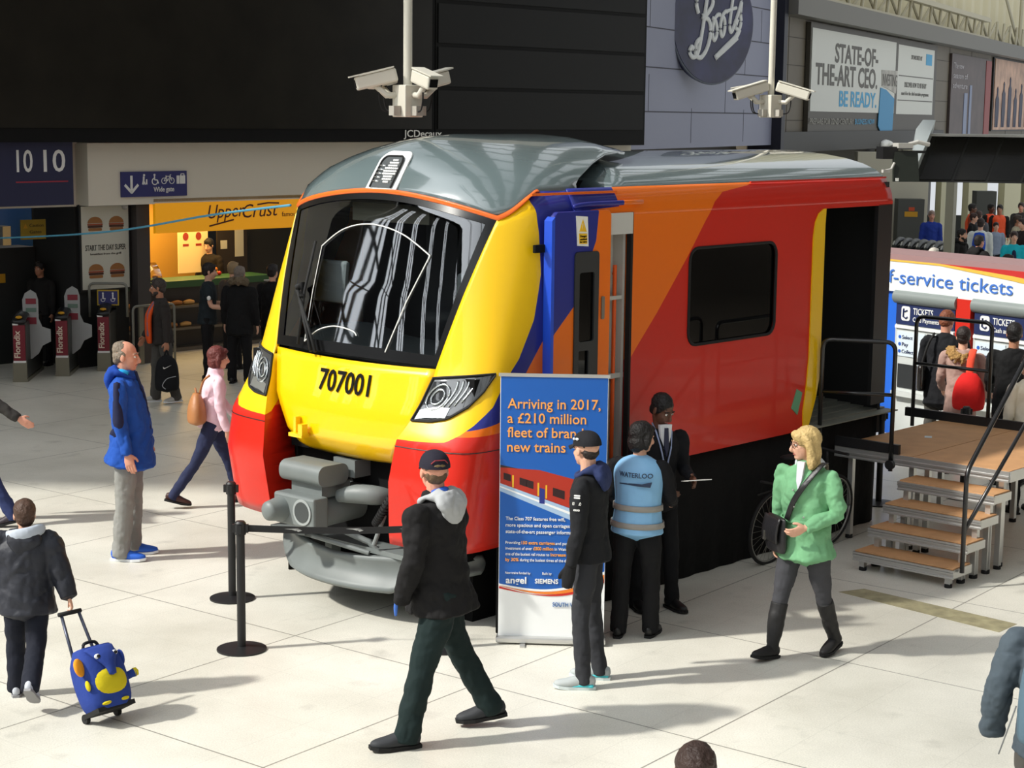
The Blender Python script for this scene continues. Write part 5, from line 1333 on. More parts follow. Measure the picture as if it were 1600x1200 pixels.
lg_ = thing('wall_lamp', 'small white light fitting below the white billboard', 'lamp', FB.p(20.4, 3.2, 0.2), FB.a)
bm = B(); loft(bm, [(0, 0, 0), (0.4, -0.05, 0.04), (1.1, -0.05, 0.03)], [0.09, 0.12, 0.06]); add('fitting', bm, WHITE, lg_, smooth=True)
pa = thing('dark_poster', 'dark poster with red edge right of the white billboard', 'poster', FB.p(31.0, 3.35, 0), FB.a)
bm = B(); box2(bm, (0, 0, 0), (7.6, -0.08, 2.95)); add('poster_sheet', bm, mat('poster_grey_brown', (74, 62, 60), 0.5, mottle=0.25, scale=6), pa)
bm = B(); box2(bm, (6.5, -0.08, 0), (7.6, -0.1, 2.9)); add('red_edge', bm, mat('poster_red', (128, 40, 36), 0.5), pa)
bm = B(); box2(bm, (2.4, -0.08, 0), (3.0, -0.1, 1.6)); box2(bm, (3.4, -0.08, 0), (3.8, -0.1, 1.9)); add('pale_figure', bm, mat('poster_blue_grey', (120, 130, 156), 0.5), pa)
letters('poster_text', [('The new', 0.3, 2.45, 0.2, 1.8, 'l'), ('season of', 0.3, 2.1, 0.2, 2.6, 'l'), ('adventure', 0.3, 1.75, 0.2, 2.6, 'l')], lambda x, y, d: Vector((x, -0.09 - d, y)), mat('poster_pale', (184, 180, 184), 0.6), pa)
pb = thing('striped_poster', 'colourful poster of dark figures at the right edge of the brown wall', 'poster', FB.p(39.5, 3.6, 0), FB.a)
bm = B(); box2(bm, (-0.2, 0, -0.05), (12, -0.06, 2.85)); add('poster_frame', bm, mat('poster_frame', (24, 24, 24), 0.5), pb)
bm = B(); box2(bm, (0, -0.06, 0), (11.9, -0.09, 2.8)); add('poster_sheet', bm, mat('poster_orange_grey', (176, 140, 116), 0.5, mottle=0.35, scale=5), pb)
bm = B()
for k in range(8):
    h_ = 1.35 + 0.22 * (k % 3); x_ = 0.35 + k * 1.42
    plate(bm, [[(x_, 0.1), (x_ - 0.08, 0.7), (x_ - 0.05, h_ - 0.12), (x_ + 0.16, h_), (x_ + 0.2, h_ + 0.12), (x_ + 0.14, h_ + 0.26), (x_ + 0.3, h_ + 0.36), (x_ + 0.46, h_ + 0.26), (x_ + 0.4, h_ + 0.12), (x_ + 0.44, h_), (x_ + 0.65, h_ - 0.12), (x_ + 0.7, 0.7), (x_ + 0.6, 0.1), (x_ + 0.36, 0.1), (x_ + 0.3, 0.6), (x_ + 0.24, 0.1)]], lambda u, v, t: Vector((u, -t, v)), 0.09, 0.11)
add('figures', bm, mat('poster_navy', (46, 50, 72), 0.6), pb)
# corrugated cream wall and lattice above
bm = B()
def corr(u, v):
    s_ = 10 + 75 * u
    return FB.p(s_, 7.0 + 6 * v, -0.6 + 0.14 * max(-0.6, min(0.6, math.sin(s_ * 3.6))))
grid(bm, corr, 520, 1); o = structure('wall_top', bm, mat('corrugated_cream', (206, 198, 166), 0.6)); solid(o, 0.05)
bm = B()
for k in range(24):
    u = 11 + k * 1.5
    pipe(bm, [FB.p(u, 7.02, 0.3), FB.p(u + 0.2, 7.75, 0.3)], 0.05, seg=6)
    if k < 22: pipe(bm, [FB.p(u, 7.05 + 0.7 * (k % 2), 0.0), FB.p(u + 1.5, 7.75 - 0.7 * (k % 2), 0.0)], 0.05, seg=6)
FB.box(bm, 10, 36, 7.62, 7.78, 0.2, 0.45); FB.box(bm, 10, 36, 7.0, 7.08, 0.2, 0.4)
for u in (44, 56, 66): 
    pipe(bm, [FB.p(u, 7.0, 0.2), FB.p(u - 5, 9.5, 0.2)], 0.06, seg=6); pipe(bm, [FB.p(u, 7.0, 0.2), FB.p(u + 0.2, 9.5, 0.2)], 0.08, seg=6); pipe(bm, [FB.p(u, 7.0, 0.2), FB.p(u + 5, 9.5, 0.2)], 0.05, seg=6)
structure('trim_11', bm, mat('lattice_cream', (178, 172, 150), 0.6))

# ------------------------------------------------------------------ CCTV clusters on hanging poles
def cctv(name, p, label, arms, top=9.0):
    t = thing(name, label, 'cctv cameras', p)
    CR = mat('cctv_cream', (214, 210, 196), 0.5)
    bm = B(); cyl(bm, (0, 0, 0.12), (0, 0, top), 0.042, seg=16); add('pole', bm, CR, t, smooth=True, angle=40)
    bm = B(); box(bm, (0, 0, 0), (0.21, 0.21, 0.30), rz=R(40)); o = add('junction_box', bm, CR, t); bevel(o, 0.01)
    bm = B()
    for k in range(4): box(bm, (0.15 * math.cos(R(40 + 90 * k)), 0.15 * math.sin(R(40 + 90 * k)), -0.09), (0.08, 0.08, 0.09), rz=R(40))
    add('socket', bm, mat('cctv_grey', (176, 172, 162), 0.5), t)
    for az, el, L_ in arms:
        d = Vector((math.cos(R(az)), math.sin(R(az)), 0)); c = d * 0.30 + Vector((0, 0, 0.20))
        ax = Vector((math.cos(R(az)) * math.cos(R(el)), math.sin(R(az)) * math.cos(R(el)), math.sin(R(el))))
        bm = B()
        q = ax.to_track_quat('X', 'Z').to_matrix()
        mtx = Matrix.Translation(c) @ q.to_4x4() @ Matrix.Diagonal((L_, 0.12, 0.13, 1))
        bmesh.ops.create_cube(bm, size=1.0, matrix=mtx)
        cm = add('camera', bm, CR, t); bevel(cm, 0.02)
        bm = B(); bmesh.ops.create_cube(bm, size=1.0, matrix=Matrix.Translation(c + ax * (L_ * 0.5)) @ q.to_4x4() @ Matrix.Diagonal((0.012, 0.085, 0.075, 1))); add('lens', bm, MATTE, cm)
        bm = B(); bmesh.ops.create_cube(bm, size=1.0, matrix=Matrix.Translation(c + ax * 0.03 + q @ Vector((0, 0, 0.075))) @ q.to_4x4() @ Matrix.Diagonal((L_ * 1.08, 0.14, 0.014, 1))); add('hood', bm, CR, cm)
        bm = B(); pipe(bm, [d * 0.08 + Vector((0, 0, 0.06)), d * 0.2 + Vector((0, 0, 0.05)), c - Vector((0, 0, 0.06))], 0.03, seg=8); add('bracket', bm, CR, t, smooth=True)
        bm = B(); pipe(bm, smooth_path([d * 0.14 + Vector((0, 0, -0.1)), d * 0.24 + Vector((0, 0, -0.08)), d * 0.27 + Vector((0, 0, 0.08)), c - ax * 0.1], 4), 0.008, seg=6); add('cable', bm, RUBBER, t)
    return t
cctv('cctv_cluster', at_y(637, 158, 17.0), 'cream cluster of CCTV cameras on a pole above the train cab', [(190, -14, 0.40), (150, -12, 0.30), (35, 14, 0.30), (-55, -14, 0.32)])
cctv('cctv_cluster', at_y(1204, 166, 24.0), 'cream cluster of CCTV cameras on a pole beside the grey-blue wall', [(200, -16, 0.50), (-20, -16, 0.46), (160, -10, 0.36)])

# ------------------------------------------------------------------ far concourse on the right
PIL = mat('pillar_grey', (136, 134, 118), 0.5)
bm = B(); q = at_z(1483, 470, 0); 
pc = at_y(1483, 380, 36.0); box(bm, (pc.x, pc.y, 1.75), (0.17, 0.17, 3.5), rz=R(-35)); structure('trim_12', bm, PIL)
CREAM = mat('far_pillar_cream', (208, 204, 176), 0.6)
n_ = 13
for px, w_ in ((1385, 0.7), (1424, 0.85), (1471, 0.2), (1523, 0.6), (1577, 0.52), (1612, 0.5)):
    p = at_y(px, 300, 58.0); bm = B(); box(bm, (p.x, p.y, 1.5), (w_, 0.8, 3.0)); structure('trim_%d' % n_, bm, CREAM); n_ += 1
p0, p1 = at_y(1340, 300, 66.0), at_y(1640, 300, 66.0)
bm = B(); box2(bm, (p0.x, 60.6, 0), (p1.x, 61.0, 0.75)); structure('wall_far', bm, mat('far_wall_dark', (54, 56, 54), 0.7))
wt = at_y(1392, 285, 50.0)
bm = B(); box(bm, (wt.x, wt.y, 1.53), (2.0, 0.5, 3.06)); structure('trim_%d' % n_, bm, mat('cream_wall_face', (190, 186, 168), 0.6)); n_ += 1
fc = thing('information_cabinet', 'tall grey cabinet with orange stickers beyond the ticket machines', 'cabinet', at_y(1423, 345, 49.0) * Vector((1, 1, 0)) if False else Vector((at_y(1423, 345, 49.0).x, 49.0, 0)), 0)
bm = B(); box2(bm, (-0.36, 0, 0), (0.36, 0.5, 1.80)); add('cabinet_body', bm, mat('cabinet_grey', (70, 72, 68), 0.6), fc)
bm = B(); box2(bm, (-0.18, -0.01, 1.32), (0.18, 0, 1.46)); add('amber_sticker', bm, mat('sticker_amber', (190, 140, 20), 0.6), fc)
bm = B(); box2(bm, (-0.07, -0.01, 1.48), (0.09, 0, 1.58)); add('orange_sticker', bm, mat('sticker_orange', (190, 70, 30), 0.6), fc)
fc2 = thing('information_cabinet', 'plain grey cabinet behind the crowd in the far concourse', 'cabinet', (at_y(1540, 340, 50.0).x, 50.0, 0), 0)
bm = B(); box2(bm, (-0.28, 0, 0), (0.28, 0.5, 2.0)); add('cabinet_body', bm, mat('cabinet_grey', (70, 72, 68), 0.6), fc2)
for k in range(7):
    g = Vector((at_y(1397 + k * 8.5, 380, 42.0).x, 42.0 - k * 0.25, 0))
    t = thing('far_ticket_gate', 'dark ticket gate in the far row beyond the train, %s from the train end' % ('first', 'second', 'third', 'fourth', 'fifth', 'sixth', 'seventh')[k], 'ticket gate', g, R(-25), 'far row of ticket gates')
    bm = B(); box2(bm, (-0.05, 0, 0), (0.05, 1.5, 1.0)); loft(bm, [(0, 0, 1.0), (0, 0.6, 1.12), (0, 1.5, 1.0)], [0.05, 0.07, 0.05], side=(1, 0, 0)); add('gate_body', bm, mat('gate_grey', (52, 54, 52), 0.4), t)
    bm = B(); box(bm, (0, -0.03, 1.08), (0.03, 0.16, 0.02), rx=0.5); add('gate_light', bm, mat('gate_pale', (160, 160, 150), 0.4), t)

# flight of departure screens and side monitors
bk = thing('screen_bank', 'long dark tilted bank of departure screens above the ticket hall at upper right', 'display', at_y(1427, 284, 30.0), R(-8))
bm = B()
def sb(u, v, d): return Vector((0.0 + u * 5.2 + v * 0.32, -0.0 + d - v * -0.45, v * 0.78))
V8 = [bm.verts.new(sb(u, v, d)) for d in (0, 0.5) for u, v in ((0, 0), (1, 0), (1, 1), (0, 1))]
for q in ((0, 1, 2, 3), (7, 6, 5, 4), (0, 4, 5, 1), (1, 5, 6, 2), (2, 6, 7, 3), (3, 7, 4, 0)): bm.faces.new([V8[i] for i in q])
add('screen_housing', bm, mat('screen_housing', (40, 40, 38), 0.5), bk)
bm = B()
for k in range(9):
    u0, u1 = 0.015 + k * 0.108, 0.015 + k * 0.108 + 0.10
    vs = [bm.verts.new(sb(u, v, -0.012)) for u, v in ((u0, 0.05), (u1, 0.05), (u1, 0.93), (u0, 0.93))]; bm.faces.new(vs)
solid(add('screen_panel', bm, mat('screen_glass', (22, 21, 19), 0.25), bk), 0.012)
bm = B(); vs = [bm.verts.new(sb(u, v, -0.02)) for u, v in ((-0.012, 0), (0.0, 0), (0.0, 1.0), (-0.04, 1.0), (-0.05, 0.8))]; bm.faces.new(vs); solid(add('end_cheek', bm, mat('cheek_grey', (168, 176, 178), 0.4), bk), 0.5)
bm = B(); box2(bm, (0.25, 0.05, 0.76), (5.5, 0.95, 0.80)); add('top_edge', bm, mat('edge_pale', (150, 150, 146), 0.4), bk)
mo = thing('monitor', 'square dark monitor hanging left of the screen bank', 'monitor', at_y(1398, 284, 29.0), R(10))
bm = B(); V8 = [bm.verts.new(v) for v in ((0, 0, 0), (0.42, 0, 0), (0.46, 0.2, 0.48), (0.06, 0.2, 0.48), (0, 0.1, 0), (0.42, 0.1, 0), (0.46, 0.3, 0.48), (0.06, 0.3, 0.48))]
for q in ((0, 1, 2, 3), (7, 6, 5, 4), (0, 4, 5, 1), (1, 5, 6, 2), (2, 6, 7, 3), (3, 7, 4, 0)): bm.faces.new([V8[i] for i in q])
add('monitor_body', bm, mat('monitor_dark', (34, 38, 32), 0.3), mo)
bm = B(); box2(bm, (0.01, -0.02, 0.01), (0.06, 0.0, 0.06)); add('white_label', bm, WHITE, mo)
bm = B(); box2(bm, (-0.14, 0.2, 0.36), (0.12, 0.5, 0.56)); box2(bm, (0.1, 0.2, 0.46), (0.6, 0.35, 0.50)); add('mount', bm, BLACK, mo)
bm = B(); box2(bm, (0.1, 0.15, 0.54), (0.35, 0.4, 0.62)); pipe(bm, [(0.3, 0.2, 0.6), (0.45, 0.2, 0.64), (0.65, 0.2, 0.60)], 0.035); add('junction_unit', bm, mat('unit_pale', (186, 184, 178), 0.5), mo)
bm = B(); pipe(bm, [(0.02, 0.1, 0.3), (-0.05, 0.05, 0.2), (-0.2, 0.0, 0.17)], 0.02); box(bm, (-0.16, 0.0, 0.17), (0.14, 0.05, 0.05), rz=0.3); ms_ = add('small_camera', bm, mat('unit_pale', (186, 184, 178), 0.5), mo)

# ------------------------------------------------------------------ self-service ticket machines
K0, K1 = Vector((4.74, 22.45, 0)), Vector((6.90, 19.45, 0))
dK = (K1 - K0).normalized(); KRZ = math.atan2(dK.y, dK.x)
ks = thing('ticket_kiosk', 'white self-service tickets kiosk wall with blue and red uprights beside the platform', 'kiosk', K0, KRZ)
KL = (K1 - K0).length
def KP(u, z, d=0.0): return Vector((u, -d, z))
bm = B(); box2(bm, (-1.4, 0.06, 0), (KL + 1.5, 0.8, 1.78)); add('kiosk_wall', bm, mat('kiosk_white', (196, 198, 194), 0.5), ks)
bm = B(); box2(bm, (-1.4, -0.06, 1.82), (KL + 1.5, 0.06, 2.22)); hd = add('header_panel', bm, mat('header_white', (222, 228, 228), 0.45), ks)
bm = B(); box2(bm, (-1.4, -0.06, 2.22), (KL + 1.5, 0.75, 2.29)); add('kiosk_roof', bm, mat('kiosk_roof_mauve', (150, 118, 118), 0.6), ks)
bm = B(); plate(bm, [[(-1.4, 2.20), (0.9, 2.195), (2.0, 2.10), (3.0, 1.98), (KL + 1.4, 1.82), (KL + 1.4, 1.88), (3.0, 2.06), (2.0, 2.155), (0.9, 2.22), (-1.4, 2.22)]], lambda u, v, t: KP(u, v, t), 0.06, 0.066); add('gold_swoosh', bm, mat('header_gold', (220, 176, 70), 0.5), hd)
bm = B(); plate(bm, [[(0.9, 2.22), (2.0, 2.155), (3.0, 2.06), (KL + 1.4, 1.88), (KL + 1.4, 2.22)]], lambda u, v, t: KP(u, v, t), 0.06, 0.065); add('red_swoosh', bm, mat('header_red', (186, 44, 40), 0.5), hd)
letters('header_text', [('Self-service tickets', 2.02, 1.93, 0.17, 2.28, 'r')], lambda x, y, d: KP(x, y, 0.068 + d), mat('header_blue', (62, 112, 196), 0.5), hd)
bm = B(); box2(bm, (-0.05, -0.02, 0), (0.20, 0.06, 1.82)); add('blue_upright', bm, mat('upright_blue', (28, 98, 206), 0.5), ks)
bm = B(); box2(bm, (1.20, -0.08, 0), (1.42, 0.06, 1.82)); add('red_upright', bm, mat('upright_red', (196, 34, 18), 0.45), ks)
MG, MW, MN = mat('machine_grey_hood', (122, 130, 128), 0.4), mat('machine_white', (192, 196, 194), 0.45), mat('machine_navy', (30, 42, 84), 0.45)
def machine(u0, label, sub):
    t = thing('ticket_machine', label, 'ticket machine', K0 + dK * u0, KRZ, 'ticket machines in the kiosk wall')
    bm = B(); box2(bm, (0, -0.05, 0.0), (0.98, 0.04, 1.42)); o = add('machine_body', bm, MW, t); bevel(o, 0.015)
    bm = B(); loft(bm, [(-0.01, -0.02, 1.76), (0.99, -0.02, 1.76)], [(0.09, 0.10)] * 2, side=(0, 0, 1), seg=16, round_caps=False); add('hood', bm, MG, t, smooth=True, angle=40)
    bm = B(); box2(bm, (0.02, -0.06, 1.42), (0.96, 0.04, 1.68)); hp = add('name_panel', bm, MN, t)
    letters('name_text', [('TICKETS', 0.30, 1.56, 0.08, 0.32, 'l'), (sub, 0.30, 1.47, 0.055, 0.42, 'l')], lambda x, y, d: Vector((x, -0.062 - d, y)), SIGN_W, hp, bold=0.01)
    bm = B(); plate(bm, [rrect(0.11, 1.47, 0.25, 1.65, 0.03, 3)], lambda x, y, d: Vector((x, -d, y)), 0.06, 0.066); ic = add('ticket_symbol', bm, SIGN_W, hp)
    bm = B(); pipe(bm, [(0.15, -0.068, 1.62), (0.145, -0.068, 1.52), (0.19, -0.068, 1.50), (0.215, -0.068, 1.52)], 0.012, seg=6); pipe(bm, [(0.16, -0.068, 1.58), (0.21, -0.068, 1.60)], 0.01, seg=6); add('symbol_ink', bm, MN, ic)
    bm = B(); box2(bm, (0.02, -0.075, 1.37), (0.96, -0.05, 1.405)); add('light_bar', bm, SIGN_W, t)
    bm = B(); box2(bm, (0.05, -0.062, 1.02), (0.50, -0.05, 1.33)); box2(bm, (0.55, -0.062, 1.02), (0.93, -0.05, 1.33)); fs_ = add('instruction_panel', bm, mat('panel_pale_blue', (206, 218, 226), 0.4), t)
    letters('instruction_text', [('Select', 0.14, 1.24, 0.045, 0.17, 'l'), ('Pay', 0.14, 1.15, 0.045, 0.10, 'l'), ('Collect', 0.14, 1.06, 0.045, 0.19, 'l')], lambda x, y, d: Vector((x, -0.064 - d, y)), MN, fs_)
    bm = B(); [cyl(bm, (0.10, -0.06, z), (0.10, -0.066, z), 0.022, seg=12) for z in (1.26, 1.17, 1.08)]; add('step_marks', bm, mat('mark_blue', (40, 90, 180), 0.5), fs_)
    bm = B(); box2(bm, (0.08, -0.06, 0.62), (0.9, -0.05, 0.92)); add('tray_recess', bm, mat('tray_dark', (44, 46, 48), 0.4), t)
    bm = B(); box2(bm, (0.05, -0.14, 0.52), (0.93, -0.05, 0.58)); add('tray_lip', bm, MW, t)
    return t
machine(0.21, 'left ticket machine beside the blue upright, headed card payments', 'Card Payments')
machine(1.45, 'right ticket machine beyond the red upright, headed cash and card', 'Cash and Card')
# ================================================================== people
SKIN = {'light': mat('skin_light', (214, 164, 138), 0.55, bump=0.05, scale=80, mottle=0.05), 'pink': mat('skin_pink', (206, 146, 122), 0.55, bump=0.05, scale=80, mottle=0.06),
        'tan': mat('skin_tan', (168, 116, 88), 0.55, mottle=0.05), 'dark': mat('skin_dark', (98, 64, 48), 0.5, mottle=0.05)}
HAIRM = {}
def hair_mat(c):
    k = 'hair_%d_%d_%d' % c
    return mat(k, c, 0.55, bump=0.6, scale=55, mottle=0.22, spec=0.4)
EYE_W, EYE_D, LIP = mat('eye_white', (226, 222, 214), 0.3), mat('eye_dark', (44, 34, 28), 0.2), mat('lips', (168, 96, 86), 0.5)

def remesh(o, voxel, smooth=4, folds=0.0, fscale=0.11):
    r = o.modifiers.new('skin', 'REMESH'); r.mode = 'VOXEL'; r.voxel_size = voxel; r.use_smooth_shade = True
    if smooth:
        s = o.modifiers.new('soften', 'SMOOTH'); s.factor = 0.5; s.iterations = smooth
    if folds:
        t = bpy.data.textures.get('cloth_folds_%g' % fscale)
        if t is None:
            t = bpy.data.textures.new('cloth_folds_%g' % fscale, 'CLOUDS'); t.noise_scale = fscale; t.noise_depth = 2
        d = o.modifiers.new('folds', 'DISPLACE'); d.texture = t; d.strength = folds * 2.2; d.mid_level = 0.5; d.texture_coords = 'GLOBAL'
        if o.name.split('.')[0] not in ('hair', 'fur_collar', 'fur_trim'):
            t2 = bpy.data.textures.get('cloth_creases')
            if t2 is None:
                t2 = bpy.data.textures.new('cloth_creases', 'MUSGRAVE'); t2.musgrave_type = 'RIDGED_MULTIFRACTAL'; t2.noise_scale = 0.16; t2.octaves = 1.6
            d2 = o.modifiers.new('creases', 'DISPLACE'); d2.texture = t2; d2.strength = -folds * 0.7; d2.mid_level = 0.5; d2.texture_coords = 'GLOBAL'
    return o

class Person:
    """A standing or walking figure. Local frame: x to the person's right, y forwards, z up."""
    def __init__(s, label, pos, face, h, group=None, lean=0.0, twist=0.0, head=(0.0, 0.0), arms=None, legs=None, skin='light', build=1.0, detail=1, tilt=0.0, slim=1.0, shrug=0.0, name='person'):
        s.h, s.k = h, h / 1.75
        s.twist = twist
        s.b = build
        s.detail = detail
        s.vox = {2: 0.0055, 1: 0.008, 0: 0.014}[detail]
        s.skin = SKIN[skin]
        s.root = thing(name, label, 'person', (pos[0], pos[1], 0), R(face) - PI / 2, group)
        k = s.k
        # legs
        legs = legs or {}
        s.leg = {}
        hipz_need = []
        thigh, shin, ank = 0.245 * h, 0.246 * h, 0.042 * h
        for sd, sg in (('L', -1), ('R', 1)):
            sw, kn, sp, ft = (list(legs.get(sd, (0, 0, 3, 0))) + [0, 0, 0, 0])[:4]
            hip = Vector((sg * 0.092 * k, 0, 0))
            d1 = Vector((sg * math.sin(R(sp)), math.sin(R(sw)), -math.cos(R(sw)))).normalized()
            d2 = Vector((sg * math.sin(R(sp * 0.4)), math.sin(R(sw - kn)), -math.cos(R(sw - kn)))).normalized()
            knee = hip + d1 * thigh; an = knee + d2 * shin
            fp = R(ft)
            toe = an + Vector((0, 0.15 * k * math.cos(fp) , -ank * math.cos(fp) - 0.15 * k * math.sin(fp)))
            heel = an + Vector((0, -0.07 * k * math.cos(fp) - ank * math.sin(fp), -ank * math.cos(fp) + 0.06 * k * math.sin(fp)))
            hipz_need.append(min(toe.z, heel.z))
            s.leg[sd] = [hip, knee, an, fp]
        hz = -min(hipz_need)
        for sd in s.leg:
            for i in range(3): s.leg[sd][i] = s.leg[sd][i] + Vector((0, 0, hz))
        s.hipz = hz
        # spine
        ln = R(lean); tl = R(tilt)
        up = Vector((math.sin(tl), math.sin(ln), math.cos(ln))).normalized()
        s.up = up
        s.pel = Vector((0, 0, hz + 0.03 * k))
        s.neck = s.pel + up * 0.300 * h
        s.rt = Vector((math.cos(R(twist)), math.sin(R(twist)), 0))
        s.fw = Vector((-math.sin(R(twist)), math.cos(R(twist)), 0))
        s.sh = {sd: s.neck + s.rt * sg * 0.112 * h * (0.96 + 0.04 * build) - up * (0.028 - shrug) * h for sd, sg in (('L', -1), ('R', 1))}
        # arms
        arms = arms or {}
        s.arm = {}
        for sd, sg in (('L', -1), ('R', 1)):
            q = arms.get(sd, (0, 7, 12, 4))
            def dr(sw, ab): return (s.rt * sg * math.sin(R(ab)) + s.fw * math.sin(R(sw)) * math.cos(R(ab)) - Vector((0, 0, 1)) * math.cos(R(sw)) * math.cos(R(ab))).normalized()
            el = s.sh[sd] + dr(q[0], q[1]) * 0.172 * h
            wr = el + dr(q[2], q[3]) * 0.148 * h
            s.arm[sd] = [s.sh[sd], el, wr, dr(q[2], q[3])]
        # head
        yaw, pit = head
        s.hm = (Matrix.Rotation(R(twist + yaw), 3, 'Z') @ Matrix.Rotation(R(-pit), 3, 'X'))
        s.hs = 0.133 * h / 0.233 if h > 1.45 else 0.148 * h / 0.233
        s.hc = s.neck + up * 0.085 * h + s.hm @ Vector((0, 0.018 * k, 0))
    def H(s, x, y, z): return s.hc + s.hm @ (Vector((x, y, z)) * s.hs)

    def body(s, curl=25, hands=('L', 'R'), fist=()):
        bm = B(); k, b = s.k, s.b
        rt = s.rt
        loft(bm, [s.pel - Vector((0, 0, 0.06 * k)), s.pel + s.up * 0.08 * k, s.pel + s.up * 0.22 * k, s.pel + s.up * 0.38 * k, s.neck - s.up * 0.035 * k], [(0.14 * k * b, 0.10 * k * b), (0.135 * k * b, 0.095 * k * b), (0.12 * k * b, 0.08 * k * b), (0.125 * k * b, 0.08 * k * b), (0.07 * k, 0.055 * k)], side=rt)
        for sd in 'LR':
            hip, kn, an, fp = s.leg[sd]
            loft(bm, [hip + Vector((0, 0, 0.03)), hip.lerp(kn, 0.5), kn, kn.lerp(an, 0.35), an, an - Vector((0, 0, 0.02))], [0.068 * k * b, 0.060 * k * b, 0.042 * k, 0.042 * k, 0.033 * k, 0.031 * k], side=(1, 0, 0), seg=10)
            sh, el, wr, d = s.arm[sd]
            loft(bm, [sh - s.up * 0.02 * k, sh.lerp(el, 0.5), el, el.lerp(wr, 0.4), wr], [0.030 * k * b, 0.038 * k * b, 0.036 * k, 0.038 * k, 0.026 * k], side=rt, seg=10)
        # neck and head
        loft(bm, [s.neck - s.up * 0.05 * k, s.neck + s.up * 0.02 * k, s.hc + s.hm @ Vector((0, -0.015, -0.05)) * s.hs], [0.062 * k, 0.054 * k, 0.055 * k], side=rt, seg=12)
        hr = s.hm
        def E(x, y, z, r): ball(bm, s.H(x, y, z), [q * s.hs for q in r], 16, 12, rot=hr)
        E(0, -0.012, 0.03, (0.075, 0.096, 0.086)); E(0, 0.030, -0.035, (0.062, 0.066, 0.082)); E(0, 0.052, -0.088, (0.038, 0.036, 0.028)); E(0, 0.076, 0.022, (0.05, 0.020, 0.014))
        E(0.032, 0.062, -0.03, (0.024, 0.024, 0.022)); E(-0.032, 0.062, -0.03, (0.024, 0.024, 0.022))
        E(0.076, -0.004, -0.01, (0.010, 0.020, 0.032)); E(-0.076, -0.004, -0.01, (0.010, 0.020, 0.032))
        loft(bm, [s.H(0, 0.088, 0.018), s.H(0, 0.104, -0.012), s.H(0, 0.112, -0.034), s.H(0, 0.088, -0.044)], [0.009 * s.hs, 0.011 * s.hs, 0.015 * s.hs, 0.012 * s.hs], side=hr @ Vector((1, 0, 0)), seg=10)
        # hands
        for sd, sg in (('L', -1), ('R', 1)):
            if sd in hands: s.hand(bm, sd, sg, 70 if sd in fist else curl)
        o = add('body', bm, s.skin, s.root, smooth=True)
        remesh(o, s.vox, 2)
        s.body_o = o
        return o

    def hand(s, bm, sd, sg, curl):
        k = s.k; sh, el, wr, d = s.arm[sd]
        # palm faces the body; width axis points forwards
        inw = (-s.rt * sg); inw = (inw - d * inw.dot(d)).normalized()
        wid = d.cross(inw).normalized()
        if wid.dot(s.fw) < 0 and abs(d.z) > 0.6: wid = -wid
        if abs(d.z) <= 0.6 and wid.z < 0: wid = -wid
        q = k * 1.0
        loft(bm, [wr - d * 0.01 * q, wr + d * 0.02 * q, wr + d * 0.055 * q, wr + d * 0.085 * q], [(0.024 * q, 0.022 * q), (0.032 * q, 0.018 * q), (0.041 * q, 0.017 * q), (0.038 * q, 0.013 * q)], side=wid, seg=12)
        lens = [0.072, 0.082, 0.076, 0.06]
        for i in range(4):
            off = (0.031 - 0.0207 * i) * q
            p = wr + d * (0.08 + (0.006 if i in (1, 2) else 0)) * q + wid * off
            a = R(curl * (0.8 + 0.1 * i)); pts = [p]; dirn = d
            for j, fr in enumerate((0.45, 0.32, 0.23)):
                ang = a * (j + 0.6) * 0.75
                dirn = d * math.cos(ang) + inw * math.sin(ang)
                p = p + dirn * lens[i] * fr * q; pts.append(p)
            loft(bm, pts, [0.0095 * q, 0.009 * q, 0.0085 * q, 0.0072 * q], side=wid, seg=8, sub=2)
        p = wr + d * 0.022 * q + wid * 0.030 * q + inw * 0.006 * q
        t1 = (d * 0.62 + wid * 0.62 + inw * 0.35).normalized(); t2 = (d * 0.88 + wid * 0.18 + inw * 0.42).normalized()
        loft(bm, [p - t1 * 0.015 * q, p + t1 * 0.032 * q, p + t1 * 0.032 * q + t2 * 0.034 * q], [0.013 * q, 0.0115 * q, 0.009 * q], side=inw, seg=8, sub=2)

    def face(s, lips=True, brows=(70, 52, 40)):
        for sg in (1, -1):
            bm = B(); ball(bm, s.H(sg * 0.031, 0.083, 0.004), [0.0145 * s.hs, 0.010 * s.hs, 0.008 * s.hs], 10, 8, rot=s.hm); e = add('eye', bm, EYE_W, s.body_o, smooth=True)
            bm = B(); ball(bm, s.H(sg * 0.031, 0.0905, 0.004), [0.0065 * s.hs, 0.004 * s.hs, 0.0065 * s.hs], 10, 8, rot=s.hm); add('iris', bm, EYE_D, e, smooth=True)
            bm = B(); loft(bm, [s.H(sg * 0.012, 0.094, 0.026), s.H(sg * 0.032, 0.093, 0.032), s.H(sg * 0.050, 0.080, 0.026)], [0.004 * s.hs] * 3, seg=8); add('eyebrow', bm, hair_mat(brows), s.body_o, smooth=True)
        if lips:
            bm = B(); ball(bm, s.H(0, 0.086, -0.066), [0.023 * s.hs, 0.011 * s.hs, 0.008 * s.hs], 12, 8, rot=s.hm); add('lips', bm, LIP, s.body_o, smooth=True)

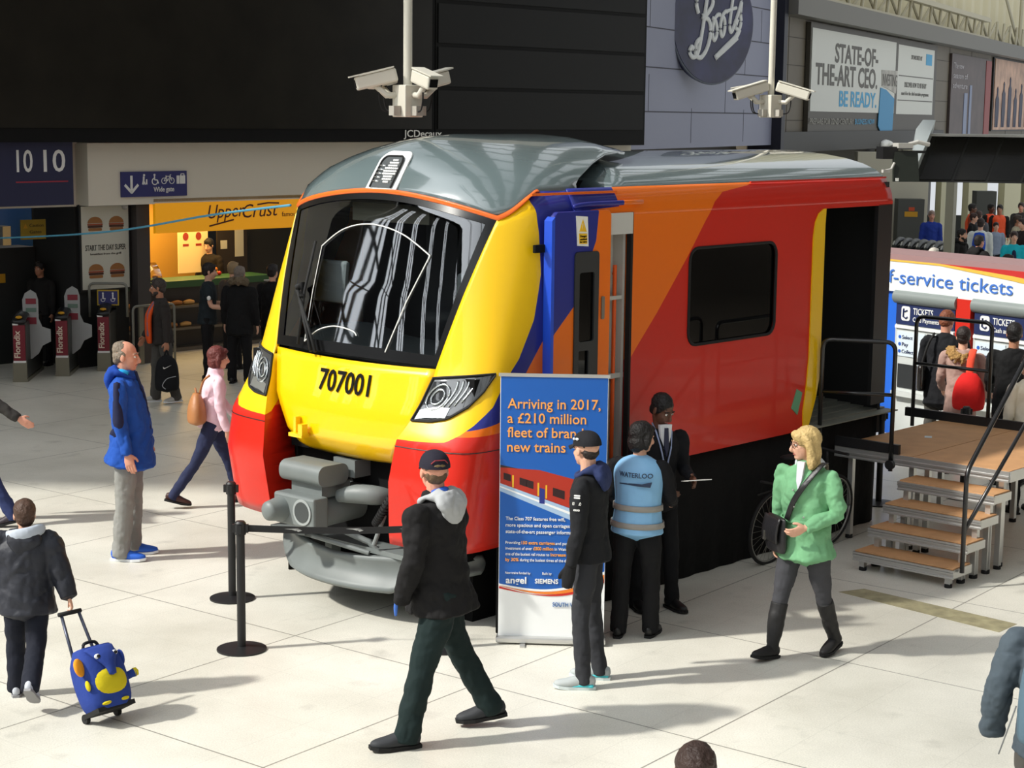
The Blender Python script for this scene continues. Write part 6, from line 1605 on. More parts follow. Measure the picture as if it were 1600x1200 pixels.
    def hair(s, style, c, m=None):
        bm = B()
        def E(x, y, z, r): ball(bm, s.H(x, y, z), [q * s.hs for q in r], 16, 12, rot=s.hm)
        if style in ('short', 'crop'):
            t = 0.006 if style == 'crop' else 0.012
            E(0, -0.020, 0.040, (0.075 + t, 0.094 + t, 0.083 + t)); E(0, -0.048, -0.022, (0.066 + t * 0.6, 0.056 + t * 0.6, 0.062)); 
            for sg in (1, -1): E(sg * 0.066, 0.008, 0.008, (0.014, 0.028, 0.036))
            if style == 'short': E(0.01, 0.055, 0.092, (0.05, 0.035, 0.026))
        elif style == 'nape':
            E(0, -0.044, -0.018, (0.066, 0.050, 0.056)); E(0, -0.02, 0.03, (0.074, 0.084, 0.05))
            for sg in (1, -1): E(sg * 0.066, 0.0, 0.0, (0.012, 0.024, 0.03))
        elif style == 'bald':
            E(0, -0.034, 0.0, (0.081, 0.074, 0.050)); E(0, -0.06, -0.03, (0.060, 0.042, 0.050)); E(0, -0.036, 0.052, (0.074, 0.078, 0.066))
            for sg in (1, -1): E(sg * 0.070, -0.015, 0.008, (0.012, 0.036, 0.036))
        elif style == 'bob':
            E(0, -0.018, 0.038, (0.092, 0.108, 0.098)); E(0, -0.045, -0.045, (0.090, 0.068, 0.085))
            for sg in (1, -1): loft(bm, [s.H(sg * 0.07, 0.0, 0.05), s.H(sg * 0.088, -0.005, -0.02), s.H(sg * 0.078, 0.0, -0.09)], [0.03 * s.hs, 0.03 * s.hs, 0.018 * s.hs], seg=10)
            E(0.0, 0.062, 0.078, (0.060, 0.036, 0.03))
        elif style == 'long':
            E(0, -0.018, 0.042, (0.092, 0.108, 0.096)); E(0, -0.05, -0.06, (0.098, 0.066, 0.12)); E(0, -0.045, -0.15, (0.108, 0.058, 0.06))
            for sg in (1, -1): loft(bm, [s.H(sg * 0.06, 0.02, 0.085), s.H(sg * 0.088, 0.002, 0.03), s.H(sg * 0.094, -0.012, -0.06), s.H(sg * 0.110, -0.008, -0.13), s.H(sg * 0.128, 0.006, -0.165)], [0.03 * s.hs, 0.03 * s.hs, 0.034 * s.hs, 0.036 * s.hs, 0.018 * s.hs], seg=10)
            E(0.02, 0.065, 0.072, (0.058, 0.034, 0.034)); E(-0.03, 0.06, 0.065, (0.04, 0.034, 0.036))
        elif style == 'straight':
            E(0, -0.018, 0.040, (0.088, 0.104, 0.095)); loft(bm, [s.H(0, -0.06, 0.05), s.H(0, -0.075, -0.05), s.H(0, -0.085, -0.16), s.H(0, -0.08, -0.25)], [(0.075 * s.hs, 0.05 * s.hs), (0.088 * s.hs, 0.05 * s.hs), (0.085 * s.hs, 0.04 * s.hs), (0.06 * s.hs, 0.02 * s.hs)], side=s.hm @ Vector((1, 0, 0)))
        o = add('hair', bm, m or hair_mat(c), s.root, smooth=True)
        remesh(o, max(s.vox, 0.008), 3, folds=0.006 * s.hs, fscale=0.03)
        return o

    def beard(s, c):
        bm = B(); 
        def E(x, y, z, r): ball(bm, s.H(x, y, z), [q * s.hs for q in r], 14, 10, rot=s.hm)
        E(0, 0.052, -0.095, (0.046, 0.042, 0.030)); E(0.044, 0.03, -0.07, (0.022, 0.04, 0.03)); E(-0.044, 0.03, -0.07, (0.022, 0.04, 0.03)); E(0, 0.09, -0.054, (0.024, 0.010, 0.006))
        remesh(add('beard', bm, hair_mat(c), s.root, smooth=True), 0.008, 2)

    def cap(s, m, logo=None):
        bm = B()
        n = 20
        V = []
        for i in range(9):
            t = i / 8 * PI / 2
            V.append([bm.verts.new(s.H(0.090 * math.cos(t) ** 0.8 * math.cos(a), -0.012 + 0.110 * math.cos(t) ** 0.8 * math.sin(a), 0.028 + 0.098 * math.sin(t))) for a in [2 * PI * q / n for q in range(n)]])
        for a, b_ in zip(V, V[1:]):
            for q in range(n): bm.faces.new((a[q], a[(q + 1) % n], b_[(q + 1) % n], b_[q]))
        bm.faces.new(V[0])
        bmesh.ops.remove_doubles(bm, verts=bm.verts[:], dist=0.0008)
        c = add('cap', bm, m, s.root, smooth=True, angle=60)
        bm = B()
        grid(bm, lambda u, v: s.H((u - 0.5) * 0.150 * (1 - 0.25 * v * v), 0.070 + 0.100 * v * (1 - (2 * u - 1) ** 2 * 0.45) - 0.018 * (2 * u - 1) ** 2, 0.036 - 0.022 * v - 0.020 * (2 * u - 1) ** 2), 10, 6)
        solid(add('cap_brim', bm, m, c, smooth=True), 0.006)
        return c

    def trousers(s, m, hem=0.060, thigh=0.088, knee=0.066, waist=0.0, folds=0.010, name='trousers', hem_at=1.0, b=1.0):
        k, q = s.k, s.b * b
        bm = B()
        loft(bm, [s.pel + s.up * (0.045 + waist) * k, s.pel + s.up * 0.015 * k, s.pel - Vector((0, 0, 0.06 * k)), s.pel - Vector((0, 0, 0.10 * k))], [(0.13 * k * q, 0.095 * k * q), (0.148 * k * q, 0.110 * k * q), (0.154 * k * q, 0.115 * k * q), (0.13 * k * q, 0.09 * k * q)], side=(1, 0, 0), seg=16)
        for sd in 'LR':
            hip, kn, an, fp = s.leg[sd]
            e = kn.lerp(an, hem_at)
            loft(bm, [hip + Vector((0, 0, 0.02 * k)), hip.lerp(kn, 0.45), kn, kn.lerp(e, 0.5), e + (an - kn).normalized() * 0.034 * k], [thigh * k * q * 1.06, thigh * k * q, knee * k * q, (knee * 0.45 + hem * 0.55) * k * q, hem * k * q], side=(1, 0, 0), seg=14)
        o = add(name, bm, m, s.root, smooth=True)
        remesh(o, max(s.vox, 0.009), 4, folds=folds * k)
        return o

    def shoe(s, sd, m, sole=None, boot=0.0, big=1.0):
        hip, kn, an, fp = s.leg[sd]; k = s.k * big
        rot = Matrix.Rotation(-fp, 3, 'X') @ Matrix.Rotation(R(-6 if sd == 'R' else 6), 3, 'Z')
        az = 0.042 * s.h
        def F(x, y, z): return an + rot @ Vector((x * k, y * k, z * k - az))
        bm = B()
        loft(bm, [F(0, -0.075, 0.05), F(0, -0.04, 0.052), F(0, 0.03, 0.05), F(0, 0.10, 0.040), F(0, 0.165, 0.034), F(0, 0.195, 0.03)], [(0.026 * k, 0.036 * k), (0.037 * k, 0.048 * k), (0.041 * k, 0.048 * k), (0.047 * k, 0.036 * k), (0.038 * k, 0.028 * k), (0.018 * k, 0.02 * k)], side=rot @ Vector((1, 0, 0)), seg=14)
        loft(bm, [F(0, -0.025, 0.06), an + (kn - an).normalized() * 0.03 * k], [0.042 * k, 0.046 * k], seg=12)
        o = add('boot' if boot else 'shoe', bm, m, s.root, smooth=True)
        if boot:
            bm2 = B(); d = (kn - an); top = an + d * boot
            loft(bm2, [F(0, -0.02, 0.05), an + d * 0.12, an + d * 0.4, top], [(0.046 * k, 0.05 * k), (0.050 * k, 0.052 * k), (0.062 * k, 0.062 * k), (0.066 * k, 0.066 * k)], side=(1, 0, 0), seg=14)
            sh_ = add('boot_shaft', bm2, m, o, smooth=True, angle=60); remesh(sh_, 0.009, 2, folds=0.008)
        remesh(o, max(s.vox, 0.007), 2)
        bm = B()
        out = [(-0.026, -0.085), (0.026, -0.085), (0.040, -0.04), (0.041, 0.04), (0.049, 0.10), (0.042, 0.165), (0.018, 0.205), (-0.018, 0.205), (-0.042, 0.165), (-0.049, 0.10), (-0.041, 0.04), (-0.040, -0.04)]
        plate(bm, [out], lambda u, v, t: F(u, v, t + (0.010 * max(0, (v - 0.13) / 0.07))), 0.0, 0.020)
        add('sole', bm, sole or RUBBER, o)
        return o
    def shoes(s, m, sole=None, boot=0.0, big=1.0):
        return [s.shoe(sd, m, sole, boot, big) for sd in 'LR']

    def top(s, m, name='jacket', hem=-0.06, bulk=1.0, flare=1.0, sleeve=1.0, sleeves=('L', 'R'), folds=0.012, collar=0.0, arms_to=1.0, chest=1.0, belly=0.0, fscale=0.11):
        """Jacket or coat: hem is its height above the hip line (share of body height)."""
        k, q = s.k, s.b * bulk; bm = B(); up = s.up
        P = lambda t, f=0.0: s.pel + up * t * s.h + s.fw * f * k
        w = [(0.178 * q * flare, 0.146 * q * flare), (0.174 * q * (0.6 + 0.4 * flare), 0.138 * q * (0.6 + 0.4 * flare)), (0.160 * q, 0.124 * q), (0.164 * q * chest, 0.122 * q * chest), (0.172 * q * chest, 0.118 * q * chest), (0.150 * q, 0.092 * q), (0.085 * q, 0.07 * q)]
        if abs(s.twist) > 20: w[0], w[1] = (w[0][0], w[0][0] * 0.95), (w[1][0], w[1][0] * 0.9)
        ts = [hem, min(hem * 0.4, 0.0), 0.075, 0.16, 0.225, 0.268, 0.295]
        fs = [0, 0.5 * belly, belly, 0.6 * belly, 0, -0.005, -0.005]
        loft(bm, [P(t, f) for t, f in zip(ts, fs)], [(a * k, b_ * k + f * 0.5 * k) for (a, b_), f in zip(w, fs)], side=s.rt, seg=18)
        for sd in sleeves:
            sh, el, wr, d = s.arm[sd]
            e = el.lerp(wr, arms_to) if arms_to >= 0 else el
            inn = sh - s.rt * (1 if sd == 'R' else -1) * 0.05 * k - up * 0.022 * k
            if arms_to > 0.3: loft(bm, [inn, sh.lerp(el, 0.10), sh.lerp(el, 0.30), sh.lerp(el, 0.6), el, el.lerp(e, 0.5), e - d * 0.004], [0.044 * k * q * sleeve, 0.054 * k * q * sleeve, 0.063 * k * q * sleeve, 0.060 * k * q * sleeve, 0.054 * k * q * sleeve, 0.049 * k * q * sleeve, 0.043 * k * q * sleeve], side=s.rt, seg=14)
            else: loft(bm, [inn, sh.lerp(el, 0.12), sh.lerp(el, 0.7)], [0.050 * k * q * sleeve, 0.058 * k * q * sleeve, 0.060 * k * q * sleeve], side=s.rt, seg=14)
        if collar:
            loft(bm, [P(0.285), s.neck + up * 0.01 * k, s.neck + up * (0.02 + collar) * k], [0.095 * k, 0.082 * k, 0.078 * k], side=s.rt, seg=14)
        o = add(name, bm, m, s.root, smooth=True)
        remesh(o, max(s.vox, 0.009), 4, folds=folds * k, fscale=fscale)
        return o

    def hood(s, m, name='hood', size=1.0, dz=0.0):
        """Hood lying folded on the upper back and round the neck."""
        k = s.k * size; bm = B()
        pts = []; rad = []
        for a in range(-60, 241, 30):
            t = R(a); back = max(0, -math.sin(t))
            pts.append(s.neck + s.rt * 0.098 * k * math.cos(t) + s.fw * (0.080 * k * math.sin(t)) + s.up * ((0.012 - 0.055 * max(0, math.sin(t)) * 0.9 + 0.02 * back) * k + dz))
            rad.append((0.022 + 0.024 * back) * k)
        # front gap at +fw: drop the two front-most points
        loft(bm, [p for p, a in zip(pts, range(-60, 241, 30))], rad, side=(0, 0, 1), seg=10)
        loft(bm, [s.neck - s.fw * 0.075 * k + s.up * (0.03 * k + dz), s.neck - s.fw * 0.115 * k - s.up * (0.04 * k - dz), s.neck - s.fw * 0.125 * k - s.up * (0.13 * k - dz)], [(0.11 * k, 0.05 * k), (0.125 * k, 0.05 * k), (0.05 * k, 0.022 * k)], side=s.rt, seg=14)
        o = add(name, bm, m, s.root, smooth=True)
        remesh(o, max(s.vox, 0.009), 4, folds=0.012 * k)
        return o
    def world(s, v):
        return Matrix.Translation(s.root.location) @ s.root.rotation_euler.to_matrix().to_4x4() @ v
# ------------------------------------------------------------------ the people, nearest first
JK, JG = cloth('jacket_black', (26, 25, 26)), cloth('fleece_grey', (168, 170, 172))
p = Person('man in dark cap and black jacket striding past in front of the train', (-0.44, 10.93), 196, 1.90, lean=3, twist=-48, head=(-38, 0), arms={'L': (-2, 10, 20, -2), 'R': (8, 8, 40, -12)}, legs={'L': (17, 3, 3, -2), 'R': (-20, 8, 4, 8)}, skin='pink', build=1.06, detail=2)
p.body(hands=()); p.face(); p.hair('nape', (92, 72, 52))
c = p.cap(cloth('cap_navy', (34, 32, 44)))
bm = B(); pipe(bm, [p.H(-0.05, -0.103, 0.062), p.H(-0.03, -0.112, 0.082), p.H(0.03, -0.112, 0.082), p.H(0.05, -0.103, 0.062)], 0.0035, seg=6); add('cap_piping', bm, mat('piping_red', (140, 40, 48), 0.6), c)
bm = B(); ball(bm, p.H(0, -0.108, 0.048), [0.036 * p.hs, 0.012 * p.hs, 0.014 * p.hs], 12, 8, rot=p.hm); add('cap_strap', bm, mat('strap_tan', (112, 92, 56), 0.6), c)
p.trousers(cloth('trousers_bottle', (24, 38, 38)), hem=0.076, thigh=0.104, knee=0.084, b=0.92)
p.shoes(mat('shoe_grey_black', (44, 46, 50), 0.7), boot=0.0, big=1.08)
p.top(JK, hem=-0.08, bulk=1.14, flare=1.06, folds=0.016, collar=0.01)
p.hood(JG, 'grey_hood', 1.05)
bm = B(); loft(bm, [p.neck + p.rt * -0.07 + p.fw * -0.02 + p.up * 0.035, p.neck - p.fw * 0.065 + p.up * 0.045, p.neck + p.rt * 0.075 + p.fw * -0.01 + p.up * 0.03], [0.022, 0.03, 0.022], seg=10); remesh(add('blue_scarf', bm, cloth('lining_blue', (52, 96, 190)), p.root, smooth=True), 0.008, 2)
bm = B(); hp = p.arm['L'][2]; loft(bm, [hp + Vector((0.02, 0.02, 0.02)), hp + Vector((0.02, 0.03, -0.03)), hp + Vector((0.02, 0.03, -0.09))], [(0.006, 0.008), (0.008, 0.014), (0.005, 0.008)], side=(1, 0, 0)); add('blue_pass', bm, mat('pass_blue', (60, 110, 200), 0.5), p.root, smooth=True)

DK = cloth('sports_black', (30, 31, 34)); NV = cloth('hood_navy', (44, 54, 92))
p = Person('man in black cap and black sports jacket with white sleeve badges, beside the blue banner', (0.555, 12.07), 172, 1.80, lean=2, twist=-10, head=(-34, 4), arms={'L': (0, 7, 10, 2), 'R': (-6, 8, 14, 2)}, legs={'L': (6, 10, 3, 0), 'R': (-3, 3, 2, 0)}, skin='light', build=0.97, detail=2)
p.body(hands=('R',)); p.face(); p.hair('nape', (40, 32, 28)); c = p.cap(cloth('cap_black', (32, 32, 36)))
bm = B(); 
for dx, w_ in ((-0.02, 0.018), (0.012, 0.012)): ball(bm, p.H(-0.087, 0.01 + dx, 0.075), [0.006 * p.hs, w_ * p.hs, 0.010 * p.hs], 10, 6, rot=p.hm)
add('cap_badge', bm, mat('badge_pale', (196, 200, 206), 0.5), c)
p.trousers(cloth('trousers_charcoal', (50, 51, 55)), hem=0.056, thigh=0.080, knee=0.062)
p.shoes(mat('trainer_grey', (166, 172, 172), 0.7), mat('trainer_sole', (196, 206, 206), 0.6))
for sd in 'LR':
    an = p.leg[sd][2]
    bm = B(); loft(bm, [an + Vector((0, -0.07, -0.050)), an + Vector((0, 0.0, -0.046)), an + Vector((0, 0.07, -0.052))], [(0.042, 0.016), (0.046, 0.018), (0.050, 0.014)], side=(1, 0, 0), seg=12); add('shoe_panel', bm, mat('trainer_teal', (70, 190, 200), 0.6), p.root, smooth=True)
p.top(DK, hem=-0.045, bulk=1.06, folds=0.012); p.hood(NV, 'navy_hood', 0.95)
sh, el, wr, d = p.arm['L']
bm = B(); loft(bm, [wr - d * 0.02, wr + d * 0.05, wr + d * 0.11, wr + d * 0.16], [(0.04, 0.034), (0.046, 0.03), (0.046, 0.026), (0.028, 0.02)], side=p.fw, seg=12)
for i in range(4): loft(bm, [wr + d * 0.09 + p.fw * (0.03 - 0.02 * i), wr + d * 0.14 + p.fw * (0.03 - 0.02 * i) + p.rt * 0.01, wr + d * 0.165 + p.fw * (0.03 - 0.02 * i) + p.rt * 0.03], [0.013, 0.012, 0.010], seg=8)
loft(bm, [wr + d * 0.02 + p.fw * 0.03, wr + d * 0.07 + p.fw * 0.06, wr + d * 0.10 + p.fw * 0.065 + p.rt * 0.01], [0.016, 0.014, 0.012], seg=8)
remesh(add('glove', bm, cloth('glove_black', (28, 28, 30)), p.root, smooth=True), 0.006, 2)
sx = (el - sh).normalized(); so = (-p.rt - sx * (-p.rt).dot(sx)).normalized(); sw_ = sx.cross(so).normalized()
def sleeve_pt(u, v, d_): return sh.lerp(el, 0.45) + so * (0.068 + d_) + sw_ * u + (-sx) * v
letters('sleeve_badges', [('KUMHO', 0, -0.005, 0.020, 0.06, 'c'), ('esso', 0, -0.045, 0.018, 0.045, 'c')], lambda x, y, d_: sleeve_pt(x if sw_.dot(Vector((0, 1, 0))) < 0 else -x, y, d_), WHITE, p.root, bold=0.02)
bm = B()
for v in (0.045, 0.06): plate(bm, [rrect(-0.022, v - 0.005, 0.022, v + 0.005, 0.004, 2)], lambda a, b_, t: sleeve_pt(a, b_, t), 0.0, 0.006)
add('sleeve_patch', bm, WHITE, p.root)

VB = mat('vest_blue', (132, 184, 226), 0.55, bump=0.3, scale=10)
p = Person('person with black bob in pale blue WATERLOO vest, seen from behind beside the banner', (0.97, 13.25), 72, 1.66, lean=3, twist=-6, head=(-35, 10), arms={'L': (10, 8, 30, -4), 'R': (16, 8, 70, -14)}, legs={'L': (-3, 3, 3, 0), 'R': (5, 6, 3, 0)}, skin='light', build=1.04, detail=2)
p.body(); p.hair('bob', (22, 19, 19)); p.trousers(cloth('trousers_black', (22, 22, 24)), hem=0.066, thigh=0.092, knee=0.074); p.shoes(mat('shoe_black', (18, 18, 19), 0.4))
p.top(cloth('sweater_black', (22, 22, 25)), 'sweater', hem=-0.03, bulk=1.0)
v_ = p.top(VB, 'vest', hem=-0.055, bulk=1.16, sleeves=(), folds=0.003, chest=1.03, flare=1.02)
SILV = mat('vest_reflective', (150, 146, 140), 0.4)
def band(person, m, t0, bulk, name, par, hgt=0.022, z_tilt=0.0):
    k, q = person.k, person.b * bulk; bm = B(); seg = 40
    rings = []
    for dz in (-hgt, hgt):
        t = t0 + dz / person.h
        a = float(np.interp(t, [-0.06, 0.0, 0.075, 0.16, 0.225, 0.268], [0.168, 0.160, 0.150, 0.162, 0.172, 0.150])) * q * k + 0.006
        b_ = float(np.interp(t, [-0.06, 0.0, 0.075, 0.16, 0.225, 0.268], [0.125, 0.122, 0.112, 0.122, 0.118, 0.092])) * q * k + 0.006
        c_ = person.pel + person.up * t * person.h
        rings.append([bm.verts.new(c_ + person.rt * a * math.cos(2 * PI * i / seg) + person.fw * b_ * math.sin(2 * PI * i / seg)) for i in range(seg)])
    for i in range(seg): bm.faces.new((rings[0][i], rings[0][(i + 1) % seg], rings[1][(i + 1) % seg], rings[1][i]))
    return solid(add(name, bm, m, par, smooth=True), 0.008)
band(p, SILV, -0.012, 1.285, 'reflective_band', v_); band(p, SILV, 0.068, 1.275, 'reflective_band', v_)
def back_pt(x, y, d_, t0=0.215, off=0.137): 
    a_ = 0.19 * p.k; yy = math.sqrt(max(0.02, 1 - min(0.98, (x / a_) ** 2)))
    x = x + 0.02
    return p.pel + p.up * (t0 * p.h + y) + p.rt * x - p.fw * ((off) * p.k * p.b * yy + 0.026 + d_)
letters('vest_lettering', [('WATERLOO', 0, 0.0, 0.036, 0.27, 'c')], back_pt, mat('vest_ink', (40, 56, 84), 0.6), v_, bold=0.015)
bm = B(); plate(bm, [[(-0.13, -0.055), (0.06, -0.045), (0.13, -0.03), (0.12, -0.07), (0.05, -0.065), (-0.13, -0.062)]], lambda u, v, t: back_pt(u, v, t), 0.0, 0.006); add('vest_emblem', bm, mat('vest_ink', (40, 56, 84), 0.6), v_)

SU = cloth('suit_black', (22, 23, 27))
p = Person('man in dark suit and tie looking down at the white card he holds', (1.17, 14.02), -66, 1.78, lean=4, twist=0, head=(18, 26), arms={'L': (2, 5, 82, -14), 'R': (2, 6, 62, -34)}, legs={'L': (6, 4, 4, 0), 'R': (-2, 2, 4, 0)}, skin='dark', build=0.95, detail=2)
p.body(curl=32); p.face(brows=(24, 18, 16)); p.hair('crop', (20, 18, 18)); p.trousers(cloth('suit_trousers', (20, 21, 24)), hem=0.062, thigh=0.086, knee=0.068); p.shoes(mat('shoe_black', (18, 18, 19), 0.4))
p.top(SU, 'suit_jacket', hem=-0.075, bulk=1.04)
bm = B(); plate(bm, [[(-0.055, 0.075), (0.055, 0.075), (0.045, -0.02), (0.0, -0.17), (-0.045, -0.02)]], lambda u, v, t: p.neck + p.rt * u + p.up * (v - 0.045) + p.fw * (0.072 + t + 0.10 * (0.075 - v) + 0.0), 0.0, 0.03); shirt = add('shirt', bm, mat('shirt_white', (226, 228, 232), 0.6), p.root)
bm = B(); plate(bm, [[(-0.014, 0.05), (0.014, 0.05), (0.020, -0.10), (0.0, -0.18), (-0.020, -0.10)]], lambda u, v, t: p.neck + p.rt * u + p.up * (v - 0.045) + p.fw * (0.098 + t + 0.11 * (0.075 - v)), 0.0, 0.02); add('tie', bm, mat('tie_navy', (30, 34, 64), 0.5), p.root)
bm = B()
for sg in (1, -1): pipe(bm, [p.neck + p.rt * sg * 0.06 + p.up * 0.03 - p.fw * 0.02, p.neck + p.rt * sg * 0.07 + p.fw * 0.075 - p.up * 0.03, p.neck + p.rt * sg * 0.045 + p.fw * 0.125 - p.up * 0.16, p.neck + p.rt * sg * 0.012 + p.fw * 0.138 - p.up * 0.30], 0.007, seg=6)
add('lanyard', bm, mat('lanyard_pale', (150, 164, 200), 0.6), p.root, smooth=True)
hw = p.world(p.arm['L'][2] + p.arm['L'][3] * 0.12 + Vector((0.0, 0.0, 0.03)))
bm = B(); box(bm, (0, 0, 0), (0.20, 0.14, 0.006), rx=R(-12), rz=R(20)); tag(add('white_card', bm, mat('card_white', (232, 232, 228), 0.5), None, loc=hw), 'white card held in the hand of the man in the dark suit', 'card')

GR = cloth('jacket_mint', (116, 170, 126), folds=0.7)
p = Person('woman in mint green jacket and tall black boots walking past the bicycle', (2.17, 12.74), 226, 1.74, lean=1, twist=8, head=(-46, 4), arms={'L': (2, 12, 62, -40), 'R': (-8, 6, 6, 2)}, legs={'L': (-14, 10, 1, 10), 'R': (14, 2, 4, -8)}, skin='light', build=1.06, detail=2)
p.body(curl=48); p.face(brows=(130, 100, 60)); p.hair('long', (196, 168, 112))
bm = B()
for sg in (1, -1): pipe(bm, [p.H(sg * 0.012, 0.107, 0.006), p.H(sg * 0.018, 0.106, 0.014), p.H(sg * 0.05, 0.096, 0.014), p.H(sg * 0.056, 0.088, 0.0), p.H(sg * 0.045, 0.096, -0.014), p.H(sg * 0.02, 0.104, -0.012), p.H(sg * 0.012, 0.107, 0.006)], 0.0022, seg=6); pipe(bm, [p.H(sg * 0.055, 0.088, 0.010), p.H(sg * 0.08, 0.0, 0.004)], 0.0022, seg=6)
pipe(bm, [p.H(-0.012, 0.107, 0.006), p.H(0.012, 0.107, 0.006)], 0.002, seg=6)
add('glasses', bm, mat('glasses_brown', (50, 32, 28), 0.3), p.root)
p.trousers(cloth('jeans_charcoal', (66, 66, 70)), hem=0.05, thigh=0.092, knee=0.066, hem_at=0.55, name='jeans', b=0.93)
p.shoes(mat('boot_black', (24, 23, 24), 0.65), boot=0.80)
p.top(GR, hem=-0.095, bulk=1.05, sleeve=0.93, flare=1.18, folds=0.020, collar=0.006, chest=1.05)
band(p, GR, 0.062, 1.16, 'waist_tie', p.root, 0.014)
p.hood(mat('hood_pale_grey', (196, 198, 204), 0.8), 'pale_hood', 0.80, dz=0.01)
bm = B(); plate(bm, [[(-0.03, 0.06), (0.03, 0.06), (0.02, -0.08), (0, -0.14), (-0.02, -0.08)]], lambda u, v, t: p.neck + p.rt * u + p.up * (v - 0.03) + p.fw * (0.08 + t + 0.20 * (0.06 - v)), 0.0, 0.025); add('inner_top', bm, mat('top_pale', (206, 204, 214), 0.7), p.root)
bm = B()
for z_, dx in ((0.20, 0.03), (0.13, 0.02), (0.09, -0.06)): ball(bm, p.pel + p.up * z_ * p.h + p.fw * 0.158 + p.rt * dx, (0.008, 0.006, 0.008), 8, 6)
add('buttons', bm, mat('button_grey', (150, 152, 146), 0.3), p.root)
# cross-body bag on her right hip
bagc = p.pel + p.rt * 0.17 + p.fw * 0.13 + p.up * 0.01
bw = p.world(bagc)
bag = thing('shoulder_bag', 'black cross-body bag with a flap on the hip of the woman in green', 'bag', bw, p.root.rotation_euler.z + R(-28))
bm = B(); loft(bm, [(0, 0, -0.135), (0, 0, -0.10), (0, 0, 0.0), (0, 0, 0.10), (0, 0, 0.12)], [(0.13, 0.04), (0.145, 0.05), (0.14, 0.05), (0.135, 0.035), (0.125, 0.02)], side=(1, 0, 0), seg=20); BGM = mat('bag_black', (26, 25, 27), 0.4, bump=0.2, scale=40); add('bag_body', bm, BGM, bag, smooth=True, angle=50)
bm = B(); grid(bm, lambda u, v: Vector((-0.12 + 0.24 * u, 0.036 + 0.026 * math.sin(v * PI * 0.7), 0.125 - 0.19 * v)), 8, 8); solid(add('bag_flap', bm, BGM, bag, smooth=True), 0.008)
bm = B(); box(bm, (0.07, 0.062, -0.03), (0.02, 0.012, 0.06)); box(bm, (0.07, 0.064, -0.06), (0.035, 0.012, 0.015)); add('bag_clasp', bm, STEEL, bag)
iv = (Matrix.Translation(bag.location) @ bag.rotation_euler.to_matrix().to_4x4()).inverted()
bm = B(); ls = p.sh['L']
P4 = [bagc + p.up * 0.11 - p.rt * 0.09 + p.fw * 0.02, p.pel + p.up * 0.27 + p.fw * 0.162 + p.rt * 0.02, p.pel + p.up * 0.40 + p.fw * 0.150 - p.rt * 0.06, ls + p.rt * 0.055 + p.up * 0.062 + p.fw * 0.06, ls + p.rt * 0.06 + p.up * 0.066 - p.fw * 0.03]
pts = [iv @ p.world(q) for q in smooth_path(P4, 5) for q in [Vector(q)]]
loft(bm, pts, [(0.022, 0.004)] * len(pts), side=iv.to_3x3() @ (p.root.rotation_euler.to_matrix() @ p.rt), seg=8, sub=1); add('bag_strap', bm, BGM, bag, smooth=True)

BC, NB = cloth('coat_blue', (32, 78, 164)), cloth('panel_navy', (34, 38, 66))
p = Person('tall balding man in royal blue coat, grey trousers and blue trainers facing right', (-3.40, 15.5), 0, 1.95, lean=-2, twist=-4, head=(0, 4), arms={'L': (4, 6, 16, 2), 'R': (4, 8, 14, 4)}, legs={'L': (1, 3, 2, 0), 'R': (-2, 3, 2, 0)}, skin='pink', build=1.04, detail=2)
p.body(); p.face(brows=(120, 104, 92)); p.hair('bald', (120, 108, 94)); p.trousers(cloth('trousers_grey', (136, 136, 132)), hem=0.070, thigh=0.090, knee=0.076); p.shoes(mat('trainer_blue', (28, 92, 196), 0.6), mat('trainer_white_sole', (226, 230, 232), 0.5))
p.top(BC, 'coat', hem=-0.105, bulk=1.06, flare=1.30, folds=0.016, belly=0.035, collar=0.02)
p.hood(cloth('hood_lining', (24, 64, 150)), 'coat_hood', 0.95, dz=0.01)
bm = B(); loft(bm, [p.neck + p.rt * 0.05 - p.fw * 0.06 + p.up * 0.03, p.neck + p.rt * 0.085 + p.up * 0.035, p.neck + p.rt * 0.07 + p.fw * 0.05 + p.up * 0.02], [0.02, 0.026, 0.02], seg=10); add('lining_edge', bm, cloth('lining_cyan', (36, 156, 220)), p.root, smooth=True)
sh, el, wr, d = p.arm['R']
bm = B()
loft(bm, [sh + p.up * 0.01 + p.rt * 0.022, sh.lerp(el, 0.35) + p.rt * 0.042, sh.lerp(el, 0.7) + p.rt * 0.044, sh.lerp(el, 0.98) + p.rt * 0.040, el.lerp(wr, 0.15) + p.rt * 0.036], [(0.030, 0.040), (0.036, 0.044), (0.044, 0.042), (0.050, 0.040), (0.03, 0.03)], side=p.fw, seg=12)
add('sleeve_panel', bm, NB, p.root, smooth=True)
bm = B(); loft(bm, [p.pel + p.rt * 0.165 - p.fw * 0.10 + p.up * 0.10, p.pel + p.rt * 0.18 + p.up * 0.04, p.pel + p.rt * 0.17 + p.fw * 0.09 - p.up * 0.02], [(0.012, 0.03), (0.012, 0.02), (0.012, 0.01)], side=p.rt, seg=8); add('side_panel', bm, NB, p.root, smooth=True)
bm = B(); pipe(bm, [p.neck + p.fw * 0.10 + p.up * 0.03, p.pel + p.fw * 0.175 + p.up * 0.36, p.pel + p.fw * 0.20 + p.up * 0.1, p.pel + p.fw * 0.195 - p.up * 0.18], 0.012, seg=8); add('front_placket', bm, NB, p.root, smooth=True)

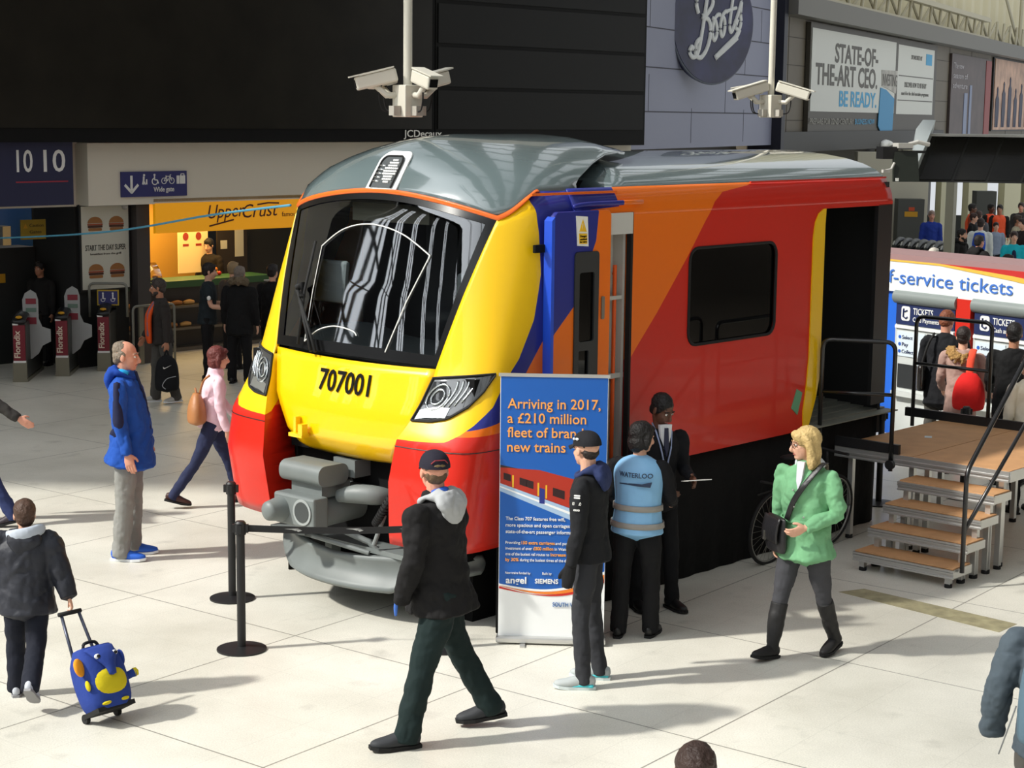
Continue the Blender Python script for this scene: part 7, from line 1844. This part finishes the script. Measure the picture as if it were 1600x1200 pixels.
PK = cloth('jacket_pale_pink', (232, 200, 212))
p = Person('woman in pale pink jacket and dark jeans with a tan bag on her back', (-3.03, 17.68), 12, 1.66, lean=5, twist=10, head=(-6, 4), arms={'L': (20, 6, 40, 0), 'R': (-2, 8, 16, 6)}, legs={'L': (22, 4, 2, -10), 'R': (-24, 10, 2, 14)}, skin='light', build=1.0, detail=1)
p.body(); p.face(); p.hair('bob', (96, 42, 38)); p.trousers(cloth('jeans_dark_blue', (40, 46, 74)), hem=0.058, thigh=0.088, knee=0.062, name='jeans'); p.shoes(mat('shoe_brown', (64, 34, 28), 0.5)); p.top(PK, hem=-0.045, bulk=1.02, collar=0.02, folds=0.012)
tb = thing('tan_bag', 'tan leather backpack bag on the back of the woman in pink', 'bag', p.world(p.pel + p.up * 0.15 - p.fw * 0.185 + p.rt * 0.09), p.root.rotation_euler.z)
TN = mat('tan_leather', (168, 112, 66), 0.5, bump=0.15, scale=30)
bm = B(); loft(bm, [(0, 0, -0.15), (0, 0, -0.12), (0, 0, 0.0), (0, 0, 0.10), (0, 0, 0.15)], [(0.14, 0.07), (0.165, 0.095), (0.15, 0.09), (0.10, 0.06), (0.05, 0.035)], side=(1, 0, 0), seg=18); add('bag_body', bm, TN, tb, smooth=True, angle=50)
bm = B(); pipe(bm, smooth_path([(0.0, 0.03, 0.14), (0.05, 0.07, 0.28), (0.08, 0.13, 0.34)], 5), 0.012, seg=8); pipe(bm, smooth_path([(-0.02, 0, 0.14), (0.0, -0.01, 0.2), (0.03, 0, 0.14)], 5), 0.010, seg=8); add('bag_strap', bm, TN, tb, smooth=True)

p = Person('bearded man in open dark jacket over orange lining carrying a black backpack near the gates', (-4.80, 24.1), 212, 1.70, lean=2, twist=-6, head=(-18, 4), arms={'L': (-4, 12, 4, 10), 'R': (8, 8, 30, 0)}, legs={'L': (-6, 8, 5, 2), 'R': (6, 4, 3, 0)}, skin='tan', build=1.06, detail=1)
p.body(fist=('L',)); p.face(brows=(40, 32, 28)); p.hair('short', (56, 48, 44)); p.beard((62, 54, 50)); p.trousers(cloth('trousers_dim_grey', (78, 76, 72)), hem=0.07, thigh=0.088, knee=0.07); p.shoes(mat('trainer_pale', (196, 196, 190), 0.6), mat('trainer_white_sole', (226, 230, 232), 0.5)); p.top(cloth('jacket_dark_olive', (48, 44, 42)), hem=-0.06, bulk=1.08)
bm = B(); loft(bm, [p.neck + p.fw * 0.07 - p.up * 0.06, p.pel + p.fw * 0.165 + p.up * 0.28, p.pel + p.fw * 0.18 + p.up * 0.02, p.pel + p.fw * 0.17 - p.up * 0.1], [(0.06, 0.03), (0.10, 0.04), (0.105, 0.04), (0.08, 0.03)], side=p.rt, seg=12); add('orange_lining', bm, cloth('lining_orange', (222, 84, 30)), p.root, smooth=True)
bm = B(); loft(bm, [p.neck + p.fw * 0.075 - p.up * 0.05 - p.rt * 0.02, p.pel + p.fw * 0.172 + p.up * 0.28 - p.rt * 0.035, p.pel + p.fw * 0.187 + p.up * 0.0 - p.rt * 0.045], [(0.03, 0.02), (0.05, 0.03), (0.05, 0.03)], side=p.rt, seg=12); add('mauve_shirt', bm, cloth('shirt_mauve', (132, 104, 122)), p.root, smooth=True)
hp_ = p.world(p.arm['L'][2] + p.arm['L'][3] * 0.10)
bp = thing('backpack', 'black backpack with white tick mark hanging from the hand of the bearded man', 'backpack', hp_ + Vector((0.0, 0, -0.33)), R(10))
BPK = cloth('backpack_black', (22, 23, 26))
bm = B(); loft(bm, [(0, 0, -0.22), (0, 0, -0.18), (0, 0, 0.0), (0, 0, 0.17), (0, 0, 0.25)], [(0.13, 0.07), (0.16, 0.10), (0.16, 0.10), (0.13, 0.09), (0.06, 0.04)], side=(1, 0, 0), seg=18); add('bag_body', bm, BPK, bp, smooth=True, angle=60)
bm = B(); pipe(bm, smooth_path([(-0.03, 0, 0.24), (0, 0, 0.325), (0.03, 0, 0.24)], 5), 0.012, seg=8); add('carry_loop', bm, BPK, bp, smooth=True)
bm = B(); plate(bm, [[(-0.05, 0.115), (-0.045, 0.09), (-0.03, 0.085), (0.06, 0.135), (-0.02, 0.10), (-0.035, 0.102)]], lambda u, v, t: Vector((u, -0.092 - t, v)), 0.0, 0.012); add('tick_mark', bm, WHITE, bp)
bm = B(); pipe(bm, smooth_path([(0.12, -0.085, -0.02), (0.0, -0.105, -0.05), (-0.06, -0.105, -0.14), (-0.02, -0.10, -0.19)], 5), 0.006, seg=6); add('zip_line', bm, mat('zip_pale', (160, 164, 168), 0.5), bp)

PUF = mat('puffer_navy', (26, 29, 40), 0.6, bump=0.5, scale=10)
p = Person('boy in dark padded jacket walking away and pulling the blue elephant case', (-3.26, 11.62), 96, 1.36, lean=3, twist=4, head=(14, -2), arms={'L': (4, 14, 10, 8), 'R': (-14, 18, -16, 17)}, legs={'L': (10, 8, 3, 0), 'R': (-18, 34, 0, 40)}, skin='light', build=1.16, detail=2)
p.body(fist=('R',)); p.hair('short', (70, 48, 36)); p.trousers(cloth('trousers_navy_black', (28, 31, 42)), hem=0.075, thigh=0.095, knee=0.078, b=0.95); p.shoes(mat('trainer_pale_grey', (186, 190, 198), 0.6), mat('sole_grey', (140, 140, 142), 0.7), big=1.1)
pj = p.top(PUF, 'padded_jacket', hem=-0.10, bulk=1.26, sleeve=1.25, folds=0.022, fscale=0.14, flare=1.0)
p.hood(mat('puffer_navy', (26, 29, 40), 0.6), 'padded_hood', 1.15, dz=-0.01)
bm = B(); loft(bm, [p.neck - p.rt * 0.115 - p.fw * 0.02 - p.up * 0.005, p.neck - p.rt * 0.07 - p.fw * 0.10 + p.up * 0.0, p.neck + p.rt * 0.03 - p.fw * 0.115 + p.up * 0.015, p.neck + p.rt * 0.11 - p.fw * 0.06 + p.up * 0.03, p.neck + p.rt * 0.125 + p.fw * 0.0 + p.up * 0.02], [(0.022, 0.014), (0.042, 0.024), (0.046, 0.026), (0.040, 0.022), (0.02, 0.012)], side=(0, 0, 1), seg=12); remesh(add('hood_lining', bm, mat('lining_pale_grey', (176, 184, 196), 0.8), p.root, smooth=True), 0.007, 2)
BOY = p

p = Person('person at the left edge stepping out of the picture with one arm trailing', (-5.08, 16.75), 176, 1.76, lean=3, twist=8, arms={'R': (10, 8, 30, 2), 'L': (-46, 10, -58, 6)}, legs={'L': (-16, 12, 2, 14), 'R': (18, 4, 2, -8)}, skin='pink', detail=1)
p.body(); p.face(); p.hair('short', (60, 50, 44)); p.trousers(cloth('jeans_blue', (46, 56, 96)), hem=0.066); p.shoes(mat('shoe_dark_purple', (44, 34, 44), 0.6)); p.top(cloth('jacket_dark_grey', (54, 52, 50)), hem=-0.05, bulk=1.1)

q = at_z(1088, 1164, 1.69)
p = Person('dark haired person below the camera, only the crown of the head in view', (q.x, q.y), 80, 1.69, skin='light', detail=1)
p.body(); p.face(); p.hair('crop', (58, 42, 36)); p.trousers(cloth('jeans_dark_blue', (40, 46, 74))); p.shoes(mat('shoe_black', (18, 18, 19), 0.4)); p.top(cloth('jacket_mid_grey', (90, 90, 94)), bulk=1.02)
RK = cloth('rain_jacket_grey', (70, 80, 88))
q = at_z(1592, 1000, 1.46)
p = Person('person in slate grey jacket wearing a blue-grey rucksack at the right edge', (q.x + 0.24, q.y + 0.1), 68, 1.74, lean=2, arms={'L': (-4, 18, 16, 6), 'R': (6, 10, 30, 0)}, legs={'L': (8, 4, 3, 0), 'R': (-8, 8, 3, 4)}, skin='light', detail=2, build=1.04)
p.body(hands=('R',)); p.face(); p.hair('short', (70, 56, 44)); p.trousers(cloth('trousers_dim_grey', (78, 76, 72))); p.shoes(mat('shoe_black', (18, 18, 19), 0.4)); p.top(RK, hem=-0.06, bulk=1.14, sleeve=1.15, folds=0.018, collar=0.02)
rs = thing('rucksack', 'blue-grey rucksack worn by the person at the right edge', 'rucksack', p.world(p.pel + p.up * 0.26 - p.fw * 0.255), p.root.rotation_euler.z)
RSM = cloth('rucksack_blue_grey', (82, 104, 118)); RSD = cloth('rucksack_slate', (74, 84, 86))
bm = B(); loft(bm, [(0, 0, -0.24), (0, 0, -0.2), (0, 0, 0.0), (0, 0, 0.17), (0, 0.02, 0.25)], [(0.14, 0.08), (0.165, 0.11), (0.165, 0.12), (0.14, 0.10), (0.08, 0.05)], side=(1, 0, 0), seg=18); add('bag_body', bm, RSM, rs, smooth=True, angle=60)
bm = B(); ball(bm, (0.04, -0.10, -0.02), (0.11, 0.045, 0.15), 16, 12); add('bag_pocket', bm, RSD, rs, smooth=True)
bm = B()
for sg in (1, -1): pipe(bm, smooth_path([(sg * 0.09, 0.08, 0.2), (sg * 0.12, 0.20, 0.25), (sg * 0.14, 0.34, 0.17), (sg * 0.15, 0.37, 0.0), (sg * 0.16, 0.22, -0.16), (sg * 0.14, 0.06, -0.2)], 5), 0.022, seg=8)
add('bag_strap', bm, RSD, rs, smooth=True)
bm = B(); pipe(bm, smooth_path([(-0.17, -0.04, -0.05), (-0.2, -0.07, -0.16), (-0.24, -0.05, -0.3)], 5), 0.004, seg=6); add('bag_cord', bm, mat('cord_grey', (110, 112, 112), 0.7), rs)

# ------------------------------------------------------------------ by the sandwich shop and gates
def simple(label, px, pyh, h, face, top, bottom, hair, hc, skin='light', bulk=1.0, style='short', group=None, y=None, arms=None, head=(0, 0), name='jacket', hem=-0.06, legs=None, sleeve_to=1.0, extra=None, detail=0, faced=True, lean=2):
    if y is None: q = at_z(px, pyh, h)
    else: q = at_y(px, pyh, y)
    p = Person(label, (q.x, q.y), face, h, group, lean=lean, head=head, arms=arms, legs=legs, skin=skin, build=bulk, detail=detail)
    p.body()
    if faced: p.face()
    p.hair(style, hc); p.trousers(bottom); p.shoes(mat('shoe_black', (18, 18, 19), 0.4))
    p.top(top, name, hem=hem, bulk=1.06, arms_to=sleeve_to)
    if extra: extra(p)
    return p
DKB = cloth('trousers_black', (22, 22, 24))
def badge(p):
    bm = B(); c_ = p.arm['R'][0].lerp(p.arm['R'][1], 0.6) + p.rt * 0.075; ball(bm, c_, (0.012, 0.03, 0.035), 10, 8); add('arm_badge', bm, WHITE, p.root, smooth=True)
simple('man in dark polo shirt with white arm badge facing right by the sandwich shop', 323, 410, 1.74, 4, cloth('polo_dark', (34, 42, 46)), DKB, 'short', (34, 26, 22), name='polo_shirt', arms={'L': (14, 8, 80, 4), 'R': (12, 8, 78, 0)}, y=26.2, head=(0, 8), sleeve_to=0.0, extra=badge, detail=1)
def furhood(p):
    bm = B(); loft(bm, [p.neck + p.rt * 0.11 + p.up * 0.03, p.neck + p.rt * 0.08 - p.fw * 0.08 + p.up * 0.06, p.neck - p.fw * 0.12 + p.up * 0.06, p.neck - p.rt * 0.08 - p.fw * 0.08 + p.up * 0.06, p.neck - p.rt * 0.11 + p.up * 0.03], [0.05, 0.06, 0.06, 0.06, 0.05], seg=12)
    remesh(add('fur_collar', bm, mat('fur_brown', (112, 98, 78), 0.9, bump=1.0, scale=60), p.root, smooth=True), 0.012, 2, folds=0.03, fscale=0.04)
simple('grey haired person in long black coat with fur collar, seen from behind at the shop', 373, 405, 1.72, 80, cloth('coat_black', (20, 20, 21)), DKB, 'bob', (122, 112, 104), y=25.9, extra=furhood, hem=-0.12, bulk=1.12, faced=False, detail=1)
def collar(p):
    bm = B(); loft(bm, [p.neck - p.rt * 0.10 + p.fw * 0.05, p.neck - p.rt * 0.09 - p.fw * 0.07 + p.up * 0.02, p.neck + p.rt * 0.0 - p.fw * 0.09 + p.up * 0.03], [0.012, 0.014, 0.012], seg=8); add('pale_collar', bm, mat('collar_pale', (186, 180, 170), 0.7), p.root, smooth=True)
simple('person in black coat with pale collar at the shop, half hidden by the train', 424, 400, 1.70, 70, cloth('coat_black', (20, 20, 21)), DKB, 'bob', (30, 24, 24), y=26.6, extra=collar, hem=-0.1, faced=False)
simple('fair haired customer at the shop counter between the polo shirt man and the fur collar', 362, 400, 1.66, 60, cloth('coat_taupe', (74, 66, 60)), DKB, 'bob', (150, 128, 96), y=27.4, faced=False)
simple('shop worker with dark hair behind the sandwich counter', 328, 388, 1.74, 250, cloth('apron_dark', (36, 30, 28)), DKB, 'short', (26, 20, 18), y=31.4, head=(0, 14))
simple('person in red top behind the leftmost ticket gate', 14, 465, 1.45, 200, cloth('top_dull_red', (126, 40, 34)), DKB, 'short', (22, 20, 20), 'tan', y=28.3, faced=False)
simple('dim figure standing behind the ticket gates beside the dark cabinet', 64, 418, 1.62, 250, cloth('jacket_very_dark', (30, 29, 28)), DKB, 'short', (24, 20, 18), 'tan', y=27.6)

# ------------------------------------------------------------------ at the ticket machines
p = simple('red haired man in long black overcoat bending to the left ticket machine', 1478, 492, 1.78, 72, cloth('overcoat_black', (24, 25, 29)), cloth('trousers_dim_grey', (78, 76, 72)), 'short', (120, 66, 42), 'pink', y=20.35, lean=10, head=(-20, 26), hem=-0.16, bulk=1.12, arms={'L': (8, 8, 40, -6), 'R': (16, 10, 70, -10)}, name='overcoat', detail=1)
sb_ = thing('satchel', 'dark leather satchel hanging from the shoulder of the red haired man', 'bag', p.world(p.pel - p.rt * 0.24 - p.fw * 0.06 + p.up * 0.04), p.root.rotation_euler.z)
bm = B(); loft(bm, [(0, 0, -0.16), (0, 0, -0.12), (0, 0, 0.1), (0, 0, 0.14)], [(0.04, 0.12), (0.055, 0.15), (0.05, 0.14), (0.03, 0.12)], side=(1, 0, 0), seg=16); add('bag_body', bm, mat('satchel_black', (30, 27, 26), 0.25, coat=0.3), sb_, smooth=True, angle=50)
bm = B(); pipe(bm, smooth_path([(0.0, 0.1, 0.12), (0.06, 0.1, 0.35), (0.12, 0.04, 0.50), (0.06, -0.08, 0.36), (0.0, -0.1, 0.12)], 5), 0.014, seg=8); add('bag_strap', bm, RUBBER, sb_, smooth=True)
def furh(p):
    bm = B(); loft(bm, [p.neck + p.rt * 0.07 - p.fw * 0.09 - p.up * 0.05, p.neck - p.fw * 0.15 - p.up * 0.10, p.neck - p.rt * 0.10 - p.fw * 0.10 - p.up * 0.04, p.neck - p.rt * 0.13 + p.up * 0.0], [0.05, 0.065, 0.06, 0.05], seg=12)
    remesh(add('fur_trim', bm, mat('fur_ginger', (170, 132, 78), 0.9, bump=1.0, scale=60), p.root, smooth=True), 0.010, 2, folds=0.03, fscale=0.04)
    p.hood(cloth('coat_rose_beige', (168, 138, 128)), 'coat_hood', 1.15, dz=-0.05)
p = simple('dark haired woman in rose beige coat with fur-trimmed hood at the ticket machines', 1506, 512, 1.66, 75, cloth('coat_rose_beige', (168, 138, 128)), cloth('trousers_taupe', (120, 100, 94)), 'straight', (40, 30, 28), y=19.75, extra=furh, hem=-0.15, bulk=1.0, name='coat', faced=False, detail=1, lean=4, arms={'L': (10, 8, 50, -4), 'R': (6, 10, 20, 4)})
rb = thing('red_backpack', 'bright red backpack slung low on the back of the woman in the rose beige coat', 'backpack', p.world(p.pel + p.up * 0.06 - p.fw * 0.24 + p.rt * 0.09), p.root.rotation_euler.z)
RDM = cloth('backpack_red', (214, 36, 34)); RDO = cloth('backpack_coral', (232, 82, 58))
bm = B(); loft(bm, [(0, 0, -0.2), (0, 0, -0.17), (0, 0, -0.02), (0, 0, 0.12), (0, 0.03, 0.2)], [(0.13, 0.07), (0.17, 0.10), (0.175, 0.11), (0.14, 0.08), (0.08, 0.04)], side=(1, 0, 0), seg=18); add('bag_body', bm, RDM, rb, smooth=True, angle=60)
bm = B(); loft(bm, [(0.0, 0.04, 0.16), (0.0, 0.06, 0.3), (0.02, 0.12, 0.42), (0.03, 0.2, 0.45)], [(0.04, 0.014)] * 4, side=(1, 0, 0), seg=10); add('bag_strap', bm, RDO, rb, smooth=True)
simple('man in black coat at the right ticket machine beyond the red upright', 1586, 500, 1.78, 70, cloth('coat_black', (20, 20, 21)), DKB, 'short', (26, 22, 22), 'tan', y=19.15, hem=-0.1, bulk=1.06, faced=False, detail=1, arms={'L': (12, 8, 50, 0), 'R': (14, 8, 60, 0)})
simple('person in cream jacket cut off by the right edge near the platform railing', 1612, 545, 1.62, 110, cloth('jacket_cream', (214, 204, 184)), DKB, 'bob', (60, 44, 36), y=17.75, faced=False, detail=1)

# ------------------------------------------------------------------ crowd in the far concourse
def vest(p):
    p.top(mat('hi_vis_orange', (236, 84, 36), 0.6), 'hi_vis_vest', hem=-0.04, bulk=1.14, sleeves=())
crowd = [
 ('man in navy and bright blue jacket facing the camera left of the grey pillar', 1456, 325, 1.74, 44.0, 265, cloth('jacket_navy_blue', (40, 62, 150)), 'short', (140, 120, 110), 'pink', None),
 ('bald man in tan jacket, only head and shoulders above the ticket kiosk', 1458, 377, 1.74, 31.0, 40, cloth('jacket_tan', (140, 112, 80)), 'bald', (206, 200, 190), 'pink', None),
 ('man in orange hi-vis vest seen in profile right of the grey pillar', 1518, 311, 1.78, 47.0, 340, cloth('jacket_orange_dark', (150, 60, 36)), 'short', (24, 20, 18), 'dark', vest),
 ('woman in dark coat in front of the hi-vis man by the pillar', 1520, 329, 1.66, 44.5, 330, cloth('coat_black', (20, 20, 21)), 'bob', (56, 34, 28), 'light', None),
 ('man in white t-shirt with blue rucksack seen from behind in the crowd', 1533, 336, 1.78, 40.0, 70, cloth('tshirt_white', (210, 214, 208)), 'short', (44, 30, 26), 'light', 'ruck'),
 ('dark bearded man with hood beside the grey pillar, looking right', 1502, 345, 1.72, 37.0, 320, cloth('hoodie_black', (24, 23, 23)), 'short', (24, 20, 18), 'light', 'beard'),
 ('broad man in black jacket in front of the man with the blue rucksack', 1529, 357, 1.78, 34.0, 30, cloth('jacket_black', (26, 25, 26)), 'short', (32, 26, 24), 'pink', 'broad'),
 ('left one of the two orange vested workers near the second cabinet', 1548, 313, 1.74, 48.0, 300, cloth('jacket_very_dark', (30, 29, 28)), 'short', (22, 20, 18), 'dark', vest),
 ('right one of the two orange vested workers, facing the camera', 1563, 316, 1.74, 47.5, 250, cloth('jacket_very_dark', (30, 29, 28)), 'short', (26, 22, 20), 'tan', vest),
 ('child in pale blue top standing in front of the orange vested workers', 1557, 331, 1.50, 43.5, 270, cloth('top_pale_blue', (140, 152, 172)), 'short', (40, 30, 26), 'light', None),
 ('man in beige jacket with raised collar in profile at the far right', 1589, 328, 1.76, 42.0, 330, cloth('jacket_beige', (160, 152, 128)), 'short', (60, 48, 40), 'tan', None),
 ('dark coated person at the right edge beyond the beige jacket man', 1601, 336, 1.76, 40.5, 200, cloth('coat_brown_black', (44, 34, 34)), 'bob', (40, 30, 28), 'light', None),
 ('smiling woman in bright teal scarf and jacket at the right', 1585, 358, 1.68, 37.0, 262, cloth('jacket_teal', (30, 178, 196)), 'bob', (52, 34, 32), 'light', 'navy'),
 ('dark haired man with bare neck low in front of the teal woman', 1574, 384, 1.72, 30.0, 320, cloth('top_dark_grey', (50, 46, 46)), 'short', (36, 28, 26), 'pink', None),
 ('person at the right edge holding up a pale paper above the kiosk', 1600, 390, 1.66, 29.5, 200, cloth('jacket_dark_teal', (36, 44, 52)), 'short', (60, 40, 36), 'light', None),
 ('woman with brown hair behind the man with the blue rucksack', 1530, 326, 1.64, 46.0, 60, cloth('jacket_mid_grey', (90, 90, 94)), 'bob', (66, 46, 40), 'light', None),
 ('man in dark jacket farthest right of the crowd, behind the beige jacket', 1596, 318, 1.76, 48.5, 250, cloth('jacket_dark_grey', (54, 52, 50)), 'short', (50, 40, 36), 'pink', None),
]
for lab, px, py, h, y, fc_, m_, st, hc, sk, ex in crowd:
    def exf(p, ex=ex):
        if callable(ex): ex(p)
        elif ex == 'ruck':
            bm = B(); loft(bm, [p.pel + p.up * 0.06 - p.fw * 0.2, p.pel + p.up * 0.25 - p.fw * 0.22, p.pel + p.up * 0.48 - p.fw * 0.18], [(0.13, 0.07), (0.15, 0.1), (0.11, 0.06)], side=p.rt); add('blue_rucksack', bm, cloth('rucksack_blue', (36, 76, 180)), p.root, smooth=True)
        elif ex == 'beard': p.beard((30, 24, 22)); p.hood(cloth('hoodie_black', (24, 23, 23)), 'hood', 1.2)
        elif ex == 'broad': p.hood(cloth('jacket_black', (26, 25, 26)), 'collar', 1.1)
        elif ex == 'navy':
            bm = B(); loft(bm, [p.neck + p.fw * 0.06 - p.up * 0.08, p.pel + p.fw * 0.16 + p.up * 0.25, p.pel + p.fw * 0.15 - p.up * 0.05], [(0.03, 0.02), (0.045, 0.02), (0.05, 0.02)], side=p.rt, seg=10); add('navy_top', bm, cloth('top_navy', (30, 38, 66)), p.root, smooth=True)
    simple(lab, px, py, h, fc_, m_, DKB, st, hc, sk, y=y, extra=exf, bulk=1.25 if ex == 'broad' else 1.0)
